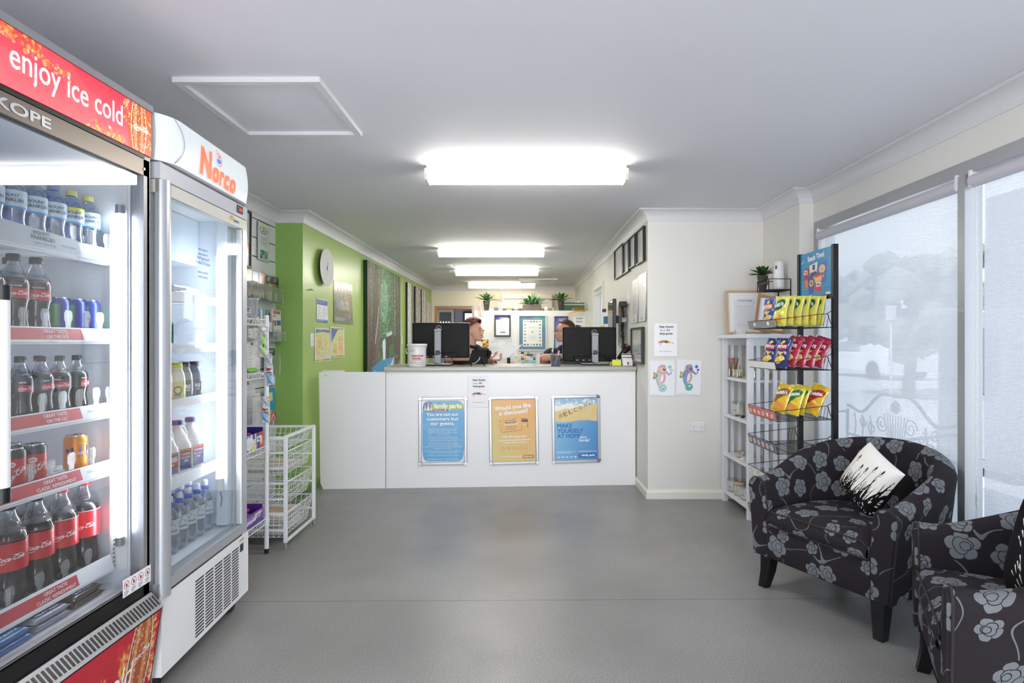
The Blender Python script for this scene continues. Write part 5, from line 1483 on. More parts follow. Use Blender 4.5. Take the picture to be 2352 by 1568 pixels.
def d_poster(P):
 P.grad('cfcfd0','4c4a40'); n1=P.noise(9,seed=2); n2=P.noise(26,seed=3)
 v=P.Y/P.h; u=P.X/P.w
 P.put((v < 0.3) & (np.sin(u*38) > 0.1),'6a6660',0.7); P.put((v > 0.25) & (v < 0.68) & (n2 > 0.45),'8a7a62',0.8); P.put((v > 0.25) & (v < 0.68) & (n2 < 0.25),'2f2c28',0.8); P.poly([(0.2,0.4),(0.35,0.35),(0.38,0.6),(0.15,0.66)],'6f98c8',0.8)
 for x in (0.4,0.5,0.62,0.72): P.line([(x,0.46),(x+0.02,0.62)],0.05,'cfc6b8'); P.ell(x,0.44,0.02,0.014,'b08868')
 P.rect(0,0.68,1,1,'5e6450'); P.mott(12,0.12,4); P.rect(0.70,0.70,0.95,0.90,'4a4a44'); P.scrib(0.72,0.71,0.93,0.89,8,'c8c8c0')
 P.scrib(0.06,0.86,0.62,0.93,3,'c8cabc')
 return lambda b,w,h: (b.text('NATURE',0.05*w,0.28*h,0.10*w,M_wht,y=-0.006,bold=0.04,width=0.5*w),b.text('GET THE MUCH OUT',-0.15*w,-0.31*h,0.075*w,M_wht,y=-0.006,bold=0.03,width=0.55*w))
def d_poster(P,f=d_poster):
 f(P); return lambda b,w,h: None
c_,w,h=gitem(765.7,808,648.5,743); sheet('photo_poster','glossy outdoor photo poster on the green wall between clock and large canvas','poster',c_,ga,w,h,d_poster,None,110,mt=M_printg,curl=0.012)
def d_map(seed,diag):
 def d(P):
  P.rect(0,0,1,1,'f2f4f6'); P.rect(0.05,0.03,0.95,0.97,'cfd98c'); u,v=P.X/P.w,P.Y/P.h; ins=(u > 0.05) & (u < 0.95) & (v > 0.03) & (v < 0.97)
  P.put(ins & (P.noise(6,seed=seed) > 0.5) & (v > 0.3) & (v < 0.85),'e8b07a',0.85); P.put(ins & (P.noise(9,seed=seed+1) > 0.7),'e6d28a',0.8)
  if diag: P.put(ins & (v < 0.55-u*0.9),'4a6ab0')
  else: P.put(ins & (v < 0.15-0.04*np.sin(u*3)),'5a72b4'); P.line([(0.05,0.75),(0.5,0.88),(0.95,0.95)],0.04,'c8ccd8')
  for k in range(9): P.rect(0.1+0.09*k,0.25,0.105+0.09*k,0.85,'f0ecd8',0.6)
  for k in range(8): P.rect(0.08,0.28+0.07*k,0.92,0.283+0.07*k,'f0ecd8',0.5)
  r=random.Random(seed)
  for k in range(14): P.ell(r.uniform(0.1,0.9),r.uniform(0.2,0.9),0.015,0.015,r.choice(('c83a3a','3a4a8a','5a5a4a')))
  for k in range(6):
   P.rect(0.06+0.15*k,0.03,0.18+0.15*k,0.065,('5a8a4a','d88a4a','c8b040','4a6ab0','c84a4a','c84a4a')[k]); P.rect(0.06+0.15*k,0.93,0.18+0.15*k,0.965,('4a6ab0','c8b040','d88a4a','c84a4a','4a6ab0','c84a4a')[k])
 return d
c_,w,h=gitem(722,758.5,754,829.5); sheet('area_map','green and orange street map on the green wall, nearer of the two','map',c_,ga,w,h,d_map(11,False),'maps on the green wall',80)
c_,w,h=gitem(757.5,789,751.5,821); sheet('area_map','street map with blue corner on the green wall, farther of the two','map',c_+Vector((0.003,0,0)),ga,w,h,d_map(17,True),'maps on the green wall',80)
c_,w,h=gitem(710.5,720.5,765,796,0.0); outlet(c_,ga,'white switch plate on the green wall beside the maps','switch',0.07,h)
c_,w,h=gitem(920,924.5,772,790,0.0); outlet(c_,ga,'white switch plate on the green wall behind the donation bucket','switch',0.07,h)
b=MB(); b.cyl((0,0,0),(0,-0.02,0),0.006,M_alud,8); b.cyl((0,-0.02,0),(0,-0.03,-0.008),0.003,M_alud,8)
tag(b.build('wall_hook',None,gwall(711.5,665),ga),'tiny metal hook in the green wall below and left of the clock','hook')
# forest canvas and white-bark canvases
def canvas(x0,x1,y0,y1,depth,P,label,name='canvas_print',group=None,sidecol='1d3a22'):
 c_,w,h=gitem(x0,x1,y0,y1,0.001)
 t=thing(name,label,'canvas picture',c_,ga,group)
 b=MB(); b.box(-w/2,w/2,-depth,0,-h/2,h/2,mat('canvas_edge_' +sidecol,sidecol,0.7,var=0.5,vscale=14)); b.build('stretcher',t)
 b=MB(); b.pic(P,-w/2,w/2,-h/2,h/2,-depth-0.0008,M_print); b.build('picture',t)
 return t
P=Pic(190,320,'5d7f56'); u,v=P.X/P.w,P.Y/P.h
P.grad('6f9a72','4f6f4a'); P.put(P.noise(22,seed=1) > 0.5,'7fb082',0.5); P.put(P.noise(40,seed=2) > 0.55,'3f6a44',0.6); P.put(P.noise(60,seed=3) > 0.7,'a8cfa0',0.6)
P.ell(0.45,0.30,0.12,0.2,'b6dcc4',0.45); P.put(P.noise(70,seed=13) > 0.72,'2f5638',0.6)
P.put((v > 0.6) & (P.noise(10,seed=5) > 0.4),'5a4a44',0.7)
for x,w0,x2,c in ((0.02,0.08,0.04,'6e4f48'),(0.12,0.05,0.16,'7a5a50'),(0.24,0.07,0.20,'5f4640'),(0.34,0.05,0.24,'846458'),(0.20,0.03,0.10,'54403c'),(0.66,0.02,0.68,'4f4a3c'),(0.74,0.035,0.72,'6a4f44'),(0.84,0.04,0.86,'5f4a40'),(0.93,0.05,0.92,'6f5448'),(0.60,0.012,0.62,'4a4a38'),(0.98,0.03,0.97,'4f3c36')):
 P.line([(x,-0.02),((x+x2)/2+0.01,0.4),(x2,0.86)],w0,c,w1=w0*1.5); P.line([(x-w0*0.2,-0.02),((x+x2)/2,0.4),(x2-w0*0.2,0.86)],w0*0.15,'9a7a6e',0.7)
P.line([(0.30,0.36),(0.26,0.5),(0.20,0.68)],0.02,'c8c8c4'); P.put((u < 0.4) & (v > 0.05) & (P.noise(80,seed=8) > 0.75),'8a9a7a',0.5)
P.line([(0.55,0.60),(0.68,0.58)],0.06,'d8dce0'); P.poly([(0.40,0.67),(0.46,0.63),(0.50,0.67),(0.49,0.83),(0.42,0.84)],'d6e6f2'); P.poly([(0.50,0.64),(0.66,0.60),(0.70,0.80),(0.52,0.82)],'5a4a48'); P.line([(0.44,0.66),(0.45,0.83)],0.05,'f2f6fa')
P.poly([(0.12,0.88),(0.30,0.84),(0.50,0.82),(0.74,0.81),(0.78,0.86),(0.60,0.93),(0.30,0.965),(0.10,0.97)],'4f98c4'); P.put((v > 0.82) & (v < 0.96) & (u > 0.1) & (u < 0.75) & (P.noise(20,seed=9) > 0.75),'8cc4e0',0.7)
P.poly([(0.10,0.97),(0.45,0.95),(0.68,0.86),(0.78,0.80),(0.74,0.92),(0.55,1),(0.1,1)],'cfd8dc'); P.put((v > 0.94) & (P.noise(14,seed=10) > 0.5),'7a94a8',0.6); P.poly([(0.80,0.78),(1,0.74),(1,0.98),(0.80,0.95)],'5f4a44'); P.put((v > 0.78) & (u > 0.8) & (P.noise(30,seed=11) > 0.6),'b8a090',0.6); P.poly([(0.60,0.72),(0.72,0.66),(0.76,0.78),(0.62,0.82)],'5f8a4a',0.8)
P.a=np.clip(P.a,0,1) ** 1.35*np.array((0.92,1.0,1.0))
canvas(834.5,912,618,868,0.045,P,'tall canvas picture of a forest waterfall with blue pool on the green wall')
def bark(seed,flower=False):
 P=Pic(70,180,'b4b2b0'); u,v=P.X/P.w,P.Y/P.h
 P.put(np.sin(u*40+P.noise(3,seed=seed)*6) > 0.2,'55504c',0.8); P.put(np.sin(u*23+seed) > 0.7,'e8e4e0',0.9); P.mott(10,0.2,seed)
 if flower:
  P.ell(0.5,0.45,0.22,0.5,'e0d6c8'); P.ell(0.55,0.42,0.06,0.03,'d8b850'); P.line([(0.3,0.1),(0.42,0.5),(0.3,0.9)],0.05,'4a3f36')
 return P
canvas(931.5,944,651,850,0.03,(lambda P: (P.put(P.X/P.w > 0.66,'74706c'),P)[1])(Pic(60,200,'d0cfce').mott(12,0.15,3)),'long grey and white tree trunk canvas behind the left monitor',sidecol='2a2a28')
canvas(950.5,962,660,790,0.03,bark(2),'narrow striped bark canvas, middle of the three behind the left monitor',group='bark canvases',sidecol='2a2a28')
canvas(964.5,977,667,790,0.03,bark(5,True),'narrow flower and bark canvas, farthest of the three behind the left monitor',group='bark canvases',sidecol='2a2a28')
P=Pic(60,60,'e2dccd').scrib(0.1,0.1,0.9,0.9,9,'b8b0a0',0.5)
c_,w,h=gitem(978.5,990,695,750); sheet('planner_sheet','pale planner sheets pinned at the far end of the green wall','notice',c_,ga,w,h,lambda P: P.scrib(0.1,0.1,0.9,0.9,9,'b8b0a0',0.5) and None,bgc='e6e0d2')
# ================================================================== RIGHT INNER WALL
RW=1.045
def ritem(x0,x1,y0,y1,off=0.002):
 """x0 < x1 in the picture; returned for rotz = -90 deg"""
 A,B=onX(x0,0,RW),onX(x1,0,RW); Yc=(A.y+B.y)/2
 return Vector((RW-off,Yc,H-((y0+y1)/2-VY)*Yc/F)),abs(A.y-B.y),(y1-y0)*Yc/F
M_gpaper=mat('certificate_grey','c9ccce',0.15,spec=0.6)
for i,(x0,x1,y0,y1,lb) in enumerate(((1415.5,1435.5,568,637,'black framed certificate, lowest and farthest of four on the right inner wall'),(1436.5,1449,556,626,'black framed certificate, second farthest of four on the right inner wall'),(1450.5,1464.5,542,613,'black framed certificate, second nearest of four on the right inner wall'),(1467,1484,526,604,'black framed certificate, highest and nearest of four on the right inner wall'))):
 c_,w,h=ritem(x0,x1,y0,y1); w=w*0.97
 t=thing('framed_certificate',lb,'picture frame',c_,R(-90),'certificates on the right inner wall')
 b=MB(); f_=0.009
 for a0,a1,e0,e1 in ((-w/2,w/2,h/2-f_,h/2),(-w/2,w/2,-h/2,-h/2+f_),(-w/2,-w/2+f_,-h/2+f_,h/2-f_),(w/2-f_,w/2,-h/2+f_,h/2-f_)): b.box(a0,a1,-0.026,0,e0,e1,M_black)
 b.build('frame',t)
 b=MB(); P=Pic(40,60,'cdd0d2'); P.scrib(0.15,0.2,0.85,0.85,9,'9a9ea2',0.4,i); b.pic(P,-w/2+f_,w/2-f_,-h/2+f_,h/2-f_,-0.010,M_printg); b.build('certificate',t)
def d_lic(seed):
 def d(P):
  P.rect(0.3,0.06,0.75,0.13,'9aa08a' if seed == 1 else 'b4b6bc',0.8); P.scrib(0.12,0.18,0.9,0.62 if seed == 1 else 0.4,22 if seed == 1 else 9,'70747c',0.7,seed); P.ell(0.5,0.93,0.06,0.03,'3a3c40')
  if seed == 1: P.scrib(0.12,0.62,0.9,0.86,10,'70747c',0.7,4)
 return d
c_,w,h=ritem(1453,1467,642,741); sheet('laminated_notice','shiny laminated notice sheet on the inner right wall, farther of two','notice',c_,R(-90),w,h,d_lic(1),'laminated notices',60,'d4d5da',mt=paint_mat('laminated_print',0.32,spec=0.35),curl=0.01)
c_,w,h=ritem(1467.5,1485.5,629,738); sheet('laminated_notice','shiny laminated notice sheet on the inner right wall, nearer of two','notice',c_,R(-90),w,h,d_lic(2),'laminated notices',60,'d6d7dc',mt=paint_mat('laminated_print'),curl=0.01)
c_,w,h=ritem(1455,1481,752,834)
t=thing('framed_mirror','black framed glossy picture on the inner right wall just above the counter end','picture frame',c_,R(-90))
b=MB(); f_=0.015
for a0,a1,e0,e1 in ((-w/2,w/2,h/2-f_,h/2),(-w/2,w/2,-h/2,-h/2+f_),(-w/2,-w/2+f_,-h/2+f_,h/2-f_),(w/2-f_,w/2,-h/2+f_,h/2-f_)): b.box(a0,a1,-0.028,0,e0,e1,M_black)
b.build('frame',t)
b=MB(); P=Pic(50,60,'d4d6d6'); P.rect(0.05,0.05,0.95,0.42,'e6e4dc'); P.scrib(0.1,0.1,0.6,0.35,6,'b0b0a8',0.6); P.poly([(0,0.5),(1,0.45),(1,0.62),(0,0.75)],'b8babc'); P.poly([(0,0.8),(0.7,0.7),(1,0.85),(1,0.95),(0,0.95)],'9a9ca0'); b.pic(P,-w/2+f_,w/2-f_,-h/2+f_,h/2-f_,-0.012,M_printg); b.build('picture',t)
# wall television seen edge on, cable bundle, phone adaptor
c_=onX(1402,715,0.98)
t=thing('wall_monitor','black wall monitor seen edge-on behind the right desk monitor','television',(0.965,5.93,1.53),R(-93))
MB().box(-0.25,0.25,-0.035,0.0,-0.2,0.20,M_black,bevel=0.006).build('screen_case',t)
MB().box(-0.235,0.235,-0.037,-0.035,-0.185,0.185,mat('dark_screen','26262a',0.1)).build('screen',t)
MB().box(-0.04,0.04,0.0,0.05,-0.04,0.04,M_blackm).build('bracket',t)
t=thing('cable_bundle','tangle of black power cables and plugs hanging on the inner right wall','cables',(RW,5.62,1.46))
b=MB(); rr=random.Random(8)
for k in range(9):
 pts=[]; ph=rr.uniform(0,6)
 for j in range(16):
  z=0.20-0.52*j/15; pts.append((-0.03-0.02*rr.random(),0.05*math.sin(j*0.9+ph)*(0.5+0.5*(j % 5)/4),z))
 b.tube(pts,0.005,M_black,6)
b.build('cable',t)
b=MB(); b.box(-0.075,-0.01,-0.05,0.02,0.18,0.235,M_black,bevel=0.006); b.cyl((-0.05,-0.08,0.205),(-0.05,0.04,0.205),0.022,M_black); b.build('plug',t)
b=MB(); b.box(-0.055,-0.01,-0.05,0.01,0.03,0.075,M_alud,bevel=0.004); b.build('cable_clamp',t)
b=MB(); b.box(-0.055,-0.015,-0.06,-0.01,-0.36,-0.18,M_black,bevel=0.006); b.build('power_adaptor',t)
o=MB().box(-0.011,0,-0.04,0.04,-0.04,0.06,M_gloss,bevel=0.003).build('wall_plate',None,(RW,5.50,1.70)); tag(o,'cream socket plate above the hanging black cables','power outlet')
# ================================================================== ON THE COUNTER
M_dellback=mat('monitor_back','070708',0.5,spec=0.25)
def monitor(label,x0,x1,ytop,Yc,rotz,standpx,flip=1):
 w=(x1-x0)*Yc/F; cxp=(x0+x1)/2
 base=at(cxp,0,Yc); base.z=ZT
 t=thing('desk_monitor',label,'monitor',base,rotz,'desk monitors on the counter')
 zt=H-(ytop-VY)*Yc/F-ZT; zb=zt-0.335
 b=MB(); b.box(-w/2,w/2,0.0,0.030,zb,zt,M_dellback,bevel=0.010); b.box(-w/2-0.002,w/2+0.002,0.026,0.038,zb-0.002,zt+0.002,M_alu,bevel=0.004)
 b.box(-w*0.30,w*0.30,-0.02,0.0,zb+0.0,zb+0.05,M_dellback,bevel=0.006)
 for k in range(4): b.box(-w*0.25+0.06*k,-w*0.25+0.06*k+0.02,-0.021,-0.02,zb+0.010,zb+0.018,M_alud)
 b.build('screen_case',t)
 MB().box(-w/2+0.012,w/2-0.012,0.038,0.040,zb+0.012,zt-0.012,mat('screen_on','8fa4b8',0.1,emit=0.5)).build('screen',t)
 sxo=(standpx-cxp)*Yc/F
 b=MB(); b.box(sxo-0.033,sxo+0.033,-0.075,-0.045,0.012,zt-0.075,M_stand,bevel=0.008); b.box(sxo-0.034,sxo+0.034,-0.080,-0.0,zt-0.080,zt-0.062,M_alud,bevel=0.004)
 b.box(sxo-0.02,sxo+0.02,-0.078,-0.074,0.10,0.14,M_black,bevel=0.003)
 b.build('stand',t)
 b=MB(); b.box(sxo-0.14,sxo+0.13,-0.13,0.08,0.0,0.012,M_black,bevel=0.005); b.box(sxo-0.139,sxo+0.129,-0.129,0.079,0.012,0.014,M_alu); b.build('stand_base',t)
 b=MB(); q=sxo+(0.0 if flip > 0 else 0.0)
 zc=zt-0.062
 b.tube([(q+0.026*math.cos(2*PI*k/24),-0.0045,zc+0.008+0.026*math.sin(2*PI*k/24)) for k in range(24)],0.0018,M_gloss,5,closed=True)
 b.text('DELL',q,zc+0.004,0.014,M_gloss,y=-0.0015,bold=0.03)
 b.build('maker_badge',t)
 b=MB(); s_=flip
 b.tube([(sxo+s_*0.02,-0.08,0.12),(sxo+s_*0.09,-0.10,0.10),(sxo+s_*0.15,-0.09,0.05),(sxo+s_*0.20,-0.07,0.008),(sxo+s_*0.16,-0.03,0.005)],0.0035,M_black,6)
 b.tube([(sxo-s_*0.0,-0.08,0.10),(sxo-s_*0.05,-0.10,0.12),(sxo-s_*0.04,-0.11,0.03),(sxo+s_*0.02,-0.10,0.008)],0.003,M_black,6)
 b.build('cable',t)
 return t
monitor('black desk monitor on silver stand, behind the donation bucket',947,1078,741,5.39,R(1),1007.5,1)
m2=monitor('black desk monitor on silver stand, right end of the counter beside the yellow card',1292.5,1416,751,5.52,R(0),1365,1)
# power strip and loose wires on the counter
b=MB()
rr=random.Random(4)
for k in range(6):
 pts=[(rr.uniform(-0.02,0.02)+0.028*j,0.02*math.sin(j*1.1+k*2),0.006+0.012*abs(math.sin(j*0.8+k))) for j in range(7)]
 b.tube(pts,0.0035,M_black,5)
tag(b.build('loose_cables',None,(at(1040,0,5.27).x,5.24,ZT)),'black cables lying in a tangle between left monitor and card terminal','cables')
# donation bucket
Yb=5.08
w_=47*Yb/F; bx=at(956.5,0,Yb).x
t=thing('donation_bucket','white plastic donations bucket standing on the left end of the counter','bucket',(bx,Yb+0.035,ZT))
rb,hb=0.083,0.205
b=MB(); b.lathe([(0.0005,0.0),(rb*0.93,0.0),(rb*0.95,0.004),(rb,hb*0.86),(rb*1.0,hb*0.88)],M_gloss,40)
b.lathe([(rb*1.0,hb*0.80),(rb*1.05,hb*0.80),(rb*1.05,hb*0.83),(rb*1.0,hb*0.83)],M_gloss,40); b.build('pail',t)
b=MB(); b.lathe([(rb*1.0,hb*0.87),(rb*1.09,hb*0.87),(rb*1.09,hb*0.985),(rb*1.04,hb),(0.0005,hb)],M_gloss,40); b.build('lid',t)
b=MB(); b.tube([(-rb*1.06,0.0,hb*0.82),(-rb*1.16,-0.02,hb*0.74),(-rb*1.12,-0.03,hb*0.62),(-rb*0.98,-0.045,hb*0.56)],0.0035,M_gloss); b.build('handle',t)
b=MB(); fw0=lambda x,z: ((rb*0.985+0.001)*math.sin(x/rb),-(rb*0.985+0.001)*math.cos(x/rb),z)
b.text('DONATIONS',0.016,0.090,0.021,M_red,fn=fw0,bold=0.05,width=0.112); b.text('PLEASE...',0.016,0.066,0.021,M_red,fn=fw0,bold=0.05,width=0.092)
b.text('ALL DONATIONS GO DIRECTLY TO',0.016,0.053,0.008,M_ink,fn=fw0,width=0.10); b.text('National Cancer Research',0.012,0.034,0.013,mat('peach_ink','d8906c',0.5),fn=fw0,bold=0.01,width=0.135); b.text('Thanks from the team',0.04,0.018,0.008,M_ink,fn=fw0,width=0.06)
b.text('Cancer',-0.030,0.146,0.013,M_ink,fn=fw0,width=0.04); b.text('Council',-0.029,0.133,0.013,M_ink,fn=fw0,width=0.042)
b.flat([(-0.070+(0.014 if k % 2 else 0.006)*math.cos(k*PI/7),0.137+(0.017 if k % 2 else 0.007)*math.sin(k*PI/7)) for k in range(14)],mat('daffodil','d8a038',0.5),fn=fw0)
b.build('bucket_print',t)
# card terminal / tablet propped on a stand, seen from behind
t=thing('payment_tablet','black tablet terminal propped on a stand between the left monitor and the person','tablet',(at(1098,0,5.24).x,5.24,ZT),R(4))
M_t=Matrix.Translation((0,0,0.02)) @ Matrix.Rotation(R(-32),4,'X')
b=MB(); b.T=M_t; b.add([(-0.092,0,0),(0.092,0,0),(0.088,0,0.145),(-0.055,0,0.150),(-0.092,0.015,0),(0.092,0.015,0),(0.088,0.015,0.145),(-0.055,0.015,0.150)],[(0,1,2,3),(7,6,5,4),(0,4,5,1),(1,5,6,2),(2,6,7,3),(3,7,4,0)],M_black)
b.build('tablet_body',t)
b=MB(); b.T=M_t; b.cyl((0.085,-0.01,0.10),(0.105,0.0,0.10),0.042,M_black,20); b.build('card_reader',t)
for s_ in (-1,1): MB().tube([(s_*0.05-0.01,-0.0,0.08),(s_*0.058,-0.06,0.007),(s_*0.064,-0.07,0.007)],0.006,M_black,6).build('stand_leg',t)
b=MB(); b.tube([(-0.06,-0.03,0.02),(-0.02,-0.05,0.03),(0.01,-0.045,0.06),(0.018,-0.03,0.08)],0.0035,M_gloss,6); b.build('cable',t)
# pump bottle, pen cup, pens, card holders, keyboard, stapler, phone
t=thing('sanitiser_bottle','clear pump bottle of hand gel behind the pen cup','bottle',(at(1270,0,5.24).x,5.27,ZT))
b=MB(); b.lathe([(0.0005,0),(0.024,0.002),(0.026,0.02),(0.026,0.10),(0.020,0.118),(0.010,0.124),(0.010,0.13)],M_petw,20); b.build('bottle_body',t)
b=MB(); b.cyl((0,0,0.128),(0,0,0.145),0.012,M_gloss); b.cyl((0,0,0.145),(0,0,0.175),0.005,M_gloss); b.tube([(0.004,0,0.178),(-0.012,-0.004,0.180),(-0.026,-0.01,0.172)],0.0055,M_gloss); b.build('pump',t)
cup=Vector((at(1277,0,5.12).x,5.12,ZT))
t=thing('pen_cup','grey wire mesh pen cup on the counter beside the right monitor','pen holder',cup)
b=MB(); M_mesh=mat('mesh_metal','77797f',0.4,metal=0.6)
for k in range(40):
 a=2*PI*k/40
 b.cyl((0.040*math.cos(a),0.040*math.sin(a),0),(0.042*math.cos(a+0.3),0.042*math.sin(a+0.3),0.095),0.0009,M_mesh,4,caps=False); b.cyl((0.040*math.cos(a),0.040*math.sin(a),0),(0.042*math.cos(a-0.3),0.042*math.sin(a-0.3),0.095),0.0009,M_mesh,4,caps=False)
b.lathe([(0.039,0.001),(0.041,0.0),(0.041,0.006),(0.039,0.006)],M_mesh,30); b.lathe([(0.041,0.092),(0.043,0.092),(0.043,0.098),(0.041,0.098)],M_mesh,30); b.lathe([(0.0005,0.002),(0.040,0.002)],M_mesh,24)
b.build('mesh_cup',t)
def pen(col):
 t=thing('pen','','pen'); b=MB(); mt=mat('pen_' +col,col,0.3)
 b.cyl((0,0,0),(0,0,0.11),0.004,mt,8); b.build('barrel',t)
 MB().cyl((0,0,0.11),(0,0,0.145),0.0046,mat('pencap_' +col,col,0.25),8).build('pen_cap',t)
 return t
for i,(col,dx,dy,tx,lb) in enumerate((('2a3fa0',-0.012,-0.018,-0.22,'blue pen leaning left in the pen cup'),('1c1c22',-0.004,0.016,-0.12,'black pen upright in the pen cup'),('c03a34',-0.02,0.0,0.26,'red pen leaning right across the pen cup'),('6a8ae0',0.006,0.012,0.12,'light blue pen in the middle of the pen cup'),('e8eaf0',-0.018,-0.012,0.34,'white pen leaning furthest right in the pen cup'))):
 o=pen(col); o.location=cup+Vector((dx,dy,0.004)); o.rotation_euler=(0.05*(i % 2),tx,0); o['label']=lb; o['group']='pens in the cup'
def keys(loc,rotz,label):
 t=thing('keyboard',label,'keyboard',loc,rotz)
 MB().box(-0.22,0.22,-0.07,0.07,0,0.018,M_black,bevel=0.004).build('key_tray',t)
 b=MB()
 for r_ in range(5):
  for k in range(19): b.box(-0.21+0.022*k,-0.192+0.022*k,-0.06+0.024*r_,-0.041+0.024*r_,0.018,0.024,mat('key_cap','2c2c30',0.4))
 b.build('keys',t); return t
keys((at(1335,0,5.33).x-0.04,5.675,ZT),R(3),'black keyboard on the counter behind the right monitor stand')
t=thing('card_stand','bright yellow card in a clear stand at the right end of the counter','card holder',(at(1417,0,5.18).x,5.20,ZT),0)
b=MB(); P=Pic(36,26,'e6ea3a'); P.scrib(0.3,0.08,0.9,0.2,1,'8a8c2a'); b.pic(P,-0.040,0.040,0.004,0.055,-0.002,M_print); b.build('card',t)
b=MB(); b.box(-0.041,0.041,-0.001,0.001,0,0.06,M_tab); b.box(-0.041,0.041,-0.02,0.02,0,0.003,M_tab); b.build('stand',t)
t=thing('business_card_holder','stepped holder with white business cards beside the wall at the counter end','card holder',(at(1441,0,5.2).x,5.2,ZT),0)
b=MB()
for k in range(3): b.box(-0.046,0.046,-0.015+0.03*k,0.012+0.03*k,0,0.03+0.033*k,M_tab,bevel=0.001)
b.build('rack',t)
for k,q in enumerate((0.055,0.085,0.112)):
 b=MB(); b.box(-0.044,0.044,-0.016+0.03*k,-0.004+0.03*k,0.004,q,M_paper)
 if k == 0: b.cyl((0.004,-0.0162,0.030),(0.004,-0.0166,0.030),0.008,M_ink,10); b.box(-0.002,0.010,-0.0166,-0.0162,0.012,0.022,M_ink)
 else: b.box(-0.044,0.044,-0.0165+0.03*k,-0.016+0.03*k,q-0.012,q-0.003,mat('card_brown','4a3024',0.5) if k == 2 else M_red)
 b.build('card_stack',t)
t=thing('desk_phone','black cordless phone with red rings standing behind the business cards','telephone',(at(1440,0,5.45).x-0.045,5.40,ZT),R(10))
b=MB(); b.box(-0.05,0.05,-0.05,0.05,0,0.03,M_black,bevel=0.006); b.build('phone_base',t)
b=MB(); b.tube([(-0.05,0,0.06),(0.0,0,0.12),(0.06,0,0.165),(0.10,0,0.165)],[0.018,0.022,0.026,0.020],M_black,10); b.build('handset',t)
b=MB()
for x in (0.03,0.085): b.tube([(x+0.015*math.cos(a),-0.024,0.185+0.012*math.sin(a)) for a in [2*PI*k/12 for k in range(12)]],0.003,M_red,5,closed=True)
b.build('red_ring',t)
o=MB().box(-0.09,0.09,-0.07,0.07,0,0.004,M_paper).build('paper_stack',None,(at(1252,0,5.3).x,5.32,ZT),R(8)); tag(o,'white papers lying on the counter left of the pump bottle','papers')
# ================================================================== BACK OFFICE PARTITION AND WHAT STANDS ON IT
PY=8.8
pb=lambda x,y: at(x,y,PY)
struct(MB().box(pb(1090,0).x,1.045,PY,PY+0.34,0,pb(0,713).z,mat('partition_white','eeebe2',0.5,var=0.01)).build('partition'))
zp=pb(0,713).z
def onp(x,dy=0.15): return Vector((pb(x,0).x,PY+dy,zp))
def agave(name,label,x,kind,s=1.0,cols=('2f5a2c','4a7a34'),n=22,spread=1.0,hgt=0.2,loc=None,pot='round',group=None):
 t=thing(name,label,'plant',loc if loc is not None else onp(x),0,group)
 M_pot=mat('pot_charcoal','55524f',0.5); M_pot2=mat('box_pot','665a55',0.6)
 rr=random.Random(int(x))
 if pot == 'round':
  b=MB(); hp=0.165*s; b.lathe([(0.0005,0),(0.036*s,0),(0.052*s,hp*0.9),(0.056*s,hp*0.9),(0.057*s,hp),(0.048*s,hp),(0.046*s,hp*0.92),(0.0005,hp*0.92)],M_pot,26)
  for k in range(3): b.lathe([(0.0535*s-0.002*k,hp*(0.80-0.06*k)),(0.0545*s-0.002*k,hp*(0.79-0.06*k)),(0.053*s-0.002*k,hp*(0.77-0.06*k))],M_pot,26)
  b.build('pot',t); cs=[(0,0,hp,1.0,n)]
 else:
  hp=0.105; b=MB(); b.box(-0.145,0.145,-0.05,0.05,0,hp,M_pot2,bevel=0.003); b.build('pot',t); cs=[(-0.085,0,hp,0.75,14),(0.0,0,hp,1.3,18),(0.09,0,hp,0.95,24)]
 b=MB()
 for ci,(cx_,cy_,cz,sc_,nn) in enumerate(cs):
  mts=[mat('leaf_' +c,c,0.45,var=0.15,vscale=12) for c in cols]
  for k in range(nn):
   a=k*2.399; lv=(k+0.5)/nn
   el=R(80-68*lv) if spread > 0.5 else R(85-45*lv)
   L=hgt*sc_*(0.65+0.45*lv)*rr.uniform(0.85,1.1); wd=0.017*s*(1.5 if pot == 'round' else (1.2 if ci != 2 else 0.6))
   d=Vector((math.cos(a)*math.cos(el),math.sin(a)*math.cos(el),math.sin(el))); sd=Vector((-math.sin(a),math.cos(a),0))
   pts=[]
   for j in range(7):
    q=j/6; c_=Vector((cx_,cy_,cz))+d*L*q+Vector((0,0,-0.25*L*q*q*(lv)))
    ww=wd*(0.75+0.9*q)*(1-q ** 2.2)+0.0008; pts.append((c_-sd*ww+Vector((0,0,0.25*ww)),c_-Vector((0,0,0.2*ww)),c_+sd*ww+Vector((0,0,0.25*ww))))
   vs=[p for r3 in pts for p in r3]
   b.add(vs,[(j*3+q,j*3+q+1,j*3+q+4,j*3+q+3) for j in range(6) for q in range(2)],mts[(k+(ci if pot != 'round' else 0)) % len(mts)],smooth=True)
 b.build('leaves',t)
 return t
agave('potted_succulent','dark green spiky plant in tall grey pot, left end of the partition top',1116,0,cols=('3f6238','5a8a3c'))
agave('potted_succulent','bright green spiky plant in tall grey pot, beside the green file on the partition',1290,0,cols=('3f7a30','2a5528','6aa03a'),n=26)
agave('succulent_trough','mixed succulents in a grey-brown rectangular trough on the partition top',1222,0,cols=('7fae6a','4f8a5a','2f5a30'),pot='box',hgt=0.21,spread=0.6)
b=MB(); b.lathe([(0.0005,0),(0.032,0),(0.032,0.10),(0.042,0.115),(0.042,0.125),(0.0005,0.125)],M_gloss,20)
for k in range(4): b.box(-0.015,0.015,-0.0335,-0.0318,0.015+0.024*k,0.023+0.024*k,M_pg)
tag(b.build('white_canister',None,onp(1149,0.1)),'white canister with dark stripes on the partition top','canister')
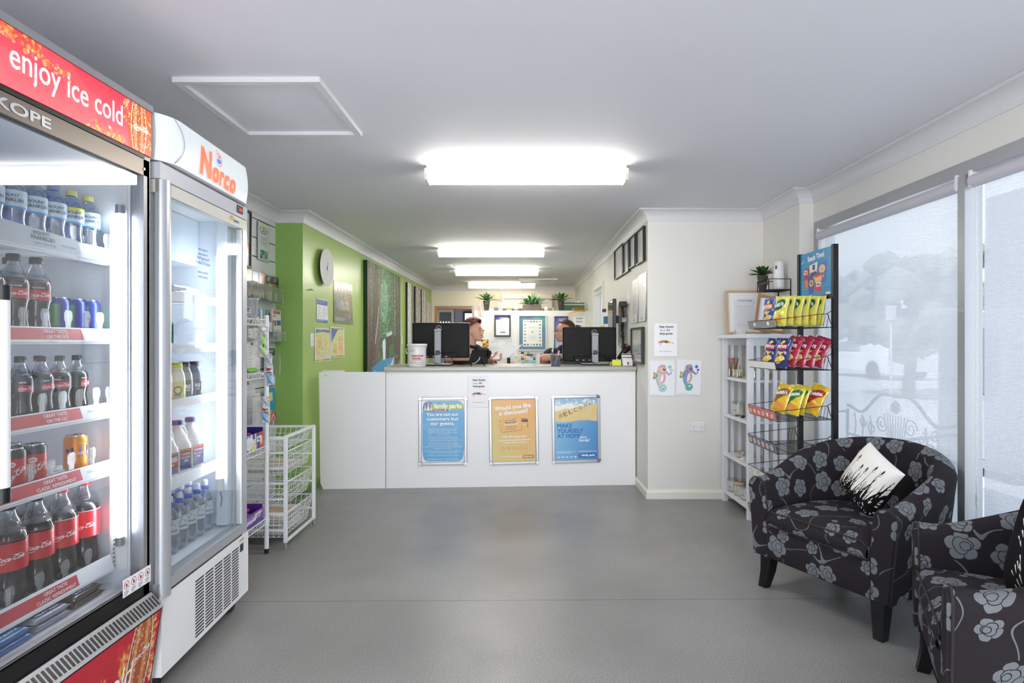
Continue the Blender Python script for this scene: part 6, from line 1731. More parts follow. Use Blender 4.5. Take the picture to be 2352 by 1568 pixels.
b=MB(); b.box(-0.05,0.05,-0.04,0.04,0,0.055,mat('grey_box','66666a',0.4),bevel=0.004); tag(b.build('small_speaker',None,onp(1138,0.22)),'small dark grey box behind the white bowl on the partition top','box')
b=MB(); b.lathe([(0.0005,0),(0.025,0),(0.04,0.018),(0.034,0.036),(0.0005,0.042)],M_gloss,20); tag(b.build('white_bowl',None,onp(1128.5,0.06)),'small white upturned bowl next to the left plant pot','bowl')
b=MB(); b.box(-0.037,0.037,-0.03,0.03,0,0.10,M_tab,bevel=0.004); tag(b.build('glass_jar',None,onp(1185.5,0.1)),'clear square jar left of the succulent trough','jar')
b=MB();
for k in range(3): b.lathe([(0.012,0),(0.022,0.004),(0.022,0.022),(0.015,0.028)],M_tab,14,(0.026*(k-1),0,0.0))
b.build('x') if False else None
tag(b.build('glass_ornament',None,onp(1169,0.1)),'cluster of clear glass tealights on the partition top','ornament')
b=MB(); b.lathe([(0.0005,0),(0.02,0),(0.036,0.03),(0.032,0.055),(0.036,0.062)],M_gloss,20); b.stroke([(-0.012,0.035),(0,0.02),(0.012,0.035)],0.003,M_ink,y=-0.0345); tag(b.build('white_pot',None,onp(1255.5,0.1)),'small round white pot with dark motif right of the trough','pot')
b=MB(); b.box(-0.018,0.018,-0.015,0.015,0,0.05,M_tab,bevel=0.003); tag(b.build('small_tumbler',None,onp(1271,0.1)),'tiny glass tumbler left of the right-hand spiky plant','glass')
b=MB(); b.box(-0.21,0.14,-0.03,0.03,0,0.14,mat('file_green','3f7a48',0.5)); b.box(-0.21,0.14,-0.031,-0.03,0.10,0.118,mat('file_stripe','c8d0b8',0.5)); b.box(-0.21,0.14,-0.031,-0.03,0.045,0.05,M_pg); b.box(-0.20,0.05,-0.025,0.02,0.14,0.165,M_tab); b.cyl((-0.035,0.0,0.14),(-0.045,0,0.34),0.002,M_alud,5)
tag(b.build('file_box',None,onp(1333.5-8,0.25)),'green file box at the right end of the partition top','file box')
b=MB(); b.tube([(0.05*math.cos(a),-0.01,0.002+0.075*math.sin(a)) for a in [PI*k/12 for k in range(13)]],0.006,mat('purple_ribbon','7a2f8a',0.3)); tag(b.build('purple_ribbon',None,onp(1323,0.08)),'loop of purple ribbon in front of the green file box','ribbon')
b=MB(); gm=mat('gold_ribbon','b98f3a',0.3,metal=0.4)
b.add([(-0.16,-0.02,-0.05),(-0.15,-0.02,-0.075),(0.0,-0.03,-0.012),(0.0,-0.03,0.012)],[(0,1,2,3)],gm)
for k in range(7):
 a=PI*0.08+PI*k/7.5; b.add([(0,-0.03,0),(0.075*math.cos(a-0.22),-0.05,0.035*math.sin(a-0.22)+0.004),(0.10*math.cos(a),-0.035,0.05*math.sin(a)),(0.075*math.cos(a+0.22),-0.05,0.035*math.sin(a+0.22)+0.004)],[(0,1,2,3)],gm)
b.box(-0.03,0.06,-0.045,-0.02,-0.012,0.008,gm,bevel=0.004); b.add([(0.05,-0.02,-0.012),(0.11,-0.02,-0.02),(0.12,-0.02,0.008),(0.05,-0.03,0.008)],[(0,1,2,3)],gm)
tag(b.build('gold_bow',None,onp(1327,0.0)),'gold ribbon bow hanging over the partition edge','ribbon')
b=MB()
for k,c in enumerate(('d8909a','c85a68','e8d0d4')):
 pts=[(0.01*k,-0.012,0.14-0.02*abs(k-1)),(0.012*k-0.005,-0.014,0.05),(0.02*k,-0.014,-0.02),(0.004+0.035*k*0.9,-0.014,-0.10)]
 b.tube(pts,0.0035,mat('lanyard_' +c,c,0.6),5)
tag(b.build('lanyards',None,onp(1100,0.0)),'pink and white lanyards hanging over the left end of the partition','lanyards')
def pframe(x0,x1,y0,y1,fm,fwid,draw,label,pw_=60,cat='picture frame',name='framed_print'):
 a=pb(x0,y0); c=pb(x1,y1); w,h=c.x-a.x,a.z-c.z
 t=thing(name,label,cat,((a.x+c.x)/2,PY,(a.z+c.z)/2))
 b=MB()
 for a0,a1,e0,e1 in ((-w/2,w/2,h/2-fwid,h/2),(-w/2,w/2,-h/2,-h/2+fwid),(-w/2,-w/2+fwid,-h/2+fwid,h/2-fwid),(w/2-fwid,w/2,-h/2+fwid,h/2-fwid)): b.box(a0,a1,-0.02,0,e0,e1,fm)
 b.build('frame',t)
 P=Pic(pw_,int(pw_*h/w),'eef0f4'); ex=draw(P)
 b=MB(); b.pic(P,-w/2+fwid,w/2-fwid,-h/2+fwid,h/2-fwid,-0.008,M_print)
 if callable(ex): ex(b,w,h)
 b.build('print',t)
def d_aw(P):
 u,v=P.X/P.w,P.Y/P.h; P.put(v < 0.14+0.05*np.cos(u*4),'4a4a9a'); P.rect(0.28,0.05,0.85,0.11,'d0d4f0',0.9); P.scrib(0.2,0.30,0.8,0.36,1,'8a9ab8'); P.scrib(0.25,0.42,0.75,0.7,6,'c0c6d0',0.8,center=True); P.rect(0.32,0.80,0.70,0.85,'3a4060',0.9)
pframe(1135.5,1173,723,773,mat('frame_charcoal','3c3a3a',0.4),0.022,d_aw,'charcoal framed certificate on the partition under the small ornaments')
def d_big(P):
 P.rect(0,0,1,1,'587690'); u,v=P.X/P.w,P.Y/P.h; P.put((u > 0.6) & (v < 0.2+(u-0.6)*0.3),'4a9a92',0.8); P.scrib(0.5,0.04,0.8,0.09,1,'9ad0c8'); P.put(np.abs(u-0.1-0.1*(1-v)) < 0.006,'a8b8c8',0.6)
 P.rect(0.14,0.11,0.86,0.90,'f0f0ec'); P.rect(0.31,0.25,0.69,0.74,'e6e8e6')
 r=random.Random(6); cs=('4a4a48','8fae8a','d8b86a','6a8a7a','c8875a','3a8a9a','5a5a5a','2f4a3a')
 for k in range(6): P.ell(0.21+0.115*k,0.165,0.04,0.025,r.choice(cs),0.85); P.ell(0.21+0.115*k,0.85,0.04,0.028,r.choice(cs),0.85)
 for k in range(6):
  for x in (0.22,0.78): P.ell(x,0.26+0.095*k,0.045,0.025,r.choice(cs),0.8)
 P.ell(0.5,0.47,0.05,0.03,'b8a860'); P.scrib(0.38,0.33,0.62,0.38,1,'b0b4b0'); P.scrib(0.38,0.58,0.62,0.70,3,'b8bcb8',center=True)
pframe(1190,1255.5,723,805,mat('frame_pale','d0d2d2',0.35,metal=0.3),0.018,d_big,'large silver framed certificate with blue mount between the two people',110)
pframe(1273,1305,726,800,mat('frame_slate','4a5160',0.4),0.012,lambda P: (P.grad('4a4a96','c8cbe8'),P.scrib(0.3,0.05,0.9,0.14,2,'e0e4f8'),None)[2],'blue-topped framed certificate mostly hidden behind the ponytailed person',50)
p0=pb(1330,745); sheet('notice_sheet','white shop notice on the partition under the gold bow','notice',p0+Vector((0,-0.002,0)),0,0.185,0.25,dear)
def d_list(P): P.scrib(0.08,0.05,0.92,0.95,26,'9aa2aa',0.6)
for i,x in enumerate((1138,1172)):
 sheet('list_sheet',('left','right')[i]+' one of two printed lists pinned side by side on the partition','notice',pb(x,797)+Vector((0,-0.002,0)),0,0.205,0.29,d_list,'printed lists on the partition',bgc='eceef0')
def d_food(P): P.tiles(0,0,1,1,5,5,('c83a28','e89a3c','f0c84a','6a9a3a','8a2a1c','e8e0c8'),5)
sheet('food_flyer','small red and orange food flyer beside the short-haired person','flyer',pb(1114,790)+Vector((0,-0.003,0)),0,0.11,0.14,d_food,bgc='e0a050')
def d_col(P):
 P.tiles(0,0,1,0.62,6,4,('e8a03c','f0d8b0','3a3a4a','8ab0d8','e8e8e4','6a4a3a'),3); P.tiles(0,0.62,1,1,5,2,('8ac8e0','f0b868','d8ecf4','5aa8c8'),4)
sheet('collage_flyer','colourful photo collage flyer low on the partition between the people','flyer',pb(1210,822.5)+Vector((0,-0.003,0)),0,0.275,0.195,d_col,pw_=70)
outlet(pb(1173,826),0,'white power point on the partition with a black plug in it')
b=MB(); b.box(-0.025,0.025,-0.05,-0.012,-0.05,0.035,M_black,bevel=0.005); b.cyl((0,-0.03,-0.05),(0,-0.03,-0.11),0.004,M_black); tag(b.build('black_plug',None,pb(1168.5,826)),'black plug adaptor in the partition power point above the paper','plug')
t=thing('wall_remote','white air conditioner remote on the partition beside the short-haired person','remote',pb(1109,767)); MB().box(-0.026,0.026,-0.018,0,-0.085,0.085,M_gloss,bevel=0.004).build('remote_body',t); MB().box(-0.020,0.020,-0.019,-0.018,0.04,0.07,mat('lcd_green','5a6a5c',0.3)).build('display',t)
b=MB(); b.box(-0.02,0.02,-0.003,0,-0.02,0.02,mat('green_card','3f8a50',0.5)); b.box(-0.055,0.055,-0.002,0,-0.18,0.03,M_paper); tag(b.build('green_headed_sheet',None,pb(1244,815)+Vector((0,-0.002,0))),'white sheet with a green header beside the ponytailed person','notice')
# split air conditioner on the back wall
t=thing('air_conditioner','cream wall air conditioner on the back wall above the partition','air conditioner',((at(1153,0,11.1).x+at(1268,0,11.1).x)/2,11.1,at(0,711,11.1).z))
wA=(1268-1153)*11.1/F
MB().box(-wA/2,wA/2,-0.2,0,0,0.30,M_cream,bevel=0.02).build('casing',t); b=MB(); b.box(-wA/2+0.03,wA/2-0.03,-0.203,-0.2,0.19,0.20,mat('vent_line','6a5a4c',0.5)); b.build('vent_slot',t)
# filing box on the far desk beside the small window
b=MB(); M_gb=mat('grey_cabinet','a6a7ab',0.45)
b.box(-0.10,0.12,-0.08,0.10,0,0.19,M_gb,bevel=0.004); b.box(-0.09,-0.08,-0.082,-0.08,0.05,0.09,M_ink); b.box(-0.06,-0.05,-0.082,-0.08,0.05,0.09,M_ink)
pd=at(1381,0,6.9); dk=MB(); dk.box(-0.35,0.26,-0.35,0.35,0.0,0.03,M_bench);
for sx in (-0.33,0.22): dk.box(sx,sx+0.03,-0.33,0.33,-1.05,0.0,M_lam)
tag(dk.build('side_bench',None,(0.77,7.0,1.05)),'grey side bench against the inner right wall under the small window','bench')
tag(b.build('grey_file_cabinet',None,(at(1380,0,6.9).x,6.9,1.08)),'small grey two-slot box on the side bench by the small window','box')
b=MB(); b.box(-0.08,0.06,-0.005,0.005,0,0.42,M_paper); b.box(-0.04,0.04,-0.008,-0.005,0.24,0.33,mat('pin_blue','4a6a94',0.5)); b.box(-0.09,-0.03,-0.01,-0.005,0.15,0.22,mat('pin_yellow','d8c04a',0.5)); b.box(-0.06,0.0,-0.008,-0.005,0.38,0.42,mat('pin_brown','5a3a30',0.5))
tag(b.build('memo_board',None,(at(1393,0,6.75).x,6.75,1.27),R(-50)),'narrow memo board with blue and yellow notes behind the wall monitor','memo board')
# staff desk behind the counter (hidden mostly), two stools under the people
# ================================================================== PEOPLE
M_skin=mat('skin_fair','e0ab91',0.5,var=0.03,vscale=20); M_skin2=mat('skin_rosy','d9a088',0.5,var=0.03,vscale=20)
M_shirt=mat('black_polo','1d1e22',0.8,bump=0.3,bscale=120); M_lip=mat('lips','b8605c',0.4)
def blob(parts,vox,mt,name,parent,smooth_it=3):
 """parts: capsules (p0, r0, p1, r1) and ellipsoids (c, (rx,ry,rz)); fused into one continuous skin"""
 b=MB()
 for p in parts:
  if len(p) == 4:
   p0,r0,p1,r1=p; p0=Vector(p0); p1=Vector(p1)
   n=max(2,int((p1-p0).length/(min(r0,r1)*0.35)))
   pts=[p0+(p1-p0)*k/n for k in range(n+1)]; rr_=[r0+(r1-r0)*k/n for k in range(n+1)]
   d=(p1-p0).normalized()
   e0=[(p0-d*r0*math.cos(q),r0*math.sin(q)) for q in (0.15,0.5,0.9,1.25)]; e1=[(p1+d*r1*math.cos(q),r1*math.sin(q)) for q in (1.25,0.9,0.5,0.15)]
   allp=[e[0] for e in e0]+pts+[e[0] for e in e1]; allr=[e[1] for e in e0]+rr_+[e[1] for e in e1]
   b.tube(allp,allr,mt,14)
  else:
   c_,r3=p[0],p[1]; rot=p[2] if len(p) > 2 else None
   bm=bmesh.new(); bmesh.ops.create_icosphere(bm,subdivisions=3,radius=1)
   vs=[]
   for v in bm.verts:
    q=Vector((v.co.x*r3[0],v.co.y*r3[1],v.co.z*r3[2]))
    if rot is not None: q=rot @ q
    vs.append(q+Vector(c_))
   bm.verts.index_update(); b.add(vs,[[v.index for v in f.verts] for f in bm.faces],mt,True); bm.free()
 o=b.build(name,parent)
 rm=o.modifiers.new('fuse','REMESH'); rm.mode='VOXEL'; rm.voxel_size=vox; rm.use_smooth_shade=True
 sm=o.modifiers.new('soften','SMOOTH'); sm.factor=0.5; sm.iterations=smooth_it
 return o
def head_parts(M,jaw=0.0):
 """head facing +x in its own frame, crown 0.125 above centre, chin 0.115 below; M places it"""
 E=lambda c_,r_: (tuple(M @ Vector(c_)),r_,M.to_3x3())
 return [E((-0.012,0,0.030),(0.098,0.076,0.090)),E((0.030,0,-0.020),(0.062,0.060,0.085)),E((0.040,0,-0.070),(0.042,0.044,0.036)),E((0.058,0,-0.094),(0.022,0.024,0.018)),
   E((0.070,0,0.022),(0.020,0.045,0.018)),E((0.094,0,-0.012),(0.013,0.010,0.026)),E((0.104,0,-0.026),(0.013,0.012,0.010)),E((0.089,0.010,-0.030),(0.008,0.006,0.006)),E((0.089,-0.010,-0.030),(0.008,0.006,0.006)),
   E((0.084,0,-0.052),(0.013,0.022,0.008)),E((0.082,0,-0.067),(0.012,0.020,0.008)),E((0.055,0.036,-0.026),(0.026,0.020,0.022)),E((0.055,-0.036,-0.026),(0.026,0.020,0.022)),
   E((-0.012,0.076,-0.008),(0.016,0.008,0.028)),E((-0.012,-0.076,-0.008),(0.016,0.008,0.028))]
def face_bits(M,t,glasses=False):
 b=MB(); b.T=M
 ew=mat('eye_white','f0eeea',0.3); ed=mat('eye_dark','30241e',0.3)
 for s_ in (-1,1):
  c_=Vector((0.0755,s_*0.031,0.004))
  bm=bmesh.new(); bmesh.ops.create_uvsphere(bm,u_segments=12,v_segments=8,radius=0.0105); bm.verts.index_update()
  b.add([v.co*1.0+c_ for v in bm.verts],[[v.index for v in f.verts] for f in bm.faces],ew,True)
  b.add([v.co*0.68+c_+Vector((0.0046,s_*0.002,0)) for v in bm.verts],[[v.index for v in f.verts] for f in bm.faces],ed,True); bm.free()
 b.build('eyes',t)
 b=MB(); b.T=M
 for s_ in (-1,1): b.tube([(0.090,s_*0.016,0.022),(0.090,s_*0.030,0.028),(0.078,s_*0.046,0.024)],[0.002,0.003,0.0015],mat('brow_brown','5a3a2c',0.8),5)
 b.build('eyebrows',t)
 b=MB(); b.T=M
 b.tube([(0.086,-0.022,-0.053),(0.0965,-0.010,-0.054),(0.098,0,-0.0535),(0.0965,0.010,-0.054),(0.086,0.022,-0.053)],[0.002,0.004,0.0042,0.004,0.002],M_lip,6); b.tube([(0.086,-0.021,-0.066),(0.094,-0.010,-0.069),(0.096,0,-0.070),(0.094,0.010,-0.069),(0.086,0.021,-0.066)],[0.002,0.004,0.0045,0.004,0.002],M_lip,6)
 b.tube([(0.084,-0.020,-0.060),(0.0945,0,-0.0615),(0.084,0.020,-0.060)],0.0048,mat('teeth','f2efe8',0.3),6)
 b.build('mouth',t)
 if glasses:
  b=MB(); b.T=M; gm_=mat('glasses_frame','2c2626',0.3)
  for s_ in (-1,1):
   b.tube([(0.100,s_*0.033+0.024*math.cos(a),0.002+0.016*math.sin(a)) for a in [2*PI*k/16 for k in range(16)]],0.0018,gm_,5,closed=True)
   b.tube([(0.100,s_*0.056,0.006),(0.06,s_*0.080,0.006),(-0.01,s_*0.086,0.006),(-0.03,s_*0.082,-0.010)],0.0018,gm_,5)
  b.tube([(0.100,-0.010,0.006),(0.104,0,0.008),(0.100,0.010,0.006)],0.0018,gm_,5)
  b.build('glasses',t)
def hand_parts(wrist,dirv,side,curl=0.6,s=1.0,up=Vector((0,0,1))):
 """palm, four fingers and thumb as capsules; side: direction towards the thumb"""
 w=Vector(wrist); d=Vector(dirv).normalized(); sd=(Vector(side)-d*d.dot(Vector(side))).normalized(); nrm=d.cross(sd)
 P_=[((tuple(w)),0.021*s,tuple(w+d*0.03*s),0.022*s)]
 for k in range(4):
  o_=(0.028-0.019*k)*s; base=w+d*0.075*s+sd*o_; P_.append((tuple(w+d*0.02*s+sd*o_*0.6),0.013*s,tuple(base),0.0105*s))
  L=(0.070,0.078,0.073,0.058)[k]*s; a=0.0; p=base; cv=curl+0.12*k
  for j,q in enumerate((0.45,0.30,0.25)):
   a += cv*(0.35 if j == 0 else 0.6); nd=d*math.cos(a)+nrm*math.sin(a); p2=p+nd*L*q; P_.append((tuple(p),(0.0092-0.0009*j)*s,tuple(p2),(0.0083-0.0009*j)*s)); p=p2
 tb=w+d*0.022*s+sd*0.022*s; t1=tb+(d*0.6+sd*0.7+nrm*0.35).normalized()*0.035*s; t2=t1+(d*0.85+sd*0.15+nrm*0.5).normalized()*0.030*s
 return P_+[(tuple(tb),0.0125*s,tuple(t1),0.0105*s),(tuple(t1),0.0103*s,tuple(t2),0.0088*s)]
def hair_cap(M,pred,thick,mt,parent,name='hair',seed=1,rough=0.006):
 rr_=random.Random(seed)
 bm=bmesh.new(); bmesh.ops.create_icosphere(bm,subdivisions=5,radius=1)
 cen=Vector((-0.012,0,0.030)); vs=[]; keep=[]
 for v in bm.verts:
  n_=v.co.normalized(); k=pred(n_); keep.append(k > 0)
  rn=rough*math.sin(v.co.x*41+v.co.y*57)*math.sin(v.co.z*47+seed)
  q=cen+Vector((n_.x*(0.100+thick(n_)+rn),n_.y*(0.078+thick(n_)+rn),n_.z*(0.092+thick(n_)+rn))); vs.append(M @ q)
 bm.verts.index_update(); b=MB(); b.add(vs,[[v.index for v in f.verts] for f in bm.faces if all(keep[v.index] for v in f.verts)],mt,True); bm.free()
 o=b.build(name,parent); so=o.modifiers.new('thick','SOLIDIFY'); so.thickness=0.006; so.offset=-1
 return o
def hairmat(name,col,col2):
 m=mat(name,col,0.45,var=0.4,vscale=60); return m
# --- person on the left: short reddish hair, seen in profile turning to the colleague
p1o=Vector((at(1089,0,6.05).x,6.05,0))
hz=H-(762-VY)*6.02/F+0.004
t=thing('person','short red-haired person in black polo behind the left monitor, holding a paper','person',p1o)
hM=Matrix.Translation((0.0,0,hz)) @ Matrix.Rotation(R(-22),4,'Z') @ Matrix.Rotation(R(-6),4,'Y')
sh=hz-0.190
par=head_parts(hM)+[((-0.03,0.01,hz-0.02),0.052,(-0.035,0.02,sh+0.02),0.056),((-0.035,0.02,sh+0.02),0.060,(-0.04,0.02,sh-0.08),0.09)]
# torso, shoulders, arms: left arm (camera left) lies on the counter, right hand lifts a sheet
T0=Vector((-0.05,0.03,sh))
par += [((-0.20,0.03,sh-0.045),0.062,(0.11,0.02,sh-0.045),0.062),((-0.12,0.04,sh-0.12),0.11,(0.04,0.04,sh-0.12),0.11),((-0.045,0.05,sh-0.15),0.14,(-0.045,0.06,sh-0.55),0.145),
  ((0.12,0.02,sh-0.05),0.052,(0.19,-0.08,sh-0.17),0.044),((0.19,-0.08,sh-0.17),0.042,(0.205,-0.36,ZT+0.072),0.030),((0.205,-0.36,ZT+0.072),0.029,(0.225,-0.46,ZT+0.060),0.024),
  ((-0.21,0.03,sh-0.05),0.052,(-0.25,-0.10,sh-0.15),0.044),((-0.25,-0.10,sh-0.15),0.042,(-0.23,-0.32,ZT+0.062),0.036),((-0.23,-0.32,ZT+0.062),0.036,(0.0,-0.40,ZT+0.060),0.027)]
# seated: thighs and lower legs
par += [((-0.12,0.06,sh-0.60),0.095,(-0.12,-0.16,sh-0.62),0.075),((0.03,0.06,sh-0.60),0.095,(0.03,-0.16,sh-0.62),0.075),((-0.12,-0.16,sh-0.62),0.062,(-0.12,-0.08,0.32),0.042),((0.03,-0.16,sh-0.62),0.062,(0.03,-0.08,0.32),0.042)]
par += hand_parts((0.225,-0.46,ZT+0.060),(0.75,-0.45,0.12),(0.1,0.1,1),0.75)
par += hand_parts((0.0,-0.40,ZT+0.060),(1,-0.2,0.0),(0,1,0.1),0.2)
blob(par,0.0065,M_skin,'body',t)
shirt=[((-0.205,0.03,sh-0.048),0.072,(0.115,0.02,sh-0.048),0.072),((-0.12,0.04,sh-0.12),0.122,(0.04,0.04,sh-0.12),0.122),((-0.045,0.05,sh-0.15),0.152,(-0.045,0.06,sh-0.55),0.16),
   ((0.12,0.02,sh-0.05),0.064,(0.195,-0.07,sh-0.16),0.060),((-0.215,0.03,sh-0.05),0.064,(-0.25,-0.09,sh-0.14),0.058),((-0.09,0.03,sh-0.005),0.062,(0.02,0.03,sh-0.005),0.062)]
blob(shirt,0.009,M_shirt,'polo_shirt',t)
b=MB(); b.tube([(-0.035+0.070*math.cos(a),0.02+0.062*math.sin(a),sh+0.018+0.020*math.cos(a+2.4)) for a in [2*PI*k/20 for k in range(20)]],0.017,M_shirt,8,closed=True); b.build('collar',t)
blob([((-0.12,0.06,sh-0.60),0.11,(-0.12,-0.16,sh-0.62),0.09),((0.03,0.06,sh-0.60),0.11,(0.03,-0.16,sh-0.62),0.09),((-0.12,-0.16,sh-0.62),0.075,(-0.12,-0.08,0.36),0.055),((0.03,-0.16,sh-0.62),0.075,(0.03,-0.08,0.36),0.055)],0.012,mat('trousers_black','1a1a1e',0.8),'trousers',t)
def pr1(n_): return 1 if (n_.z > 0.12+0.75*max(0,n_.x) ** 1.3-1.0*max(0,-n_.x+0.0) and not (n_.x > 0.78)) or n_.x < -0.55 and n_.z > -0.55 else 0
hair_cap(hM,pr1,lambda n_: 0.006+0.030*max(0,n_.z)+0.016*max(0,n_.x)*max(0,n_.z),hairmat('auburn_hair','6e3a38',0),t,seed=3,rough=0.006)
face_bits(hM,t)
for sx in (-0.12,0.03): blob([((sx,-0.08,0.32),0.045,(sx,-0.18,0.305),0.038)],0.01,M_black,'shoe',t)
def stool(loc,label,h):
 t=thing('office_stool',label,'stool',loc,0,'stools behind the counter')
 MB().lathe([(0.0005,h-0.05),(0.14,h-0.05),(0.155,h-0.03),(0.15,h),(0.0005,h)],M_black,28).build('seat',t); MB().cyl((0,0,0.06),(0,0,h-0.05),0.022,M_chrome).build('column',t)
 MB().tube([(0.11*math.cos(a),0.11*math.sin(a),0.27) for a in [2*PI*k/24 for k in range(24)]],0.010,M_chrome,6,closed=True).cyl((-0.11,0,0.27),(0.11,0,0.27),0.007,M_chrome,6).build('foot_ring',t)
 for k in range(5):
  a=2*PI*k/5; MB().cyl((0,0,0.07),(0.26*math.cos(a),0.26*math.sin(a),0.04),0.014,M_black,8).build('leg',t)
stool((p1o.x-0.045,p1o.y+0.10,0),'black stool under the short-haired person behind the counter',sh-0.60-0.125)
# the sheet held in the hand
pc_=Vector((p1o.x+0.30,p1o.y-0.52,ZT+0.088))
b=MB(); b.grid(lambda u,v: (-0.08+0.16*u+0.14*v,0.03*v,-0.035+0.125*v+0.020*u-0.01*math.sin(u*PI)),10,10,M_paper); b.grid(lambda u,v: (-0.08+0.16*u+0.14*v,0.03*v+0.0006,-0.035+0.125*v+0.020*u-0.01*math.sin(u*PI)),1,1,M_paper) if False else None
tag(b.build('held_paper',None,pc_),'white sheet of paper held in the short-haired person\'s hand','paper')
# --- person on the right: glasses, brown ponytail
Y2=6.08
p2o=Vector((at(1297,0,Y2).x,Y2,0)); hz2=H-(762.5-VY)*Y2/F+0.002
t=thing('person','smiling person with glasses and brown ponytail in black polo behind right monitor','person',p2o)
hM=Matrix.Translation((0.0,0,hz2)) @ Matrix.Rotation(R(180+14),4,'Z') @ Matrix.Rotation(R(-4),4,'Y')
sh=hz2-0.190
par=head_parts(hM)+[((0.03,0.01,hz2-0.02),0.052,(0.035,0.02,sh+0.02),0.056),((0.035,0.02,sh+0.02),0.060,(0.04,0.02,sh-0.08),0.09)]
par += [((-0.13,0.02,sh-0.05),0.062,(0.18,0.03,sh-0.05),0.062),((-0.05,0.04,sh-0.12),0.115,(0.12,0.04,sh-0.12),0.115),((0.03,0.05,sh-0.15),0.145,(0.03,0.06,sh-0.55),0.15),
  ((-0.16,0.02,sh-0.06),0.055,(-0.215,-0.06,sh-0.20),0.050),((-0.215,-0.06,sh-0.20),0.050,(-0.235,-0.24,ZT+0.055),0.044),((-0.235,-0.24,ZT+0.055),0.044,(-0.06,-0.30,ZT+0.075),0.028),
  ((0.19,0.03,sh-0.06),0.055,(0.25,-0.06,sh-0.20),0.046),((0.25,-0.06,sh-0.20),0.042,(0.16,-0.28,ZT+0.08),0.028)]
par += [((-0.05,0.06,sh-0.60),0.095,(-0.05,-0.16,sh-0.62),0.075),((0.10,0.06,sh-0.60),0.095,(0.10,-0.16,sh-0.62),0.075),((-0.05,-0.16,sh-0.62),0.062,(-0.05,-0.08,0.32),0.042),((0.10,-0.16,sh-0.62),0.062,(0.10,-0.08,0.32),0.042)]
par += hand_parts((-0.06,-0.30,ZT+0.075),(1,-0.05,0.0),(0,1,0.1),0.2)+hand_parts((0.16,-0.28,ZT+0.08),(-0.4,-0.3,0.0),(-1,0.6,0),0.2)
blob(par,0.0065,M_skin2,'body',t)
shirt=[((-0.15,0.02,sh-0.052),0.072,(0.185,0.03,sh-0.052),0.072),((-0.05,0.04,sh-0.12),0.127,(0.12,0.04,sh-0.12),0.127),((0.03,0.05,sh-0.15),0.157,(0.03,0.06,sh-0.55),0.165),
   ((-0.165,0.02,sh-0.06),0.068,(-0.222,-0.075,sh-0.20),0.064),((0.19,0.03,sh-0.06),0.066,(0.25,-0.05,sh-0.18),0.062),((-0.02,0.03,sh-0.005),0.062,(0.09,0.03,sh-0.005),0.062)]
blob(shirt,0.009,M_shirt,'polo_shirt',t)
b=MB(); b.tube([(0.035+0.070*math.cos(a),0.02+0.062*math.sin(a),sh+0.018-0.020*math.cos(a-0.7)) for a in [2*PI*k/20 for k in range(20)]],0.017,M_shirt,8,closed=True); b.build('collar',t)
b=MB(); b.tube([(0.035+0.066*math.cos(a),-0.02+0.07*math.sin(a),sh-0.03+0.05*math.sin(a)) for a in [PI+PI*k/14 for k in range(15)]],0.0012,M_chrome,4); b.build('necklace',t)
blob([((-0.05,0.06,sh-0.60),0.11,(-0.05,-0.16,sh-0.62),0.09),((0.10,0.06,sh-0.60),0.11,(0.10,-0.16,sh-0.62),0.09),((-0.05,-0.16,sh-0.62),0.075,(-0.05,-0.08,0.36),0.055),((0.10,-0.16,sh-0.62),0.075,(0.10,-0.08,0.36),0.055)],0.012,mat('trousers_black'),'trousers',t)
hb_=hairmat('brown_hair','4e3222',0)
def pr2(n_): return 1 if n_.z > 0.42*max(0,n_.x)+0.36-1.15*max(0,-n_.x+0.10) and n_.x < 0.80 else 0
hair_cap(hM,pr2,lambda n_: 0.008+0.006*max(0,n_.z),hb_,t,seed=5,rough=0.002)
b=MB(); b.T=hM; b.tube([(-0.095,0,0.055),(-0.125,0,0.065),(-0.150,0,0.055),(-0.165,0,0.015),(-0.168,0,-0.04),(-0.160,0,-0.10)],[0.018,0.024,0.030,0.030,0.024,0.008],hb_,12); b.build('ponytail',t)
b=MB(); b.T=hM; b.tube([(-0.112,0.020*math.cos(a),0.060+0.020*math.sin(a)) for a in [2*PI*k/14 for k in range(14)]],0.005,M_gloss,6,closed=True); b.build('hair_tie',t)
face_bits(hM,t,glasses=True)
for sx in (-0.05,0.10): blob([((sx,-0.08,0.32),0.045,(sx,-0.18,0.305),0.038)],0.01,M_black,'shoe',t)
stool((p2o.x+0.03,p2o.y+0.10,0),'black stool under the ponytailed person behind the counter',sh-0.60-0.125)
# ================================================================== RIGHT SIDE: WHITE SLATTED SHELF UNIT
SX0,SX1,SY0,SY1,SZT=1.645,1.925,4.105,4.655,1.354
t=thing('display_shelf','white slatted open shelf unit against the right wall, holding candles and diffusers','shelf unit',((SX0+SX1)/2,(SY0+SY1)/2,0))
ax,ay=(SX1-SX0)/2,(SY1-SY0)/2
M_su=mat('shelf_unit_white','e6e8ec',0.4)
for sx in (-1,1):
 for sy in (-1,1):
  x0,y0=sx*(ax-0.02),sy*(ay-0.02)
  MB().box(x0-0.02,x0+0.02,y0-0.02,y0+0.02,0,SZT-0.03,M_su,bevel=0.002).build('post',t)
MB().box(-ax-0.025,ax+0.025,-ay-0.03,ay+0.03,SZT-0.03,SZT,M_su,bevel=0.004).build('top',t)
SUZ=(1.018,0.716,0.398,0.095)
for z in SUZ: MB().box(-ax+0.001,ax-0.005,-ay+0.041,ay-0.041,z-0.022,z,M_su,bevel=0.002).build('shelf',t)
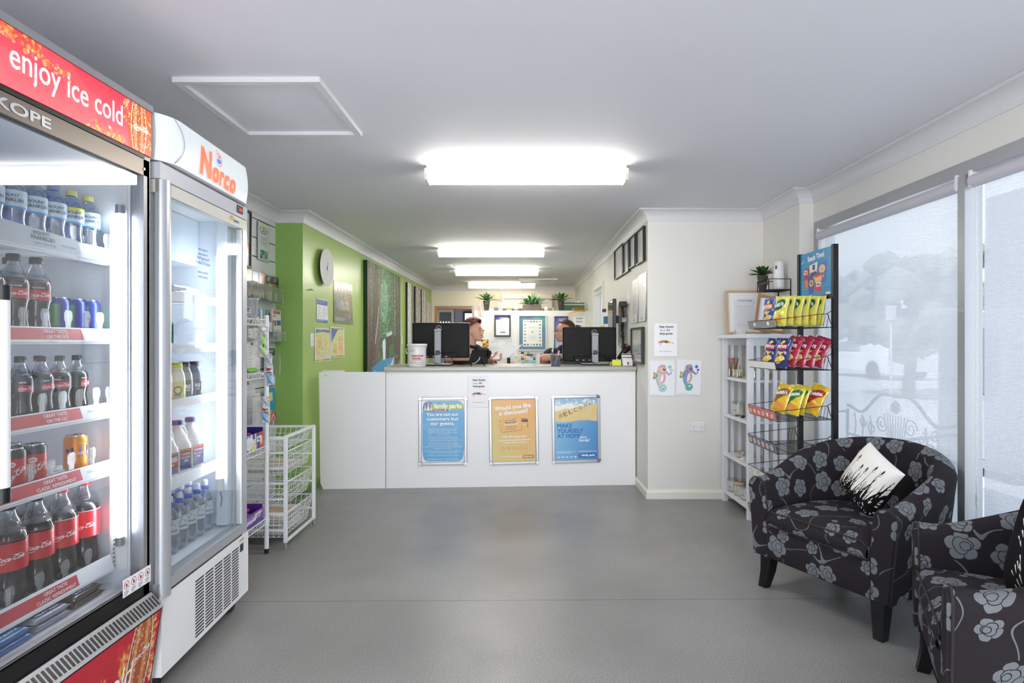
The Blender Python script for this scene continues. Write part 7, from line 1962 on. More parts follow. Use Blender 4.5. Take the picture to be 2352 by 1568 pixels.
for sy,nm_ in ((-1,'near'),(1,'far')):
 y0=sy*(ay-0.02)
 for z0,z1 in ((SZT-0.085,SZT-0.03),(0.07,0.12)): MB().box(-ax+0.04,ax-0.04,y0-0.012,y0+0.012,z0,z1,M_su).build('side_rail',t)
 for k in range(3): MB().box(-0.075+0.062*k-0.0,-0.075+0.062*k+0.027,y0-0.007,y0+0.007,0.12,SZT-0.085,M_su).build('slat',t)
b=MB(); b.box(ax-0.03,ax-0.008,-ay+0.04,ay-0.04,SZT-0.085,SZT-0.03,M_su); b.box(ax-0.03,ax-0.008,-ay+0.04,ay-0.04,0.03,0.07,M_su); b.build('back_rail',t)
for k in range(5): MB().box(ax-0.004,ax+0.006,-ay+0.07+0.085*k,-ay+0.105+0.085*k,0.03,SZT-0.03,M_su).build('slat',t)
SC=Vector(((SX0+SX1)/2,(SY0+SY1)/2,0))
def on_unit(dx,dy,z): return SC+Vector((dx,dy,z+0.001))
M_wax=mat('candle_wax','e9e4d8',0.5); M_oil=clear_mat('diffuser_oil',(0.93,0.86,0.55),0.12,0.03,haze=0.3,hazecol=(0.9,0.8,0.4)); M_jar=clear_mat('jar_glass',(0.93,0.95,0.95),0.14)
def candle(s=1.0,lid='glass'):
 t=thing('candle_jar','','candle')
 r,h=0.040*s,0.085*s
 MB().lathe([(0.0005,0.004),(r*0.92,0.004),(r*0.96,0.012),(r*0.96,h*0.9),(0.0005,h*0.9)],M_wax,24).build('wax',t)
 b=MB(); b.lathe([(0.0005,0),(r*0.98,0),(r,0.006),(r,h)],M_jar,24); b.build('jar',t)
 b=MB(); m_=M_jar if lid == 'glass' else mat('wooden_lid','c8a888',0.5); b.lathe([(r*1.04,h),(r*1.06,h+0.004),(r*1.04,h+0.012),(0.0005,h+0.014)],m_,24); b.build('lid',t)
 b=MB(); b.flat([(-0.022*s,h*0.25),(0.022*s,h*0.25),(0.022*s,h*0.6),(-0.022*s,h*0.6)],mat('candle_label','f4f1ea',0.6),fn=lambda x,z: ((r+0.0008)*math.sin(x/r-1.1),-(r+0.0008)*math.cos(x/r-1.1),z)); b.text('Candle',0,h*0.4,0.012*s,M_pg,fn=lambda x,z: ((r+0.0014)*math.sin(x/r-1.1),-(r+0.0014)*math.cos(x/r-1.1),z),shear=0.2); b.build('jar_label',t)
 return t
o=candle(1.15); o.location=on_unit(-0.07,0.10,SUZ[1]); o['label']='large cream candle jar alone on the second shelf of the white unit'
pcn=Placer(lambda: candle(1.0));
for x,y,lb in ((-0.08,0.19,'cream candle jar at the wall end of the bottom shelf'),(0.03,0.10,'cream candle jar at the back of the bottom shelf, half hidden by a slat'),(-0.07,-0.055,'cream candle jar third from the wall end on the bottom shelf'),(-0.06,-0.16,'cream candle jar nearest the front post on the bottom shelf')):
 pcn.put(on_unit(x,y,SUZ[3]),0,lb,'candle jars on the bottom shelf')
o=candle(1.0,'wood'); o.location=on_unit(-0.075,0.06,SUZ[3]); o['label']='cream candle jar with a beige lid, second from the wall end'; o['group']='candle jars on the bottom shelf'
def diffuser(n,col):
 t=thing('reed_diffuser','','diffuser')
 MB().box(-0.022,0.022,-0.022,0.022,0,0.065,M_jar,bevel=0.004).build('bottle',t); MB().box(-0.019,0.019,-0.019,0.019,0.003,0.045,M_oil,bevel=0.003).build('oil',t)
 if n:
  for k in range(n):
   a=2*PI*k/n; MB().cyl((0.008*math.cos(a),0.008*math.sin(a),0.006),(-0.026*math.cos(a),-0.026*math.sin(a),0.15),0.0022,mat('reed_' +col,col,0.7),5).build('reed',t)
 else: MB().cyl((0,0,0.065),(0,0,0.09),0.011,mat('cork','c8b48a',0.7)).build('stopper',t)
 return t
pdf=[Placer(lambda n=n,c=c: diffuser(n,c)) for n,c in ((6,'b06a4a'),(7,'9a5a3c'),(0,''))]
for i,(x,y,k,lb) in enumerate(((-0.09,0.20,0,'reed diffuser with reddish sticks at the wall end of the top inner shelf'),(-0.085,0.12,1,'reed diffuser with brown sticks in the middle of the top inner shelf'),(-0.09,0.035,2,'corked square oil bottle beside the brown reed diffuser'),(-0.03,-0.05,2,'corked oil bottle just inside the front post of the white unit'),(-0.02,-0.12,1,'reed diffuser seen through the side slats'),(0.06,-0.14,2,'yellow oil bottle at the back seen through the side slats'))):
 pdf[k].put(on_unit(x,y,SUZ[0]),0,lb,'diffusers on the white unit')
rs=random.Random(12)
def pebble(col,s):
 b=MB(); bm=bmesh.new(); bmesh.ops.create_icosphere(bm,subdivisions=2,radius=1)
 vs=[Vector((v.co.x*s,v.co.y*s*0.6,(v.co.z*0.35+0.3)*s)) for v in bm.verts]; bm.verts.index_update()
 b.add(vs,[[v.index for v in f.verts] for f in bm.faces],mat('shell_' +col,col,0.4),True); bm.free(); return b
ws=['nearest the front post','second from the front post','third from the front post','fourth from the front post','fifth from the front post','sixth from the front post']
for k in range(6):
 o=pebble(('3a2c26','6a4a3a','2c2420')[k % 3],0.018).build('seed_pod',None,on_unit(-0.10+0.03*(k % 2),-0.17+0.055*k,SUZ[1]),rs.uniform(0,3)); tag(o,'dark seed pod on the second shelf, ' +ws[k],'seed pod','dark seed pods')
for k in range(4):
 o=pebble(('e0c8a8','f0e8dc','c8906a','e8e0d0')[k],0.020).build('sea_shell',None,on_unit(-0.10,-0.15+0.085*k+(0.03 if k == 3 else 0),SUZ[2]),rs.uniform(0,3)); tag(o,'small sea shell on the third shelf, ' +ws[k],'shell','sea shells')
for k,(x,y) in enumerate(((0.0,0.12),(0.0,-0.02),(0.0,-0.13))):
 b=MB(); b.box(-0.045,0.045,-0.045,0.045,0,0.03,M_tab,bevel=0.003)
 for i in range(3):
  for j in range(3): b.box(-0.038+0.026*i,-0.018+0.026*i,-0.038+0.026*j,-0.018+0.026*j,0.003,0.02,M_wax,bevel=0.003)
 o=b.build('wax_melt_box',None,on_unit(x,y,SUZ[2]),rs.uniform(-.2,.2)); tag(o,'clear box of wax melts on the third shelf, ' +('wall end','middle','post end')[k],'box','boxes of wax melts')
# frames leaning on top of the unit
M_oak=mat('oak_frame','cba67c',0.45,var=0.12,vscale=14); M_oak2=mat('kraft_frame','a87c50',0.5,var=0.1,vscale=14)
def lean_frame(name,label,loc,rz,w,h,fw_,fm,tiltx,draw,tilty=0):
 t=thing(name,label,'picture frame',loc,0,rot=(tiltx,tilty,rz))
 b=MB()
 for a0,a1,e0,e1 in ((-w/2,w/2,h-fw_,h),(-w/2,w/2,0,fw_),(-w/2,-w/2+fw_,fw_,h-fw_),(w/2-fw_,w/2,fw_,h-fw_)): b.box(a0,a1,-0.018,0,e0,e1,fm)
 b.build('frame',t); b=MB(); P=Pic(90,int(90*h/w),'eff0f3'); ex=draw(P); b.pic(P,-w/2+fw_,w/2-fw_,fw_,h-fw_,-0.008,M_printg)
 if callable(ex): ex(b,w,h)
 b.build('print',t); return t
def d_luna(P):
 P.rect(0.18,0.16,0.86,0.92,'e2e5ea'); P.scrib(0.24,0.33,0.80,0.86,15,'b4b8c0',0.7,fill=0.3,center=True)
 return lambda b,w,h: b.text('Luna Living',0.01,h*0.755,0.022,M_pg,y=-0.010,shear=0.5,width=w*0.40,bold=-0.015)
lean_frame('oak_framed_text','pale oak frame with printed text standing on the white shelf unit',(at(1709,0,4.50).x,4.50,SZT+0.003),R(-4),0.272,0.350,0.016,M_oak,R(-6),d_luna)
lean_frame('kraft_framed_card','brown framed card leaning on the white unit behind the snack bags',(at(1768,0,4.20).x,4.22,SZT+0.018),R(-12),0.215,0.27,0.018,M_oak2,R(-10),lambda P: P.scrib(0.2,0.3,0.8,0.8,6,'c0c0c4',0.6),tilty=R(9))
b=MB();
for k in range(3): b.box(-0.06+0.01*k,0.05+0.01*k,-0.03,0.02,0.002*k,0.002*k+0.0015,M_paper)
tag(b.build('leaflets',None,on_unit(-0.08,-0.10,SZT),R(20)),'white leaflets lying flat on top of the shelf unit before the oak frame','leaflets')
b=MB(); b.add([(-0.04,0,0),(0.04,0,0),(0.045,0.03,0.045),(-0.035,0.03,0.045),(-0.04,0.05,0),(0.04,0.05,0)],[(0,1,2,3),(3,2,5,4)],M_paper); tag(b.build('tent_card',None,on_unit(-0.06,0.06,SZT),R(10)),'small folded white card at the foot of the oak frame','card')
b=MB(); b.tube([(0,0,0.002),(-0.03,-0.02,0.02),(-0.06,0.0,0.012),(-0.09,0.02,0.016),(-0.05,0.03,0.004)],0.0015,M_pg,5); tag(b.build('thin_wire',None,on_unit(-0.05,0.16,SZT+0.002),0),'thin wire curling off the wall end of the shelf unit top','wire')
# black wire wall shelf with plant and air freshener
t=thing('wire_wall_shelf','small black wire shelf on the right wall above the white unit','shelf',(2.0,4.30,1.685))
b=MB()
X0,X1,Y0_,Y1_=-0.165,-0.004,-0.10,0.10
b.tube([(X0,Y0_,0),(X1,Y0_,0),(X1,Y1_,0),(X0,Y1_,0)],0.004,M_blackm,6,closed=True)
for k in range(9): b.cyl((X0+0.0,Y0_+0.025*k,0),(X1,Y0_+0.025*k,0),0.0022,M_blackm,5)
b.build('base_grid',t)
b=MB(); b.tube([(X0,Y0_,0.08),(X1,Y0_,0.08)],0.003,M_blackm); b.tube([(X0,Y0_,0.08),(X0,Y1_,0.08),(X1,Y1_,0.08)],0.003,M_blackm); b.tube([(X0,Y0_,0.04),(X0,Y1_,0.04)],0.003,M_blackm); b.box(X0-0.004,X0+0.002,Y0_,Y1_,0.045,0.062,M_blackm)
for p in ((X0,Y0_),(X0,Y1_),(X1,Y0_),(X1,Y1_)): b.cyl((*p,0),(*p,0.08),0.004,M_blackm,6)
b.build('rail',t)
for yy in (Y0_,Y1_): MB().tube([(X1,yy,-0.11),(X1,yy,0.0)],0.005,M_blackm).build('bracket',t)
agave('potted_succulent','small spiky plant in black pot on the wire wall shelf',1765,0,s=0.72,cols=('1f3a1c','3a5a2a'),n=26,hgt=0.12,loc=Vector((1.868,4.385,1.690)))
t=thing('air_freshener','white automatic air freshener standing on the black wire wall shelf','air freshener',(1.935,4.262,1.690))
b=MB(); b.lathe([(0.0005,0),(0.034,0),(0.040,0.02),(0.040,0.06),(0.038,0.13),(0.034,0.205),(0.028,0.212),(0.0005,0.212)],M_gloss,28); b.build('casing',t)
b=MB(); b.flat([(0.009*math.cos(a),0.165+0.016*math.sin(a)) for a in [2*PI*k/16 for k in range(16)]],M_pg,fn=lambda x,z: (0.0375*math.sin(x/0.037-0.9),-0.0375*math.cos(x/0.037-0.9),z)); b.build('nozzle_window',t)
# ================================================================== SNACK STAND
SK=1.0545
RX,RYN,RYF,RZT=1.765*SK,3.195*SK,3.590*SK,1.30+0.55*SK
bk=lambda x,y,z: (x*SK,y*SK,z+0.010)
t=thing('snack_stand','black wire snack stand with blue header sign and tiered baskets','display stand',(RX,(RYN+RYF)/2,0))
hy=(RYF-RYN)/2
for s_ in (-1,1):
 b=MB(); b.box(-0.012,0.018,s_*hy-0.013,s_*hy+0.013,0.02,RZT,M_blackm)
 for k in range(34): b.box(-0.0125,-0.012,s_*hy-0.003,s_*hy+0.003,0.2+0.045*k,0.212+0.045*k,M_ink)
 b.build('upright',t)
 MB().box(-0.30,0.06,s_*hy-0.015,s_*hy+0.015,0.0,0.03,M_blackm).build('foot',t)
b=MB(); b.box(-0.012,0.016,-hy+0.013,hy-0.013,1.56,1.587,M_blackm); b.build('crossbar',t)
def d_snack(P):
 P.rect(0,0,1,1,'1f86bc')
 for k in range(12): P.rect(0,0.085*k,1,0.085*k+0.008,'17699a')
 r=random.Random(2)
 def bag(pts,c): P.poly(pts,c)
 P.poly([(0.55,0.30),(0.85,0.27),(0.80,0.74),(0.55,0.72)],'2a5ab0'); P.ell(0.69,0.43,0.09,0.09,'f0c08a'); P.ell(0.69,0.43,0.05,0.05,'e0a060')
 P.poly([(0.30,0.30),(0.55,0.25),(0.54,0.56),(0.34,0.60)],'e8e4d4'); P.rect(0.40,0.30,0.48,0.42,'2a3a6a'); P.poly([(0.33,0.47),(0.545,0.44),(0.54,0.56),(0.34,0.60)],'24304a')
 P.poly([(0.10,0.40),(0.29,0.33),(0.30,0.70),(0.20,0.80),(0.14,0.82)],'a8241e'); P.poly([(0.14,0.62),(0.28,0.58),(0.27,0.74),(0.18,0.80)],'d86a3a')
 P.poly([(0.24,0.55),(0.46,0.52),(0.44,0.93),(0.28,0.94)],'2c3a8c'); P.ell(0.36,0.70,0.065,0.075,'e8b040'); P.ell(0.36,0.70,0.03,0.035,'2c3a8c')
 P.poly([(0.48,0.53),(0.70,0.50),(0.68,0.92),(0.46,0.88)],'c8281e'); P.poly([(0.48,0.60),(0.68,0.56),(0.68,0.68),(0.48,0.70)],'e8b060'); P.rect(0.51,0.70,0.65,0.80,'f0ece4'); P.rect(0.53,0.72,0.63,0.78,'a8241e')
 P.poly([(0.70,0.58),(0.76,0.55),(0.72,0.64)],'e8b040'); P.poly([(0.42,0.58),(0.48,0.54),(0.46,0.66)],'e8b040')
 return P
b=MB(); P=d_snack(Pic(110,88,'1f86bc'))
b.T=Matrix.Rotation(R(-90),4,'Z')
wS=2*hy-0.026
b.box(-wS/2,wS/2,-0.002,0.002,1.590,1.874,mat('sign_back_blue','1a5f88',0.5)); b.pic(P,-wS/2,wS/2,1.590,1.874,-0.003,M_printg)
b.text('Snack Time!',0.005,1.820,0.042,M_wht,y=-0.004,bold=0.045,width=0.20,sy=1.1,rot=R(3)); b.text("CC's",-0.122,1.736,0.036,M_wht,y=-0.0045,bold=0.05,shear=0.2,width=0.05); b.text("Smith's",-0.158,1.815,0.014,M_wht,y=-0.0045,bold=0.03,rot=R(20)); b.text('THINLY',0.02,1.737,0.010,M_wht,y=-0.0045); b.text('RED ROCK',0.050,1.658,0.012,M_wht,y=-0.0045,width=0.045)
b.build('header_sign',t)
for y_ in (-hy+0.05,hy-0.06): MB().box(-0.014,-0.003,y_-0.02,y_+0.02,1.587,1.600,M_gloss).build('sign_clip',t)
TZ=tuple(1.3+(z-1.3)*SK for z in (1.380,1.138,0.858,0.674,0.480,0.235))
for i,z in enumerate(TZ):
 b=MB(); fx=-0.335; bx_=-0.004; q=0.0021; dn=0.0 if i < 2 else -0.012
 A_,B_=-hy+0.004,hy-0.004
 b.tube([(fx,A_,z+dn),(bx_,A_,z),(bx_,B_,z),(fx,B_,z+dn)],q,M_blackm,6,closed=True)
 for k in range(1,14): b.cyl((fx,A_+(B_-A_)*k/14,z+dn),(bx_,A_+(B_-A_)*k/14,z),q*0.7,M_blackm,5)
 for k in range(1,4): b.cyl((fx+(bx_-fx)*k/4,A_,z+dn*(1-k/4)),(fx+(bx_-fx)*k/4,B_,z+dn*(1-k/4)),q*0.8,M_blackm,5)
 ht=0.092
 for s_ in (A_,B_):
  b.tube([(fx-0.012,s_,z+0.047),(bx_-0.035,s_,z+ht*0.9),(bx_,s_,z+ht+0.012)],q,M_blackm,6); b.cyl((fx-0.012,s_,z+0.047),(fx,s_,z+dn),q,M_blackm,6); b.cyl((bx_-0.035,s_,z+ht*0.9),(bx_-0.006,s_,z+0.002),q,M_blackm,6)
  for k in range(1,4): b.cyl((bx_-0.006-0.02*k,s_ ,z+ht*0.85),(bx_-0.02-0.02*k,s_,z),q*0.7,M_blackm,5)
 b.tube([(fx-0.012,A_,z+0.047),(fx-0.012,B_,z+0.047)],q,M_blackm,6)
 s=b.build('basket',t)
 sc_,tc_=(('8a8a8c',None),('eceae6',None),('d86a62','cc'),('5a6a98','rings'),('eceae6','bags'),('8a8a8c',None))[i]
 b=MB(); b.T=Matrix.Rotation(R(-90),4,'Z')
 mt=mat('ticket_' +sc_,sc_,0.4); w_=B_-A_-0.01
 f2=lambda x,zz,z=z: (x,-(0.348-0.006)-0.010*(zz-z)/0.045-0.0005,zz)
 b.flat([(-w_/2,z+0.003+dn),(w_/2,z+0.003+dn),(w_/2,z+0.045),(-w_/2,z+0.045)],mt,fn=f2)
 f3=lambda x,zz,z=z: (x,f2(x,zz)[1]-0.0008,zz)
 if tc_ == 'cc':
  for k in range(6):
   if k in (1,4): b.flat([(-w_/2+0.035+0.063*k+0.015*math.cos(a),z+0.022+dn/2+0.014*math.sin(a)) for a in [2*PI*j/7 for j in range(7)]],M_wht,fn=f3)
   else: b.text('CC',-w_/2+0.035+0.063*k,z+0.011+dn/2,0.026,M_wht,fn=f3,bold=0.06,shear=0.2)
 elif tc_ == 'rings':
  for k in range(6):
   c0=-w_/2+0.035+0.063*k; zc=z+0.022+dn/2
   b.flat([(c0+0.020*math.cos(a),zc+0.017*math.sin(a)) for a in [2*PI*j/16 for j in range(16)]],mat('ring_peach','f0c890',0.4),fn=f3); b.stroke([(c0-0.008,zc+0.004),(c0,zc-0.006),(c0+0.009,zc+0.004)],0.004,mat('ring_brown','a86a3a',0.4),fn=lambda x,zz: (x,f3(x,zz)[1]-0.0008,zz))
 elif tc_ == 'bags':
  for k in range(3): b.stroke([(-w_/2+0.05+0.11*k+0.02*math.cos(a),z+0.02+0.014*math.sin(a)) for a in [2*PI*j/10 for j in range(11)]],0.003,M_pg,fn=f3)
 elif i == 0:
  for k in (0.22,0.72): b.flat([(-w_/2+w_*k,z+0.016),(-w_/2+w_*k+0.03,z+0.016),(-w_/2+w_*k+0.03,z+0.036),(-w_/2+w_*k,z+0.036)],M_wht,fn=f3)
 b.build('ticket_strip',s)
# ---- bags of crisps
def foil(name,col):
 return mat('foil_' +name,col,0.22,spec=0.9,bump=0.6,bscale=28)
def snackbag(col,word,wcol,style,seed=1):
 t=thing('snack_bag','','snack bag')
 w,h,d=0.126,0.186,0.036
 rr=random.Random(seed)
 ph=[rr.uniform(0,6) for _ in range(4)]
 mf=foil(word+col,col); mbk=foil('back_silver','d8dade')
 def prof(u,v):
  e=min(u,1-u)*2; f=min(v,1-v)*2
  return (1-(1-e) ** 2.6) ** 0.6*(1-(1-min(1,f*1.25)) ** 2.2) ** 0.7
 def surf(sg):
  def fn(u,v):
   k=prof(u,v); x=(u-0.5)*w*(1-0.10*math.sin(v*PI)); z=v*h
   y=sg*(d/2*k+0.0022*math.sin(u*17+ph[0]+v*5)*(1-k)+0.0015*math.sin(v*23+u*9+ph[1])*k)+0.004*math.sin(u*11+ph[2])*(1 if v > 0.93 else 0)
   return (x,y,z)
  return fn
 b=MB(); b.grid(surf(-1),22,26,mf); b.build('bag_front',t)
 b=MB(); b.grid(surf(1),22,26,mbk); b.build('bag_back',t)
 F_=surf(-1)
 fn=lambda x,z: (x,F_(x/w/(1-0.10*math.sin(min(1,max(0,z/h))*PI))+0.5,min(0.98,max(0.02,z/h)))[1]-0.0022,z)
 def patch(pts,m_):  # subdivided disc-like patch following the bag
  cx_=sum(p[0] for p in pts)/len(pts); cz=sum(p[1] for p in pts)/len(pts); n_=len(pts); vs=[fn(cx_,cz)]
  for q in (0.33,0.66,1.0): vs += [fn(cx_+(p[0]-cx_)*q,cz+(p[1]-cz)*q) for p in pts]
  fs=[(0,1+i,1+(i+1) % n_) for i in range(n_)]+[(1+r_*n_+i,1+(r_+1)*n_+i,1+(r_+1)*n_+(i+1) % n_,1+r_*n_+(i+1) % n_) for r_ in range(2) for i in range(n_)]
  b.add(vs,fs,m_)
 b=MB(); chip=mat('crisp_yellow','e8c860',0.5)
 el=lambda cx_,cz,rx,rz,ro=0: [(cx_+rx*math.cos(a)*math.cos(ro)-rz*math.sin(a)*math.sin(ro),cz+rx*math.cos(a)*math.sin(ro)+rz*math.sin(a)*math.cos(ro)) for a in [2*PI*k/18 for k in range(18)]]
 if style == 'green':
  patch(el(-0.005,0.128,0.052,0.030,0.5),mat('logo_green','17623a',0.3)); b.text(word,-0.005,0.118,0.034,M_wht,fn=lambda x,z: (x,fn(x,z)[1]-0.0022,z),bold=0.05,rot=R(12),width=0.082); patch(el(0.0,0.045,0.036,0.026),mat('crisp_golden','e0a83c',0.5)); patch(el(-0.02,0.06,0.024,0.015),mat('crisp_pale','f0dc90',0.5))
 elif style == 'twist':
  patch(el(0.0,0.125,0.058,0.026,0.45),mat('logo_' +wcol,wcol,0.3)); patch([(-0.05,0.06),(-0.03,0.10),(0.02,0.13),(0.05,0.14),(0.01,0.10),(-0.03,0.05)],mat('logo_' +wcol)); b.text(word,0.0,0.116,0.032,M_wht,fn=lambda x,z: (x,fn(x,z)[1]-0.0022,z),bold=0.05,rot=R(16),width=0.088); patch(el(0.01,0.045,0.040,0.024),mat('twist_orange','e8a040',0.5))
 else:
  patch(el(0.0,0.128,0.048,0.022),mat('logo_' +wcol,wcol,0.3)); b.text(word,0,0.120,0.026,M_wht,fn=lambda x,z: (x,fn(x,z)[1]-0.0022,z),bold=0.05,width=0.080); patch([(-0.03,0.10),(0.03,0.10),(0,0.07)],chip)
  patch(el(-0.005,0.045,0.038,0.022,0.3),chip); patch(el(0.02,0.06,0.022,0.014,-0.3),mat('crisp_pale','f0dc90',0.5)); patch(el(0.0,0.16,0.014,0.010),mat('bag_dot','e8d860',0.5))
 b.build('bag_print',t)
 return t
BR=R(-76)
sp1=Placer(lambda: snackbag('e6de62',"Smith's",'17623a','green',1)); sp2=Placer(lambda: snackbag('b81c48',"SMITH'S",'a01838','crinkle',2)); sp3=Placer(lambda: snackbag('22307e',"SMITH'S",'a82030','crinkle',3))
for k in range(6):
 sp1.put(bk(1.494+0.0430*k,3.290,TZ[0]),(R(-9),R(2)*(-1) ** k,BR),'%s yellow crisp bag on the top tier of the snack stand' % ORL[k],'yellow crisp bags on the top tier')
o=snackbag('2f5ab8','BURGER','e8862c','crinkle',4); o.location=bk(1.515,3.475,TZ[0]); o.rotation_euler=(R(-8),R(-3),BR); o['label']='blue and orange snack bag at the far end of the top tier'; o['group']='snack bags at the far end of the stand'
for k in range(2): sp3.put(bk(1.575+0.06*k,3.475,TZ[0]),(R(-8),0,BR),('dark blue crisp bag behind the blue and orange bag on the top tier','dark blue crisp bag, rearmost at the far end of the top tier')[k],'snack bags at the far end of the stand')
for k,(x,y) in enumerate(((1.505,3.475),(1.56,3.475),(1.50,3.290))):
 sp3.put(bk(x,y,TZ[1]),(R(-14),R(6) if k < 2 else R(2),BR),('navy crisp bag leaning at the far end of the second tier','navy crisp bag second at the far end of the second tier','navy crisp bag in front of the pink bags on the second tier')[k],'navy crisp bags on the second tier')
for k in range(4):
 sp2.put(bk(1.545+0.050*k,3.290,TZ[1]+0.013),(R(-14),R(10+2*k),BR+R(3*k)),'%s pink crisp bag on the second tier of the snack stand' % ORL[k],'pink crisp bags on the second tier')
t3=[('e8c030',"Smith's",'8a5a20','twist',1.535,3.40,R(10),'orange-yellow cheese snack bag at the left of the third tier'),('ecd02c','Twisties','1f7a3c','twist',1.580,3.32,R(4),'yellow snack bag with green swirl on the third tier, left one'),('ecd02c','Twisties','1f7a3c','twist',1.625,3.35,R(4),'yellow snack bag with green swirl behind the red-swirl bag'),('ecc428','Twisties','b82a24','twist',1.672,3.285,R(16),'yellow snack bag with red swirl, rightmost on the third tier')]
for col,wd,wc_,st,x,y,ty,lb in t3:
 o=snackbag(col,wd,wc_,st,7); o.location=bk(x,y,TZ[2]+0.064*math.sin(ty)); o.rotation_euler=(R(-16),ty,BR+R(4)); o['label']=lb; o['group']='cheese snack bags on the third tier'
# ================================================================== ARMCHAIRS
def floral():
 m=bpy.data.materials.new('rose_fabric'); m.use_nodes=True
 nt=m.node_tree; N=nt.nodes; L=nt.links; bs=N['Principled BSDF']
 def M1(op,a,b_=None,c=None):
  n=N.new('ShaderNodeMath'); n.operation=op
  for i,v in enumerate((a,b_,c)):
   if v is None: continue
   if isinstance(v,(int,float)): n.inputs[i].default_value=v
   else: L.new(v,n.inputs[i])
  return n.outputs[0]
 uv=N.new('ShaderNodeUVMap'); uv.uv_map='uv'
 nz=N.new('ShaderNodeTexNoise'); nz.inputs['Scale'].default_value=26; L.new(uv.outputs[0],nz.inputs['Vector'])
 wob=N.new('ShaderNodeVectorMath'); wob.operation='MULTIPLY_ADD'; L.new(nz.outputs['Color'],wob.inputs[0]); wob.inputs[1].default_value=(0.012,0.012,0); L.new(uv.outputs[0],wob.inputs[2])
 vo=N.new('ShaderNodeTexVoronoi'); vo.voronoi_dimensions='2D'; vo.inputs['Scale'].default_value=7.2; vo.inputs['Randomness'].default_value=0.62; L.new(wob.outputs[0],vo.inputs['Vector'])
 df=N.new('ShaderNodeVectorMath'); df.operation='SUBTRACT'; L.new(wob.outputs[0],df.inputs[0]); L.new(vo.outputs['Position'],df.inputs[1])
 sx=N.new('ShaderNodeSeparateXYZ'); L.new(df.outputs[0],sx.inputs[0])
 rc=N.new('ShaderNodeSeparateColor'); L.new(vo.outputs['Color'],rc.inputs[0])
 th=M1('ARCTAN2',sx.outputs['Y'],sx.outputs['X']); th=M1('ADD',th,M1('MULTIPLY',rc.outputs[0],6.28))
 r=M1('SQRT',M1('ADD',M1('MULTIPLY',sx.outputs['X'],sx.outputs['X']),M1('MULTIPLY',sx.outputs['Y'],sx.outputs['Y'])))
 R0=M1('MULTIPLY_ADD',rc.outputs[1],0.026,0.030)
 lob=M1('ABSOLUTE',M1('COSINE',M1('MULTIPLY',th,2.5)))
 Rr=M1('MULTIPLY',R0,M1('MULTIPLY_ADD',M1('POWER',lob,0.6),0.32,0.70))
 fl=M1('LESS_THAN',r,Rr)
 # outlines inside the rose: a scalloped inner ring, petal divides, two crossing arcs in the heart
 lob2=M1('ABSOLUTE',M1('COSINE',M1('MULTIPLY_ADD',th,1.5,0.7)))
 Ri=M1('MULTIPLY',R0,M1('MULTIPLY_ADD',lob2,0.16,0.44))
 ring=M1('LESS_THAN',M1('ABSOLUTE',M1('SUBTRACT',r,Ri)),0.0014)
 div=M1('MULTIPLY',M1('LESS_THAN',M1('MULTIPLY',lob,r),0.0024),M1('GREATER_THAN',r,Ri))
 ex=M1('SUBTRACT',sx.outputs['X'],M1('MULTIPLY',R0,0.18)); ey=sx.outputs['Y']
 r2=M1('SQRT',M1('ADD',M1('MULTIPLY',ex,ex),M1('MULTIPLY',ey,ey)))
 arc=M1('MULTIPLY',M1('LESS_THAN',M1('ABSOLUTE',M1('SUBTRACT',r2,M1('MULTIPLY',R0,0.30))),0.0013),M1('LESS_THAN',r,Ri))
 lines=M1('MAXIMUM',M1('MAXIMUM',ring,div),arc)
 rose=M1('MULTIPLY',fl,M1('SUBTRACT',1.0,lines))
 # stems
 n2=N.new('ShaderNodeTexNoise'); n2.noise_dimensions='2D'; n2.inputs['Scale'].default_value=4.6; n2.inputs['Detail'].default_value=0.6; L.new(uv.outputs[0],n2.inputs['Vector'])
 n3=N.new('ShaderNodeTexNoise'); n3.noise_dimensions='2D'; n3.inputs['Scale'].default_value=3.1; n3.inputs['Detail'].default_value=0; L.new(uv.outputs[0],n3.inputs['Vector'])
 st=M1('LESS_THAN',M1('ABSOLUTE',M1('SUBTRACT',n2.outputs['Fac'],0.50)),0.0065)
 st=M1('MULTIPLY',st,M1('GREATER_THAN',n3.outputs['Fac'],0.42))
 st=M1('MULTIPLY',st,M1('GREATER_THAN',r,M1('MULTIPLY',R0,1.12)))
 # buds
 vb=N.new('ShaderNodeTexVoronoi'); vb.voronoi_dimensions='2D'; vb.inputs['Scale'].default_value=9.0; vb.inputs['Randomness'].default_value=1.0; L.new(wob.outputs[0],vb.inputs['Vector'])
 bc=N.new('ShaderNodeSeparateColor'); L.new(vb.outputs['Color'],bc.inputs[0])
 bud=M1('MULTIPLY',M1('LESS_THAN',vb.outputs['Distance'],0.115),M1('GREATER_THAN',bc.outputs[0],0.72)); bud=M1('MULTIPLY',bud,M1('GREATER_THAN',r,M1('MULTIPLY',R0,1.15)))
 msk=M1('MAXIMUM',rose,M1('MAXIMUM',M1('MULTIPLY',st,0.85),bud))
 fz=N.new('ShaderNodeTexNoise'); fz.inputs['Scale'].default_value=420; L.new(uv.outputs[0],fz.inputs['Vector'])
 msk=M1('MULTIPLY',msk,M1('MULTIPLY_ADD',fz.outputs['Fac'],0.4,0.78))
 mx=N.new('ShaderNodeMix'); mx.data_type='RGBA'; L.new(msk,mx.inputs['Factor']); mx.inputs['A'].default_value=(*lin(hx('2b272b')),1); mx.inputs['B'].default_value=(*lin(hx('777a7f')),1)
 L.new(mx.outputs['Result'],bs.inputs['Base Color']); bs.inputs['Roughness'].default_value=0.9; bs.inputs['Specular IOR Level'].default_value=0.2
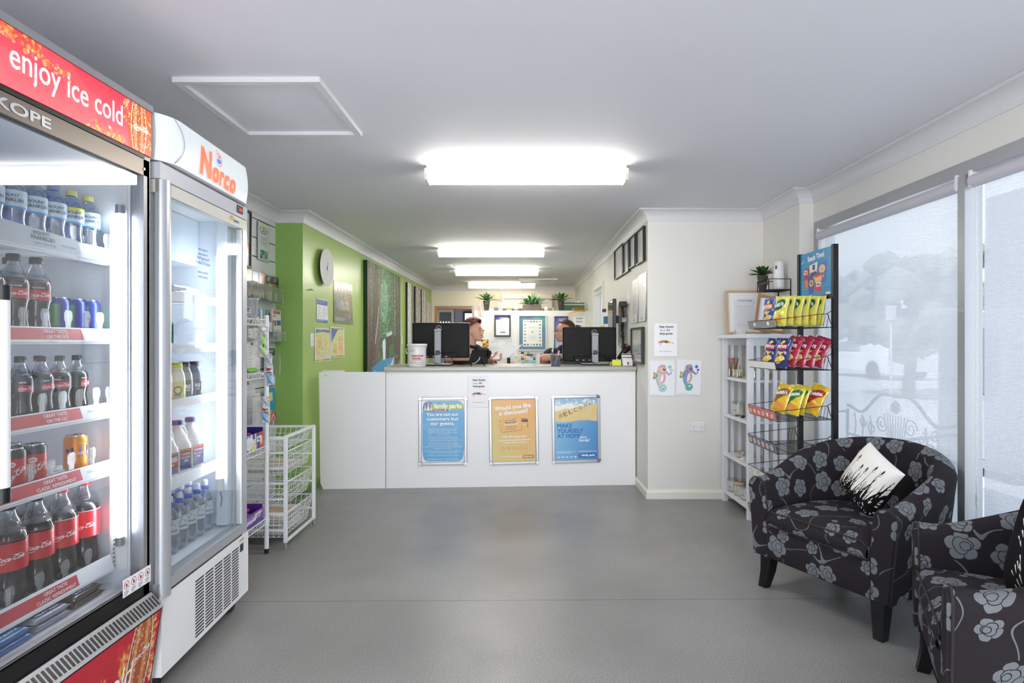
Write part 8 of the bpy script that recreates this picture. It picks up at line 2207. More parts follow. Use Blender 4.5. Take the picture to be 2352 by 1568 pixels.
 bp=N.new('ShaderNodeBump'); bp.inputs['Strength'].default_value=0.25; bp.inputs['Distance'].default_value=0.001; L.new(fz.outputs['Fac'],bp.inputs['Height']); L.new(bp.outputs[0],bs.inputs['Normal'])
 return m
M_fab=floral()
M_pipe=mat('fabric_piping','2f2b2e',0.9)
M_leg=mat('chair_leg_black','0f0d0e',0.3)
def armchair():
 t=thing('armchair','','armchair')
 hw_,yf,yb,rb=0.315,-0.315,0.03,0.27        # centreline of the wrap-round wall
 def path(u):
  Ls=yb-yf; La=PI*0.5*(hw_+rb) ; T=2*Ls+La; s=u*T
  if s < Ls: return (-hw_,yf+s),(-1,0),s
  if s < Ls+La:
   a=PI-PI*(s-Ls)/La; return (hw_*math.cos(a),yb+rb*math.sin(a)),(math.cos(a),math.sin(a)),s
  q=s-Ls-La; return (hw_,yb-q),(1,0),s
 def topz(u):
  k=math.sin(PI*min(1,max(0,(u-0.04)/0.92))); return 0.575+0.205*k ** 1.25
 # closed section: inner side from the seat up, over the roll, down the outside; each entry (offset outwards, z)
 def section(u):
  zt=topz(u); r_=0.052; k=math.sin(PI*u)
  sp_=0.020+0.030*k                      # leans outwards towards the top
  out=[(-0.045,0.165),(-0.045,0.40)]
  for j in range(1,5): out.append((-0.045+(sp_)*j/4*0.7,0.40+(zt-r_-0.40)*j/4))
  cx_=sp_*0.7+0.007
  for j in range(1,9): a=PI-PI*j/9; out.append((cx_+r_*math.cos(a),zt-r_+r_*math.sin(a)))
  out += [(cx_+r_,zt-r_),(cx_+r_-0.004,zt-r_-0.03)]
  for j in range(1,6): out.append((cx_+r_-0.004+(0.038-cx_-r_+0.004)*j/5,zt-r_-0.03+(0.165-zt+r_+0.03)*j/5))
  return out
 NU=64; b=MB(); rows=[]; uvr=[]
 for i in range(NU+1):
  u=i/NU; (x,y),(nx,ny),s=path(u); sec=section(u); row=[]; ur=[]; v=0; pv=None
  for o_,z in sec:
   if pv is not None: v += math.hypot(o_-pv[0],z-pv[1])
   pv=(o_,z); row.append((x+nx*o_,y+ny*o_,z)); ur.append((s+3.1,v))
  rows.append(row); uvr.append(ur)
 n=len(rows[0]); vs=[p for r_ in rows for p in r_]; uvs=[q for r_ in uvr for q in r_]
 b.add(vs,[(i*n+j,i*n+j+1,(i+1)*n+j+1,(i+1)*n+j) for i in range(NU) for j in range(n-1)],M_fab,True,uvs)
 b.add([rows[i][k] for i in range(NU+1) for k in (0,n-1)],[(2*i,2*i+1,2*i+3,2*i+2) for i in range(NU)],M_fab,False,[(0,0)]*(2*NU+2))
 b.build('tub_back',t)
 # arm fronts: padded panels with piping
 for e in (0,NU):
  b=MB(); row=rows[e]; c_=[sum(p[k] for p in row)/n for k in range(3)]
  sg=1; off=5.0+e*0.02
  fr=[(p[0],p[1]-0.001,p[2]) for p in row]; fm_=[((p[0]-c_[0])*0.86+c_[0],p[1]-0.016,(p[2]-c_[2])*0.97+c_[2]) for p in row]
  uvs=[(p[0]+off,p[2]) for p in fr+fm_]
  fs=[(j,(j+1) % n,n+(j+1) % n,n+j) for j in range(n)]
  b.add(fr+fm_,fs+[tuple(range(n,2*n))],M_fab,False,uvs); b.build('arm_front',t)
  MB().tube([(p[0],p[1]-0.003,p[2]) for p in row],0.0045,M_pipe,6).build('piping',t)
 # front rail and base
 b=MB(); xs=hw_-0.045
 def rail(u,v): return (-xs+2*xs*u,yf+0.004-0.012*math.sin(PI*v),0.165+0.165*v)
 b.grid(rail,12,8,M_fab,True,uvf=lambda u,v: (7.3+2*xs*u,0.165*v));
 b.add([(-xs,yf,0.165),(xs,yf,0.165),(xs,0.30,0.165),(-xs,0.30,0.165)],[(0,1,2,3)],M_leg); b.add([(-xs,yf,0.33),(xs,yf,0.33),(xs,0.30,0.33),(-xs,0.30,0.33)],[(3,2,1,0)],M_fab,False,[(0,0),(.5,0),(.5,.5),(0,.5)])
 b.build('front_rail',t)
 # seat cushion
 b=MB()
 def cush(u,v):
  th=2*PI*v; cx_,cz=math.cos(th),math.sin(th)
  return None
 W2,D0,D1=0.262,yf-0.012,0.215
 def top(u,v):
  x=(-1+2*u); y=v; ed=min(1,(1-abs(x))/0.10) ** 0.5 if abs(x) > 0.9 else 1; fd=min(1,v/0.06) ** 0.5 if v < 0.06 else 1
  wv=W2*(1 if v < 0.55 else max(0.25,1-((v-0.55)/0.45) ** 2*0.55))
  return (x*wv,D0+(D1-D0)*v,0.432+0.018*math.cos(x*PI/2)*math.sin(PI*min(1,v+0.1))-0.018*(1-ed)-0.022*(1-fd))
 b.grid(top,24,24,M_fab,True,uvf=lambda u,v: (9.0+2*W2*u,(D1-D0)*v))
 def frt(u,v):
  p=top(u,0); return (p[0],p[1]-0.016*math.sin(PI*v),0.335+(p[2]-0.335)*v)
 b.grid(frt,24,6,M_fab,True,uvf=lambda u,v: (9.0+2*W2*u,-0.10+0.10*v))
 for u0 in (0,1):
  vs=[top(u0,k/12) for k in range(13)]; b.add(vs+[(p[0],p[1],0.335) for p in vs],[(k,k+1,14+k,13+k) if u0 else (k+1,k,13+k,14+k) for k in range(12)],M_fab,True,[(9+k*0.04,0.1) for k in range(13)]+[(9+k*0.04,0) for k in range(13)])
 sc_=b.build('seat_cushion',t)
 b=MB()
 for z_,f_ in ((None,1),(0.340,0)):
  pts=[(top(k/20,0)[0],top(k/20,0)[1]-0.004,top(k/20,0)[2]+0.001 if f_ else z_) for k in range(21)]; b.tube(pts,0.004,M_pipe,6)
 b.build('piping',sc_)
 for sx_,sy_ in ((-1,-1),(1,-1),(-1,1),(1,1)):
  b=MB(); x0=sx_*0.292; y0=-0.275 if sy_ < 0 else 0.20; a_,c_=0.032,0.021; dx,dy=sx_*0.012,sy_*0.028
  x0=x0 if sy_ < 0 else sx_*0.22
  vs=[(x0+sx*a_,y0+sy*a_,0.17) for sx,sy in ((-1,-1),(1,-1),(1,1),(-1,1))]+[(x0+dx*0.3+sx*(a_+c_)/2,y0+dy*0.35+sy*(a_+c_)/2,0.08) for sx,sy in ((-1,-1),(1,-1),(1,1),(-1,1))]+[(x0+dx+sx*c_,y0+dy+sy*c_,0.0) for sx,sy in ((-1,-1),(1,-1),(1,1),(-1,1))]
  b.add(vs,[(k+4*q,4*q+k+4,4*q+(k+1) % 4+4,4*q+(k+1) % 4) for q in (0,1) for k in range(4)]+[(8,11,10,9)],M_leg); b.build('leg',t)
 return t
def chair_at(o,mid,f,label):
 # the middle of the two front legs stands at mid, facing f
 rz=math.atan2(f[0],-f[1]); c,s=math.cos(rz),math.sin(rz)
 lx,ly=0,-0.29
 o.location=(mid[0]-(lx*c-ly*s),mid[1]-(lx*s+ly*c),0); o.rotation_euler=(0,0,rz); o['label']=label; o['group']='floral tub armchairs by the window'
 return o,rz
pa=Placer(armchair)
o1=pa.put((0,0,0),0,'a'); _,rz1=chair_at(o1,(1.44,2.745),(-0.89,-0.45),'dark rose-patterned tub armchair with white grass cushion, in front of snack stand')
o2=pa.put((0,0,0),0,'b'); _,rz2=chair_at(o2,(1.455,1.965),(-0.88,0.47),'dark rose-patterned tub armchair at the picture corner, with black cushion')
# cushions: the grass print is decided face by face
def grass_cushion(label,basec,inkc,seed,s=0.38,name='throw_cushion'):
 t=thing(name,label,'cushion')
 n=230; P=Pic(n,n,basec); r=random.Random(seed)
 P.put(P.Y/n > 0.86-0.12*P.X/n,inkc)
 for k in range(95):
  x=r.uniform(-0.05,1.05); hgt=r.uniform(0.14,0.62)*(0.65+0.75*x); ln=r.uniform(-0.12,0.10)+0.10*x
  P.line([(x,1.02),(x+ln*0.3,1-hgt*0.5),(x+ln,1-hgt)],r.uniform(0.026,0.055),inkc,w1=0.003)
 for k in range(5):
  x=0.18+0.15*k+r.uniform(-.03,.03); h_=r.uniform(0.55,0.82); P.line([(x,1),(x+0.02,1-h_*0.6),(x+0.05,1-h_)],0.008,inkc,w1=0.006); P.ell(x+0.055,1-h_-0.02,0.014,0.045,inkc)
  for j in range(5): P.line([(x+0.05,1-h_+0.02*j),(x+0.05+(-1) ** j*0.035,1-h_-0.03+0.02*j)],0.006,inkc)
 for k in range(70): P.ell(r.random(),r.uniform(0.62,0.95),0.006,0.016,basec)
 if basec == inkc:
  for k in range(90):
   x,y=r.uniform(0.28,1.0),r.uniform(0.1,0.95); P.line([(x,y),(x+0.03,y+r.uniform(0.02,0.07))],0.018,'f2efe6',w1=0.004)
 pr_=lambda u,v: (max(0,(1-(2*u-1) ** 4)*(1-(2*v-1) ** 4))) ** 0.55
 def sf(sg):
  def fn(u,v):
   k=pr_(u,v); c_=1-0.05*(1-abs(2*v-1) ** 2)*abs(2*u-1) ** 3; c2=1-0.05*(1-abs(2*u-1) ** 2)*abs(2*v-1) ** 3
   return ((u-0.5)*s*c_,sg*0.062*k+0.0,v*s*c2+0.5*s*(1-c2))
  return fn
 b=MB(); b.pic(P,0,1,0,1,0,paint_mat('cotton_print',0.9,spec=0.1),fn=sf(-1)); b.build('cover_front',t)
 b=MB(); b.grid(sf(1),40,40,mat('cotton_' +inkc,inkc,0.9)); b.build('cover_back',t)
 return t
f1=Vector((-0.89,-0.45,0)).normalized()
q=grass_cushion('white cushion with black grass print leaning in the far armchair','f2efe6','121012',4,0.285)
def set_cush(o,centre,face,tilt,roll,s):
 z_=Vector((0,0,1)); y_=-Vector(face).normalized(); x_=y_.cross(z_).normalized(); M_=Matrix((x_,y_,z_)).transposed().to_4x4()
 M_=Matrix.Translation(centre) @ M_ @ Matrix.Rotation(tilt,4,'X') @ Matrix.Rotation(roll,4,'Y') @ Matrix.Translation((0,0,-s/2))
 o.matrix_world=M_; o.location=M_.to_translation(); o.rotation_euler=M_.to_euler()
set_cush(q,Vector((1.758,2.856,0.602)),(-0.985,-0.17,0),R(-20),R(24),0.285)
q=grass_cushion('black cushion with white flecks standing in the near armchair','141214','141214',9,0.38)
set_cush(q,Vector((1.68,1.78,0.648)),(-0.95,0.30,0),R(-16),R(-6),0.38)
# ================================================================== LEFT: WIRE SHELF RACK, BASKET STAND, SLAT WALL DISPLAYS
kx0,kx1,ky0,ky1=-2.035,-1.567,2.90,3.477
t=thing('wire_shelf_rack','white wire shelf rack with round posts between milk fridge and basket stand','shelf rack',((kx0+kx1)/2,(ky0+ky1)/2,0))
ax,ay=(kx1-kx0)/2,(ky1-ky0)/2
for sx in (-1,1):
 for sy in (-1,1):
  b=MB(); b.cyl((sx*ax,sy*ay,0.03),(sx*ax,sy*ay,1.46),0.0135,M_wire,14); b.cyl((sx*ax,sy*ay,1.455),(sx*ax,sy*ay,1.462),0.0145,M_gloss,14)
  p=b.build('post',t); MB().cyl((sx*ax,sy*ay,0.0),(sx*ax,sy*ay,0.03),0.013,M_black,12).build('foot',p)
KZ=(1.432,1.112,0.660,0.215)
for z in KZ:
 b=MB()
 for y0,y1,x0,x1 in ((-ay,ay,ax,ax),(-ay,ay,-ax,-ax),(ay,ay,-ax,ax),(-ay,-ay,-ax,ax)):
  L_=math.hypot(x1-x0,y1-y0); n=int(L_/0.045)
  P0=lambda k,zz: (x0+(x1-x0)*k,y0+(y1-y0)*k,zz)
  b.cyl(P0(0,z),P0(1,z),0.0032,M_wire,6); b.cyl(P0(0,z-0.033),P0(1,z-0.033),0.0032,M_wire,6)
  b.tube([P0(k/(2*n),z if k % 2 else z-0.033) for k in range(2*n+1)],0.0022,M_wire,5)
 for k in range(1,24): b.cyl((-ax,-ay+2*ay*k/24,z-0.003),(ax,-ay+2*ay*k/24,z-0.003),0.0018,M_wire,5)
 for sx in (-1,1):
  for sy in (-1,1): b.cyl((sx*ax,sy*ay,z-0.04),(sx*ax,sy*ay,z+0.006),0.0165,M_wire,14)
 b.build('shelf',t)
KC=Vector(((kx0+kx1)/2,(ky0+ky1)/2,0))
def krack(x,y,z): return Vector((x,y,z))
# clear tubs with a price
M_tub=clear_mat('cloudy_tub',(0.92,0.93,0.95),0.12,0.1,haze=0.45,hazecol=(0.93,0.94,0.97))
def tub(label,loc,price):
 t=thing('plastic_tub',label,'tub',loc,0,'clear plastic tubs on the wire rack')
 b=MB(); b.lathe([(0.0005,0),(0.030,0),(0.033,0.008),(0.043,0.112),(0.045,0.112),(0.048,0.120),(0.047,0.125)],M_tub,28); b.build('tub_body',t)
 if price: b=MB(); b.flat([(-0.020,0.035),(0.022,0.032),(0.022,0.068),(-0.021,0.070)],M_paper,y=-0.0425); b.text('$2.00',0,0.053,0.016,M_ink,y=-0.0435,bold=0.03,width=0.030,rot=R(-3)); b.text('Marshmallow',0,0.042,0.007,M_ink,y=-0.0435,bold=0.02,width=0.032); b.build('price_tag',t)
tub('cloudy clear tub with a white price tag on the top rack shelf',krack(-1.628,3.40,KZ[0]+0.002),True)
tub('cloudy clear tub without a tag behind the tagged one',krack(-1.645,3.29,KZ[0]+0.002),False)
# sachets hanging from the front post
def sachet(loc,w,h,draw,label,rz=0.0,ty=0.0):
 t=thing('hanging_sachet',label,'packet',loc,0,'foil packets hanging on the rack post',rot=(0,ty,rz))
 P=Pic(44,int(44*h/w),'b8bac0'); P.put(P.noise(9,seed=int(h*1000)) > 0.5,'e6e7ec',0.8); P.put(P.noise(14,seed=4) > 0.72,'7a7c84',0.6); draw(P)
 b=MB(); mt=paint_mat('foil_print',0.22,spec=0.8)
 b.pic(P,0,1,0,1,0,mt,fn=lambda u,v: (-w/2+w*u,-0.012*math.sin(PI*u) ** 0.6*math.sin(PI*v) ** 0.4-0.004*math.sin(v*19+u*7),-h+h*v)); b.build('sachet_front',t)
 MB().grid(lambda u,v: (-w/2+w*u,0.006*math.sin(PI*u)*math.sin(PI*v),-h+h*v),8,12,foil('back_silver','d8dade')).build('sachet_back',t)
 return t
def ds1(P): P.rect(0.45,0.25,0.78,0.9,'a8e070'); P.ell(0.62,0.62,0.08,0.06,'3a4a3a'); P.rect(0.5,0.02,0.9,0.12,'eef0f4'); P.scrib(0.5,0.3,0.75,0.5,3,'6aa84a')
def ds2(P): P.ell(0.5,0.48,0.35,0.04,'a8202c'); P.rect(0.15,0.62,0.9,0.95,'9ac4e8'); P.scrib(0.2,0.64,0.85,0.93,6,'2f5a8a',0.9); P.rect(0.15,0.57,0.9,0.60,'3a3c50')
sachet((-1.575,3.444,1.390),0.054,0.185,ds1,'silver packet with a light green strip, highest on the rack post',R(5))
sachet((-1.545,3.444,1.225),0.050,0.195,ds2,'crinkled silver packet with red and blue print, middle of the rack post',R(-8),R(-6))
sachet((-1.560,3.444,0.965),0.056,0.160,ds2,'flat silver packet with blue print, lowest on the rack post',R(3))
# candy boxes
def candybox(name,label,loc,rz,w,d,h,base,inner,draw,text,tcol,price):
 t=thing(name,label,'box',loc,rz,'open candy boxes on the wire rack')
 b=MB(); m_=mat('carton_' +base,base,0.35); mi=mat('carton_inside_' +inner,inner,0.7)
 for x0,x1,y0,y1 in ((-w/2,w/2,-d/2,-d/2+0.003),(-w/2,w/2,d/2-0.003,d/2),(-w/2,-w/2+0.003,-d/2+0.003,d/2-0.003),(w/2-0.003,w/2,-d/2+0.003,d/2-0.003)): b.box(x0,x1,y0,y1,0,h*(1.0 if y0 < 0 and y1 < 0 else 1.25),m_)
 b.box(-w/2+0.003,w/2-0.003,-d/2+0.003,d/2-0.003,0,0.003,mi); b.box(-w/2+0.0035,-w/2+0.0045,-d/2+0.004,d/2-0.004,0.003,h,mi); b.box(-w/2+0.004,w/2-0.004,d/2-0.0045,d/2-0.0035,0.003,h*1.2,mi)
 P=Pic(70,max(8,int(70*h/w)),base); draw(P); b.pic(P,-w/2,w/2,0,h,-d/2-0.001,M_printg); b.text(text,-0.02,h*0.28,h*0.5,mat('candy_txt_' +tcol,tcol,0.4),y=-d/2-0.002,bold=0.05,width=w*0.45,rot=R(6))
 b.flat([(w*0.15,h*0.42),(w*0.36,h*0.46),(w*0.355,h*0.80),(w*0.145,h*0.76)],M_paper,y=-d/2-0.003); b.text(price,w*0.253,h*0.52,h*0.26,M_ink,y=-d/2-0.004,bold=0.03,rot=R(4))
 b.build('carton',t)
 rr=random.Random(int(w*1000))
 for k in range(10):
  q=MB(); q.grid(lambda u,v: ((u-0.5)*0.05,0.012*math.cos(2*PI*v)*(1 if 0.15 < u < 0.85 else 0.35),0.009*math.sin(2*PI*v)*(1 if 0.15 < u < 0.85 else 0.2)),10,8,mat('sweet_%d' % (k % 4),('d8b040','a83a8a','4a7ac0','c84a3a')[k % 4],0.3));
  o=q.build('sweet',None,None); o.location=Vector(loc)+Matrix.Rotation(rz,3,'Z') @ Vector((rr.uniform(-w/2+0.04,w/2-0.04),rr.uniform(-d/2+0.03,d/2-0.03),h*0.5+0.02*(k % 3))); o.rotation_euler=(rr.uniform(-.3,.3),rr.uniform(-.3,.3),rr.uniform(0,3)); tag(o,'small wrapped sweet inside the ' +('upper' if loc[2] > 0.5 else 'lower')+' open candy box','sweet','wrapped sweets in the ' +('upper' if loc[2] > 0.5 else 'lower')+' candy box')
 return t
def dc1(P): P.rect(0,0,1,1,'3a2f80'); P.tiles(0,0,0.7,1,12,3,('3a2f80','3a2f80','8a6ac8','e0d0f0','4a8a4a','e8e08a'),3); P.rect(0.78,0,1,1,'c8302c'); P.ell(0.88,0.5,0.06,0.28,'e8b890'); P.ell(0.30,0.5,0.22,0.36,'f0f0f4'); P.ell(0.5,0.8,0.1,0.2,'d8d878')
def dc2(P): P.rect(0,0,1,1,'5a2f9a'); P.ell(0.35,0.45,0.24,0.3,'8a5ac8'); P.ell(0.8,0.25,0.16,0.14,'e0a0c8'); P.ell(0.62,0.30,0.05,0.2,'d8c850')
candybox('candy_box','open purple and red candy box with a handwritten price on the third rack shelf',krack(-1.625,3.315,KZ[2]+0.002),R(90),0.26,0.105,0.095,'3a2f80','2a3a8a',dc1,'ZOOPER','f4f4f6','75c')
candybox('candy_box','open purple candy box with a price tag on the lowest rack shelf',krack(-1.640,3.325,KZ[3]+0.002),R(90),0.26,0.12,0.075,'5a2f9a','6a4a34',dc2,'Wonka','f4f4f6','$2.00')
o=MB().box(-0.04,0.04,-0.025,0.025,0,0.05,mat('pink_pack','d8509a',0.35),bevel=0.003).build('pink_packet',None,krack(-1.61,3.14,KZ[3]+0.002),R(80)); tag(o,'small pink packet left of the lower candy box','packet')
# things on the second shelf
def p_card(P): P.rect(0,0,1,1,'8ab0c0'); P.ell(0.7,0.45,0.10,0.16,'d88a4a'); P.rect(0,0.9,1,1,'6a9a5a')
b=MB(); P=Pic(40,30,'8ab0c0'); p_card(P); b.pic(P,-0.06,0.06,0.0,0.085,-0.002,M_printg); b.box(-0.06,0.06,-0.001,0.001,0,0.085,M_paper)
o=b.build('postcard',None,krack(-1.66,3.22,KZ[1]+0.028),R(75)); tag(o,'blue postcard standing on the second rack shelf','postcard')
b=MB(); b.grid(lambda u,v: ((u-0.5)*0.12,0.028*math.cos(2*PI*v),0.016+0.015*math.sin(2*PI*v)*(1 if 0.1 < u < 0.9 else 0.3)),12,10,foil('green_pack','7ac83a')); o=b.build('green_packet',None,krack(-1.60,3.33,KZ[1]+0.002),R(85)); tag(o,'bright green packet lying on the second rack shelf','packet')
o=MB().box(-0.05,0.05,-0.02,0.02,0,0.026,M_gloss,bevel=0.002).build('white_box',None,krack(-1.605,3.19,KZ[1]+0.002),R(88)); tag(o,'small white box lying on the second rack shelf left of green packet','box')
# ---- basket stand
bX0,bX1,bY0,bY1=-1.975,-1.474,3.536,4.014
t=thing('basket_stand','white stand of four wire drawers holding newspapers beside the green wall','basket stand',((bX0+bX1)/2,(bY0+bY1)/2,0))
ax,ay=(bX1-bX0)/2,(bY1-bY0)/2
for sx in (-1,1):
 for sy in (-1,1):
  b=MB(); b.box(sx*ax-0.011,sx*ax+0.011,sy*ay-0.009,sy*ay+0.009,0.045,0.705,M_wire,bevel=0.002); p=b.build('post',t)
  MB().box(sx*ax-0.007,sx*ax+0.007,sy*ay-0.006,sy*ay+0.006,0.0,0.045,M_alu,bevel=0.002).build('foot',p)
b=MB()
b.box(-ax+0.011,ax-0.011,-ay-0.009,-ay+0.009,0.690,0.706,M_wire); b.box(-ax+0.011,ax-0.011,ay-0.009,ay+0.009,0.690,0.706,M_wire); b.box(ax-0.011,ax+0.011,-ay+0.009,ay-0.009,0.696,0.712,M_wire,bevel=0.002); b.box(-ax-0.011,-ax+0.011,-ay+0.009,ay-0.009,0.690,0.708,M_wire)
b.build('top_frame',t)
MB().box(ax-0.008,ax+0.008,-ay+0.009,ay-0.009,0.045,0.058,M_wire).build('bottom_bar',t)
for s_ in (-1,1):
 b=MB()
 for k in range(6): b.box(-ax+0.011,ax-0.011,s_*ay-0.005,s_*ay+0.005,0.117+0.0965*k,0.127+0.0965*k,M_wire)
 b.build('side_runners',t)
def wbasket(zb,zt,name='wire_drawer',tip=0.0):
 b=MB(); A=0.022
 top=[(-ax+0.02,-ay+0.015),(ax-0.005,-ay+0.015),(ax-0.005,ay-0.015),(-ax+0.02,ay-0.015)]; bot=[(-ax+0.05,-ay+0.045),(ax-0.035,-ay+0.045),(ax-0.035,ay-0.045),(-ax+0.05,ay-0.045)]
 b.tube([(x,y,zt) for x,y in top],0.0045,M_wire,6,closed=True);
 nr=max(2,int((zt-zb)/0.035))
 for r_ in range(nr):
  k=r_/nr; b.tube([(x0+(x1-x0)*k,y0+(y1-y0)*k,zb+(zt-zb)*k) for (x0,y0),(x1,y1) in zip(bot,top)],0.0018,M_wire,5,closed=True)
 for i in range(4):
  (tx0,ty0),(tx1,ty1)=top[i],top[(i+1) % 4]; (bx0,by0),(bx1,by1)=bot[i],bot[(i+1) % 4]
  for k in range(13):
   q=k/13; b.cyl((tx0+(tx1-tx0)*q,ty0+(ty1-ty0)*q,zt),(bx0+(bx1-bx0)*q,by0+(by1-by0)*q,zb),0.0018,M_wire,5,caps=False)
 for k in range(1,13):
  x=bot[0][0]+(bot[1][0]-bot[0][0])*k/13; b.cyl((x,bot[0][1],zb),(x,bot[2][1],zb),0.0018,M_wire,5,caps=False)
 for k in range(1,7):
  y=bot[0][1]+(bot[2][1]-bot[0][1])*k/7; b.cyl((bot[0][0],y,zb),(bot[1][0],y,zb),0.0018,M_wire,5,caps=False)
 return b.build(name,t)
BZ=((0.615,0.695),(0.455,0.605),(0.265,0.413),(0.062,0.222))
for zb,zt in BZ: wbasket(zb,zt)
BC=Vector(((bX0+bX1)/2,(bY0+bY1)/2,0))
def newspaper(seed):
 b=MB(); w,d,h=0.375,0.30,0.009
 P=Pic(56,44,'dcd9d4'); P.scrib(0.05,0.05,0.6,0.13,1,'2a2a2c',0.9,seed,0.8); P.scrib(0.05,0.22,0.45,0.95,14,'8a8884',0.6,seed); r=random.Random(seed); c=r.choice(('b8502c','5a6a8a','8a9a6a','c8a070')); P.rect(0.5,0.25,0.95,0.7,c,0.7); P.scrib(0.5,0.75,0.95,0.95,4,'8a8884',0.6,seed+1)
 b.box(-w/2,w/2,-d/2,d/2,0,h,mat('newsprint','d4d0cc',0.9,var=0.06,vscale=30),bevel=0.003)
 b.pic(P,0,1,0,1,0,M_print,fn=lambda u,v: (-w/2+w*u,-d/2+d*v,h+0.0008)); return b.build('newspaper',None)
base=[newspaper(k) for k in range(3)]
rn=random.Random(9)
cnt=0
lay=['bottom','second','third','fourth','fifth','sixth','seventh','eighth','ninth','top']
for (zb,n,nm_) in ((BZ[3][0]+0.003,10,'lowest'),(BZ[1][0]+0.003,3,'second')):
 for k in range(n):
  o=base[cnt] if cnt < 3 else base[cnt % 3].copy()
  if cnt >= 3: COL.objects.link(o)
  cnt += 1
  o.location=BC+Vector((0.005+rn.uniform(-.012,.012),rn.uniform(-.010,.010),zb+0.0112*k)); o.rotation_euler=(0,0,R(90)*0+rn.uniform(-.04,.04))
  tag(o,'%s newspaper of the stack in the %s wire drawer' % (lay[k] if n == 10 else ('bottom','middle','top')[k],nm_),'newspaper','newspapers in the %s wire drawer' % nm_)
# ---- slat wall displays (wall face at x = -2.07)
def litem(x0,x1,y0,y1,X):
 A,B=onX(x0,0,X),onX(x1,0,X); Yc=(A.y+B.y)/2
 return Vector((X,Yc,H-((y0+y1)/2-VY)*Yc/F)),abs(B.y-A.y),(y1-y0)*Yc/F
c_,w,h=litem(530,577.5,476,610,-2.05)
t=thing('framed_certificate','large black framed certificate on the slat wall beside the milk fridge','picture frame',c_+Vector((-0.018,0,0)),R(90))
b=MB(); f_=0.016
for a0,a1,e0,e1 in ((-w/2,w/2,h/2-f_,h/2),(-w/2,w/2,-h/2,-h/2+f_),(-w/2,-w/2+f_,-h/2+f_,h/2-f_),(w/2-f_,w/2,-h/2+f_,h/2-f_)): b.box(a0,a1,-0.022,0,e0,e1,M_black)
b.build('frame',t)
P=Pic(90,110,'c6cbcd'); P.scrib(0.3,0.05,0.7,0.10,1,'6a7078'); P.ell(0.82,0.10,0.04,0.035,'7ab08a'); P.scrib(0.2,0.20,0.88,0.55,9,'70767e',0.8); P.rect(0.0,0.56,1,0.76,'c8887e'); P.scrib(0.5,0.58,0.8,0.66,2,'e8d8d8'); P.poly([(0.3,0.98),(0.4,0.8),(0.7,0.72),(0.85,0.7),(0.98,0.78),(0.98,0.98)],'9aa6ac'); P.ell(0.8,0.92,0.03,0.03,'8ab89a')
b=MB(); b.pic(P,-w/2+f_,w/2-f_,-h/2+f_,h/2-f_,-0.012,M_printg); b.build('print',t)
c_,w,h=litem(594.5,622.5,512,600,-2.05)
t=thing('review_sign','clear-mounted review site sign with owl emblem on the slat wall','sign',c_+Vector((-0.018,0,0)),R(90))
b=MB(); b.box(-w/2,w/2,-0.006,-0.001,-h/2,h/2,M_tab); b.build('holder',t)
P=Pic(60,90,'d4d9dc');
for s_ in (-1,1): P.ell(0.5+0.16*s_,0.17,0.16,0.075,'26282a'); P.ell(0.5+0.16*s_,0.17,0.12,0.055,'f0f0ee'); P.ell(0.5+0.16*s_,0.175,0.045,0.022,'4a6a5a' if s_ < 0 else '8a3a3a')
P.poly([(0.2,0.12),(0.5,0.075),(0.8,0.12),(0.5,0.14)],'c8a860'); P.scrib(0.3,0.27,0.7,0.30,1,'3a3c40'); P.scrib(0.18,0.36,0.85,0.62,7,'6a7078',0.8,center=True); P.tiles(0.2,0.72,0.85,0.95,7,4,('3a6a5a','5a8aa8','8aa070','2f4a3a','a8b8a0'),4)
b=MB(); b.pic(P,-w/2+0.006,w/2-0.006,-h/2+0.006,h/2-0.006,-0.0075,M_printg); b.text('tripadvisor',0,h*0.2,0.02,M_ink,y=-0.0085,width=w*0.45); b.build('print',t)
M_hold=clear_mat('acrylic',(0.95,0.96,0.97),0.14,0.03,haze=0.10)
def brochure(x0,x1,y0,y1,X,draw,label,hold=0.55,lean=0.10,name='brochure_holder',group='brochure holders on the slat wall',txt=None):
 c_,w,h=litem(x0,x1,y0,y1,X)
 t=thing(name,label,'brochure holder',c_,R(90),group)
 P=Pic(44,max(10,int(44*h/w)),'e8e8ea'); draw(P)
 b=MB(); fn=lambda u,v: (-w/2+w*u,0.012-lean*0.0+lean*h*(1-v)*-0.3,-h/2+h*v)
 b.pic(P,0,1,0,1,0,M_printg,fn=fn)
 b.box(-w/2,w/2,0.018,0.024,-h/2,h/2-0.004,M_paper)
 if txt: b.text(txt,0,h*0.30,w*0.2,M_wht,y=-0.002 ,bold=0.03,width=w*0.8)
 b.build('leaflets',t)
 b=MB(); q=-h/2+h*hold
 b.box(-w/2-0.003,w/2+0.003,-0.03,-0.027,-h/2-0.004,q,M_hold); b.box(-w/2-0.003,w/2+0.003,-0.03,0.035,-h/2-0.007,-h/2-0.004,M_hold); b.box(-w/2-0.004,-w/2-0.002,-0.03,0.035,-h/2-0.004,q,M_hold); b.box(w/2+0.002,w/2+0.004,-0.03,0.035,-h/2-0.004,q,M_hold); b.box(-w/2,w/2,0.030,0.034,-h/2,h/2,M_hold)
 b.build('acrylic_holder',t); return t
def q1(c1,c2,c3='e8e8e4'):
 def d(P): P.rect(0,0,1,0.3,c1); P.rect(0,0.3,1,1,c3); P.put((P.noise(5,seed=int(c1,16) % 97) > 0.5) & (P.Y > P.h*0.3),c2,0.85); P.scrib(0.15,0.05,0.85,0.25,3,'f0f0ee',0.8)
 return d
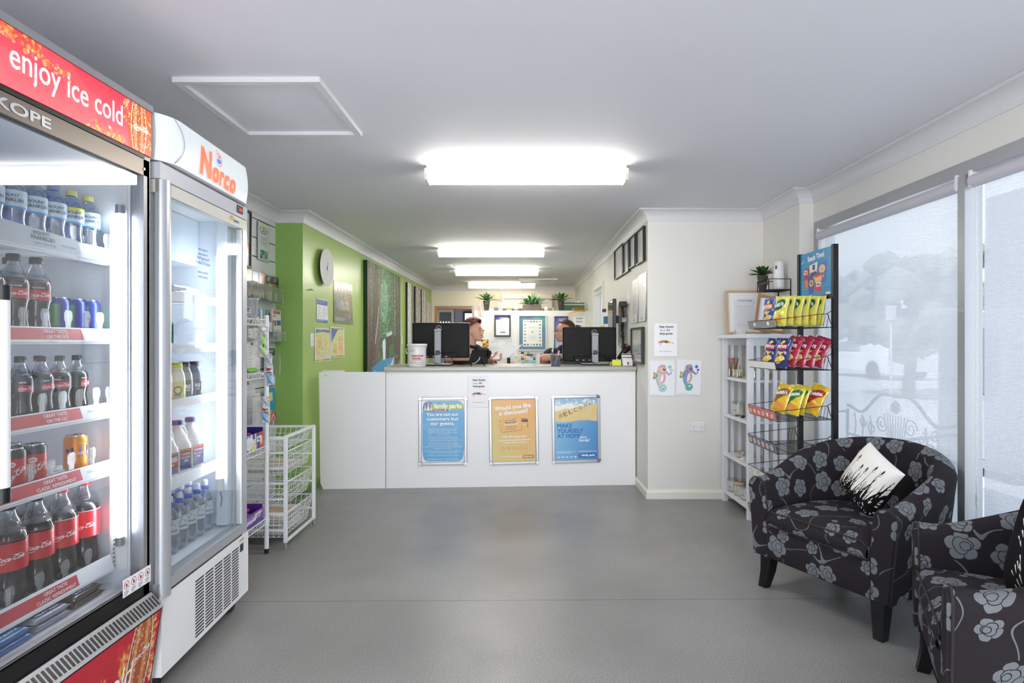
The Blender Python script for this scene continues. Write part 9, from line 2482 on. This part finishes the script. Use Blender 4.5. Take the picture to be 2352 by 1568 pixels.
SW=[(556,566,618,678,q1('d0d0d4','8a8c90'),'grey leaflet holder at the fridge end of the top brochure row'),(567,582,619,675,q1('e0b83a','d8d4cc'),'holder with a yellow-topped leaflet in the top brochure row'),(583,597,624,683,q1('4a6aa8','c8ccd4'),'holder with a blue-topped leaflet in the top brochure row'),(598,614,627,688,q1('a83a24','4a4038','6a5a50'),'holder with a red and black leaflet in the top brochure row'),(615,627,633,690,q1('3a4a3a','d8c84a','5a6a4a'),'holder with a dark leaflet with yellow tag in the top row'),(628,643,636,694,q1('26282a','c87a4a','4a4a44'),'holder with a pizza leaflet at the end of the top row')]
for x0,x1,y0,y1,d,lb in SW: brochure(x0,x1,y0,y1,-2.00,d,lb)
for i,(x0,x1) in enumerate(((584,592),(593,600),(601,607),(608,613),(614,621))):
 brochure(x0,x1,711,760,-2.00,q1(('26303a','3a7ac0','e0e0e4','2f9ac0','3a5a3a')[i],('e8c83a','c84a3a','a8b0c0','d8d8d4','8a9a8a')[i]),('black','blue','white','sky blue','dark green')[i]+' leaflet holder in the second brochure row behind the rack post',0.4)
def dnews(P): P.rect(0,0,1,1,'e4e4ea'); P.rect(0.1,0.03,0.9,0.13,'b83a34'); P.scrib(0.15,0.04,0.85,0.12,2,'f0e0e0'); P.ell(0.25,0.2,0.15,0.04,'e08a4a'); P.rect(0.05,0.34,0.45,0.52,'a84a4a'); P.rect(0.5,0.33,0.95,0.5,'3a5aa8'); P.scrib(0.1,0.55,0.9,0.8,6,'8a8a92'); P.rect(0.1,0.85,0.6,0.95,'5a7a4a')
brochure(628,648,712,782,-2.00,dnews,'curling white and red newsletter hanging by the green wall corner',0.3)
brochure(561,571,738,774,-2.0,q1('c8cca0','8a8c90'),'pale green leaflet holder left of the two grey windows brochure'); brochure(573,598,735,775,-2.0,lambda P: (P.rect(0,0,1,1,'8a8c90'),P.rect(0.15,0.02,0.42,0.55,'2a2a2c'),P.rect(0.6,0.02,0.85,0.55,'2a2a2c'),P.rect(0.25,0.2,0.35,1,'c87a6a')),'grey brochure with two dark openings behind the wire rack')
def dlist(P): P.rect(0,0,1,1,'eeeef0'); P.rect(0.3,0.02,0.5,0.12,'5aa03a'); P.scrib(0.1,0.15,0.5,0.95,12,'5a8a4a',0.8,fill=0.25); P.scrib(0.6,0.12,0.95,0.9,14,'d88a5a',0.8,fill=0.25)
brochure(570,599,784,864,-2.045,dlist,'white list chart with green and orange lines behind the wire rack',0.1)
brochure(618,635,800,859,-2.00,q1('1f3438','8a9298','4a5a54'),'dark green brochure at the right edge of the slat wall',0.75)
brochure(556,576,864,905,-2.00,q1('e0a83a','4a4048','c8ccd4'),'yellow and black brochure below the second rack shelf')
def dmag(P): P.rect(0,0,1,1,'d8dcd8'); P.ell(0.55,0.40,0.16,0.14,'d8a888'); P.ell(0.9,0.38,0.15,0.16,'4a3a30'); P.put((P.noise(7,seed=3) > 0.5) & (P.Y > P.h*0.5),'8aa06a',0.7); P.ell(0.35,0.8,0.25,0.1,'6a9ac8'); P.scrib(0.25,0.05,0.95,0.13,1,'c86a4a')
brochure(571,601,905,977,-1.99,dmag,'central coast magazine in a clear holder behind the rack',0.9)
def dkid(P): P.rect(0,0,1,1,'1f8ab0'); P.rect(0.1,0.12,0.6,0.35,'d8d46a'); P.rect(0,0.6,0.5,1,'e08a3a'); P.rect(0.4,0.65,1,0.95,'c8285a'); P.poly([(0.5,0.62),(0.9,0.55),(0.95,0.7)],'2f9a5a'); P.line([(0.4,0.9),(0.6,0.7),(0.85,0.85),(0.6,0.95)],0.06,'f0f0ee')
brochure(618,635.5,890,975,-1.99,dkid,'bright blue and pink children magazine at the right edge of slat wall',0.15)
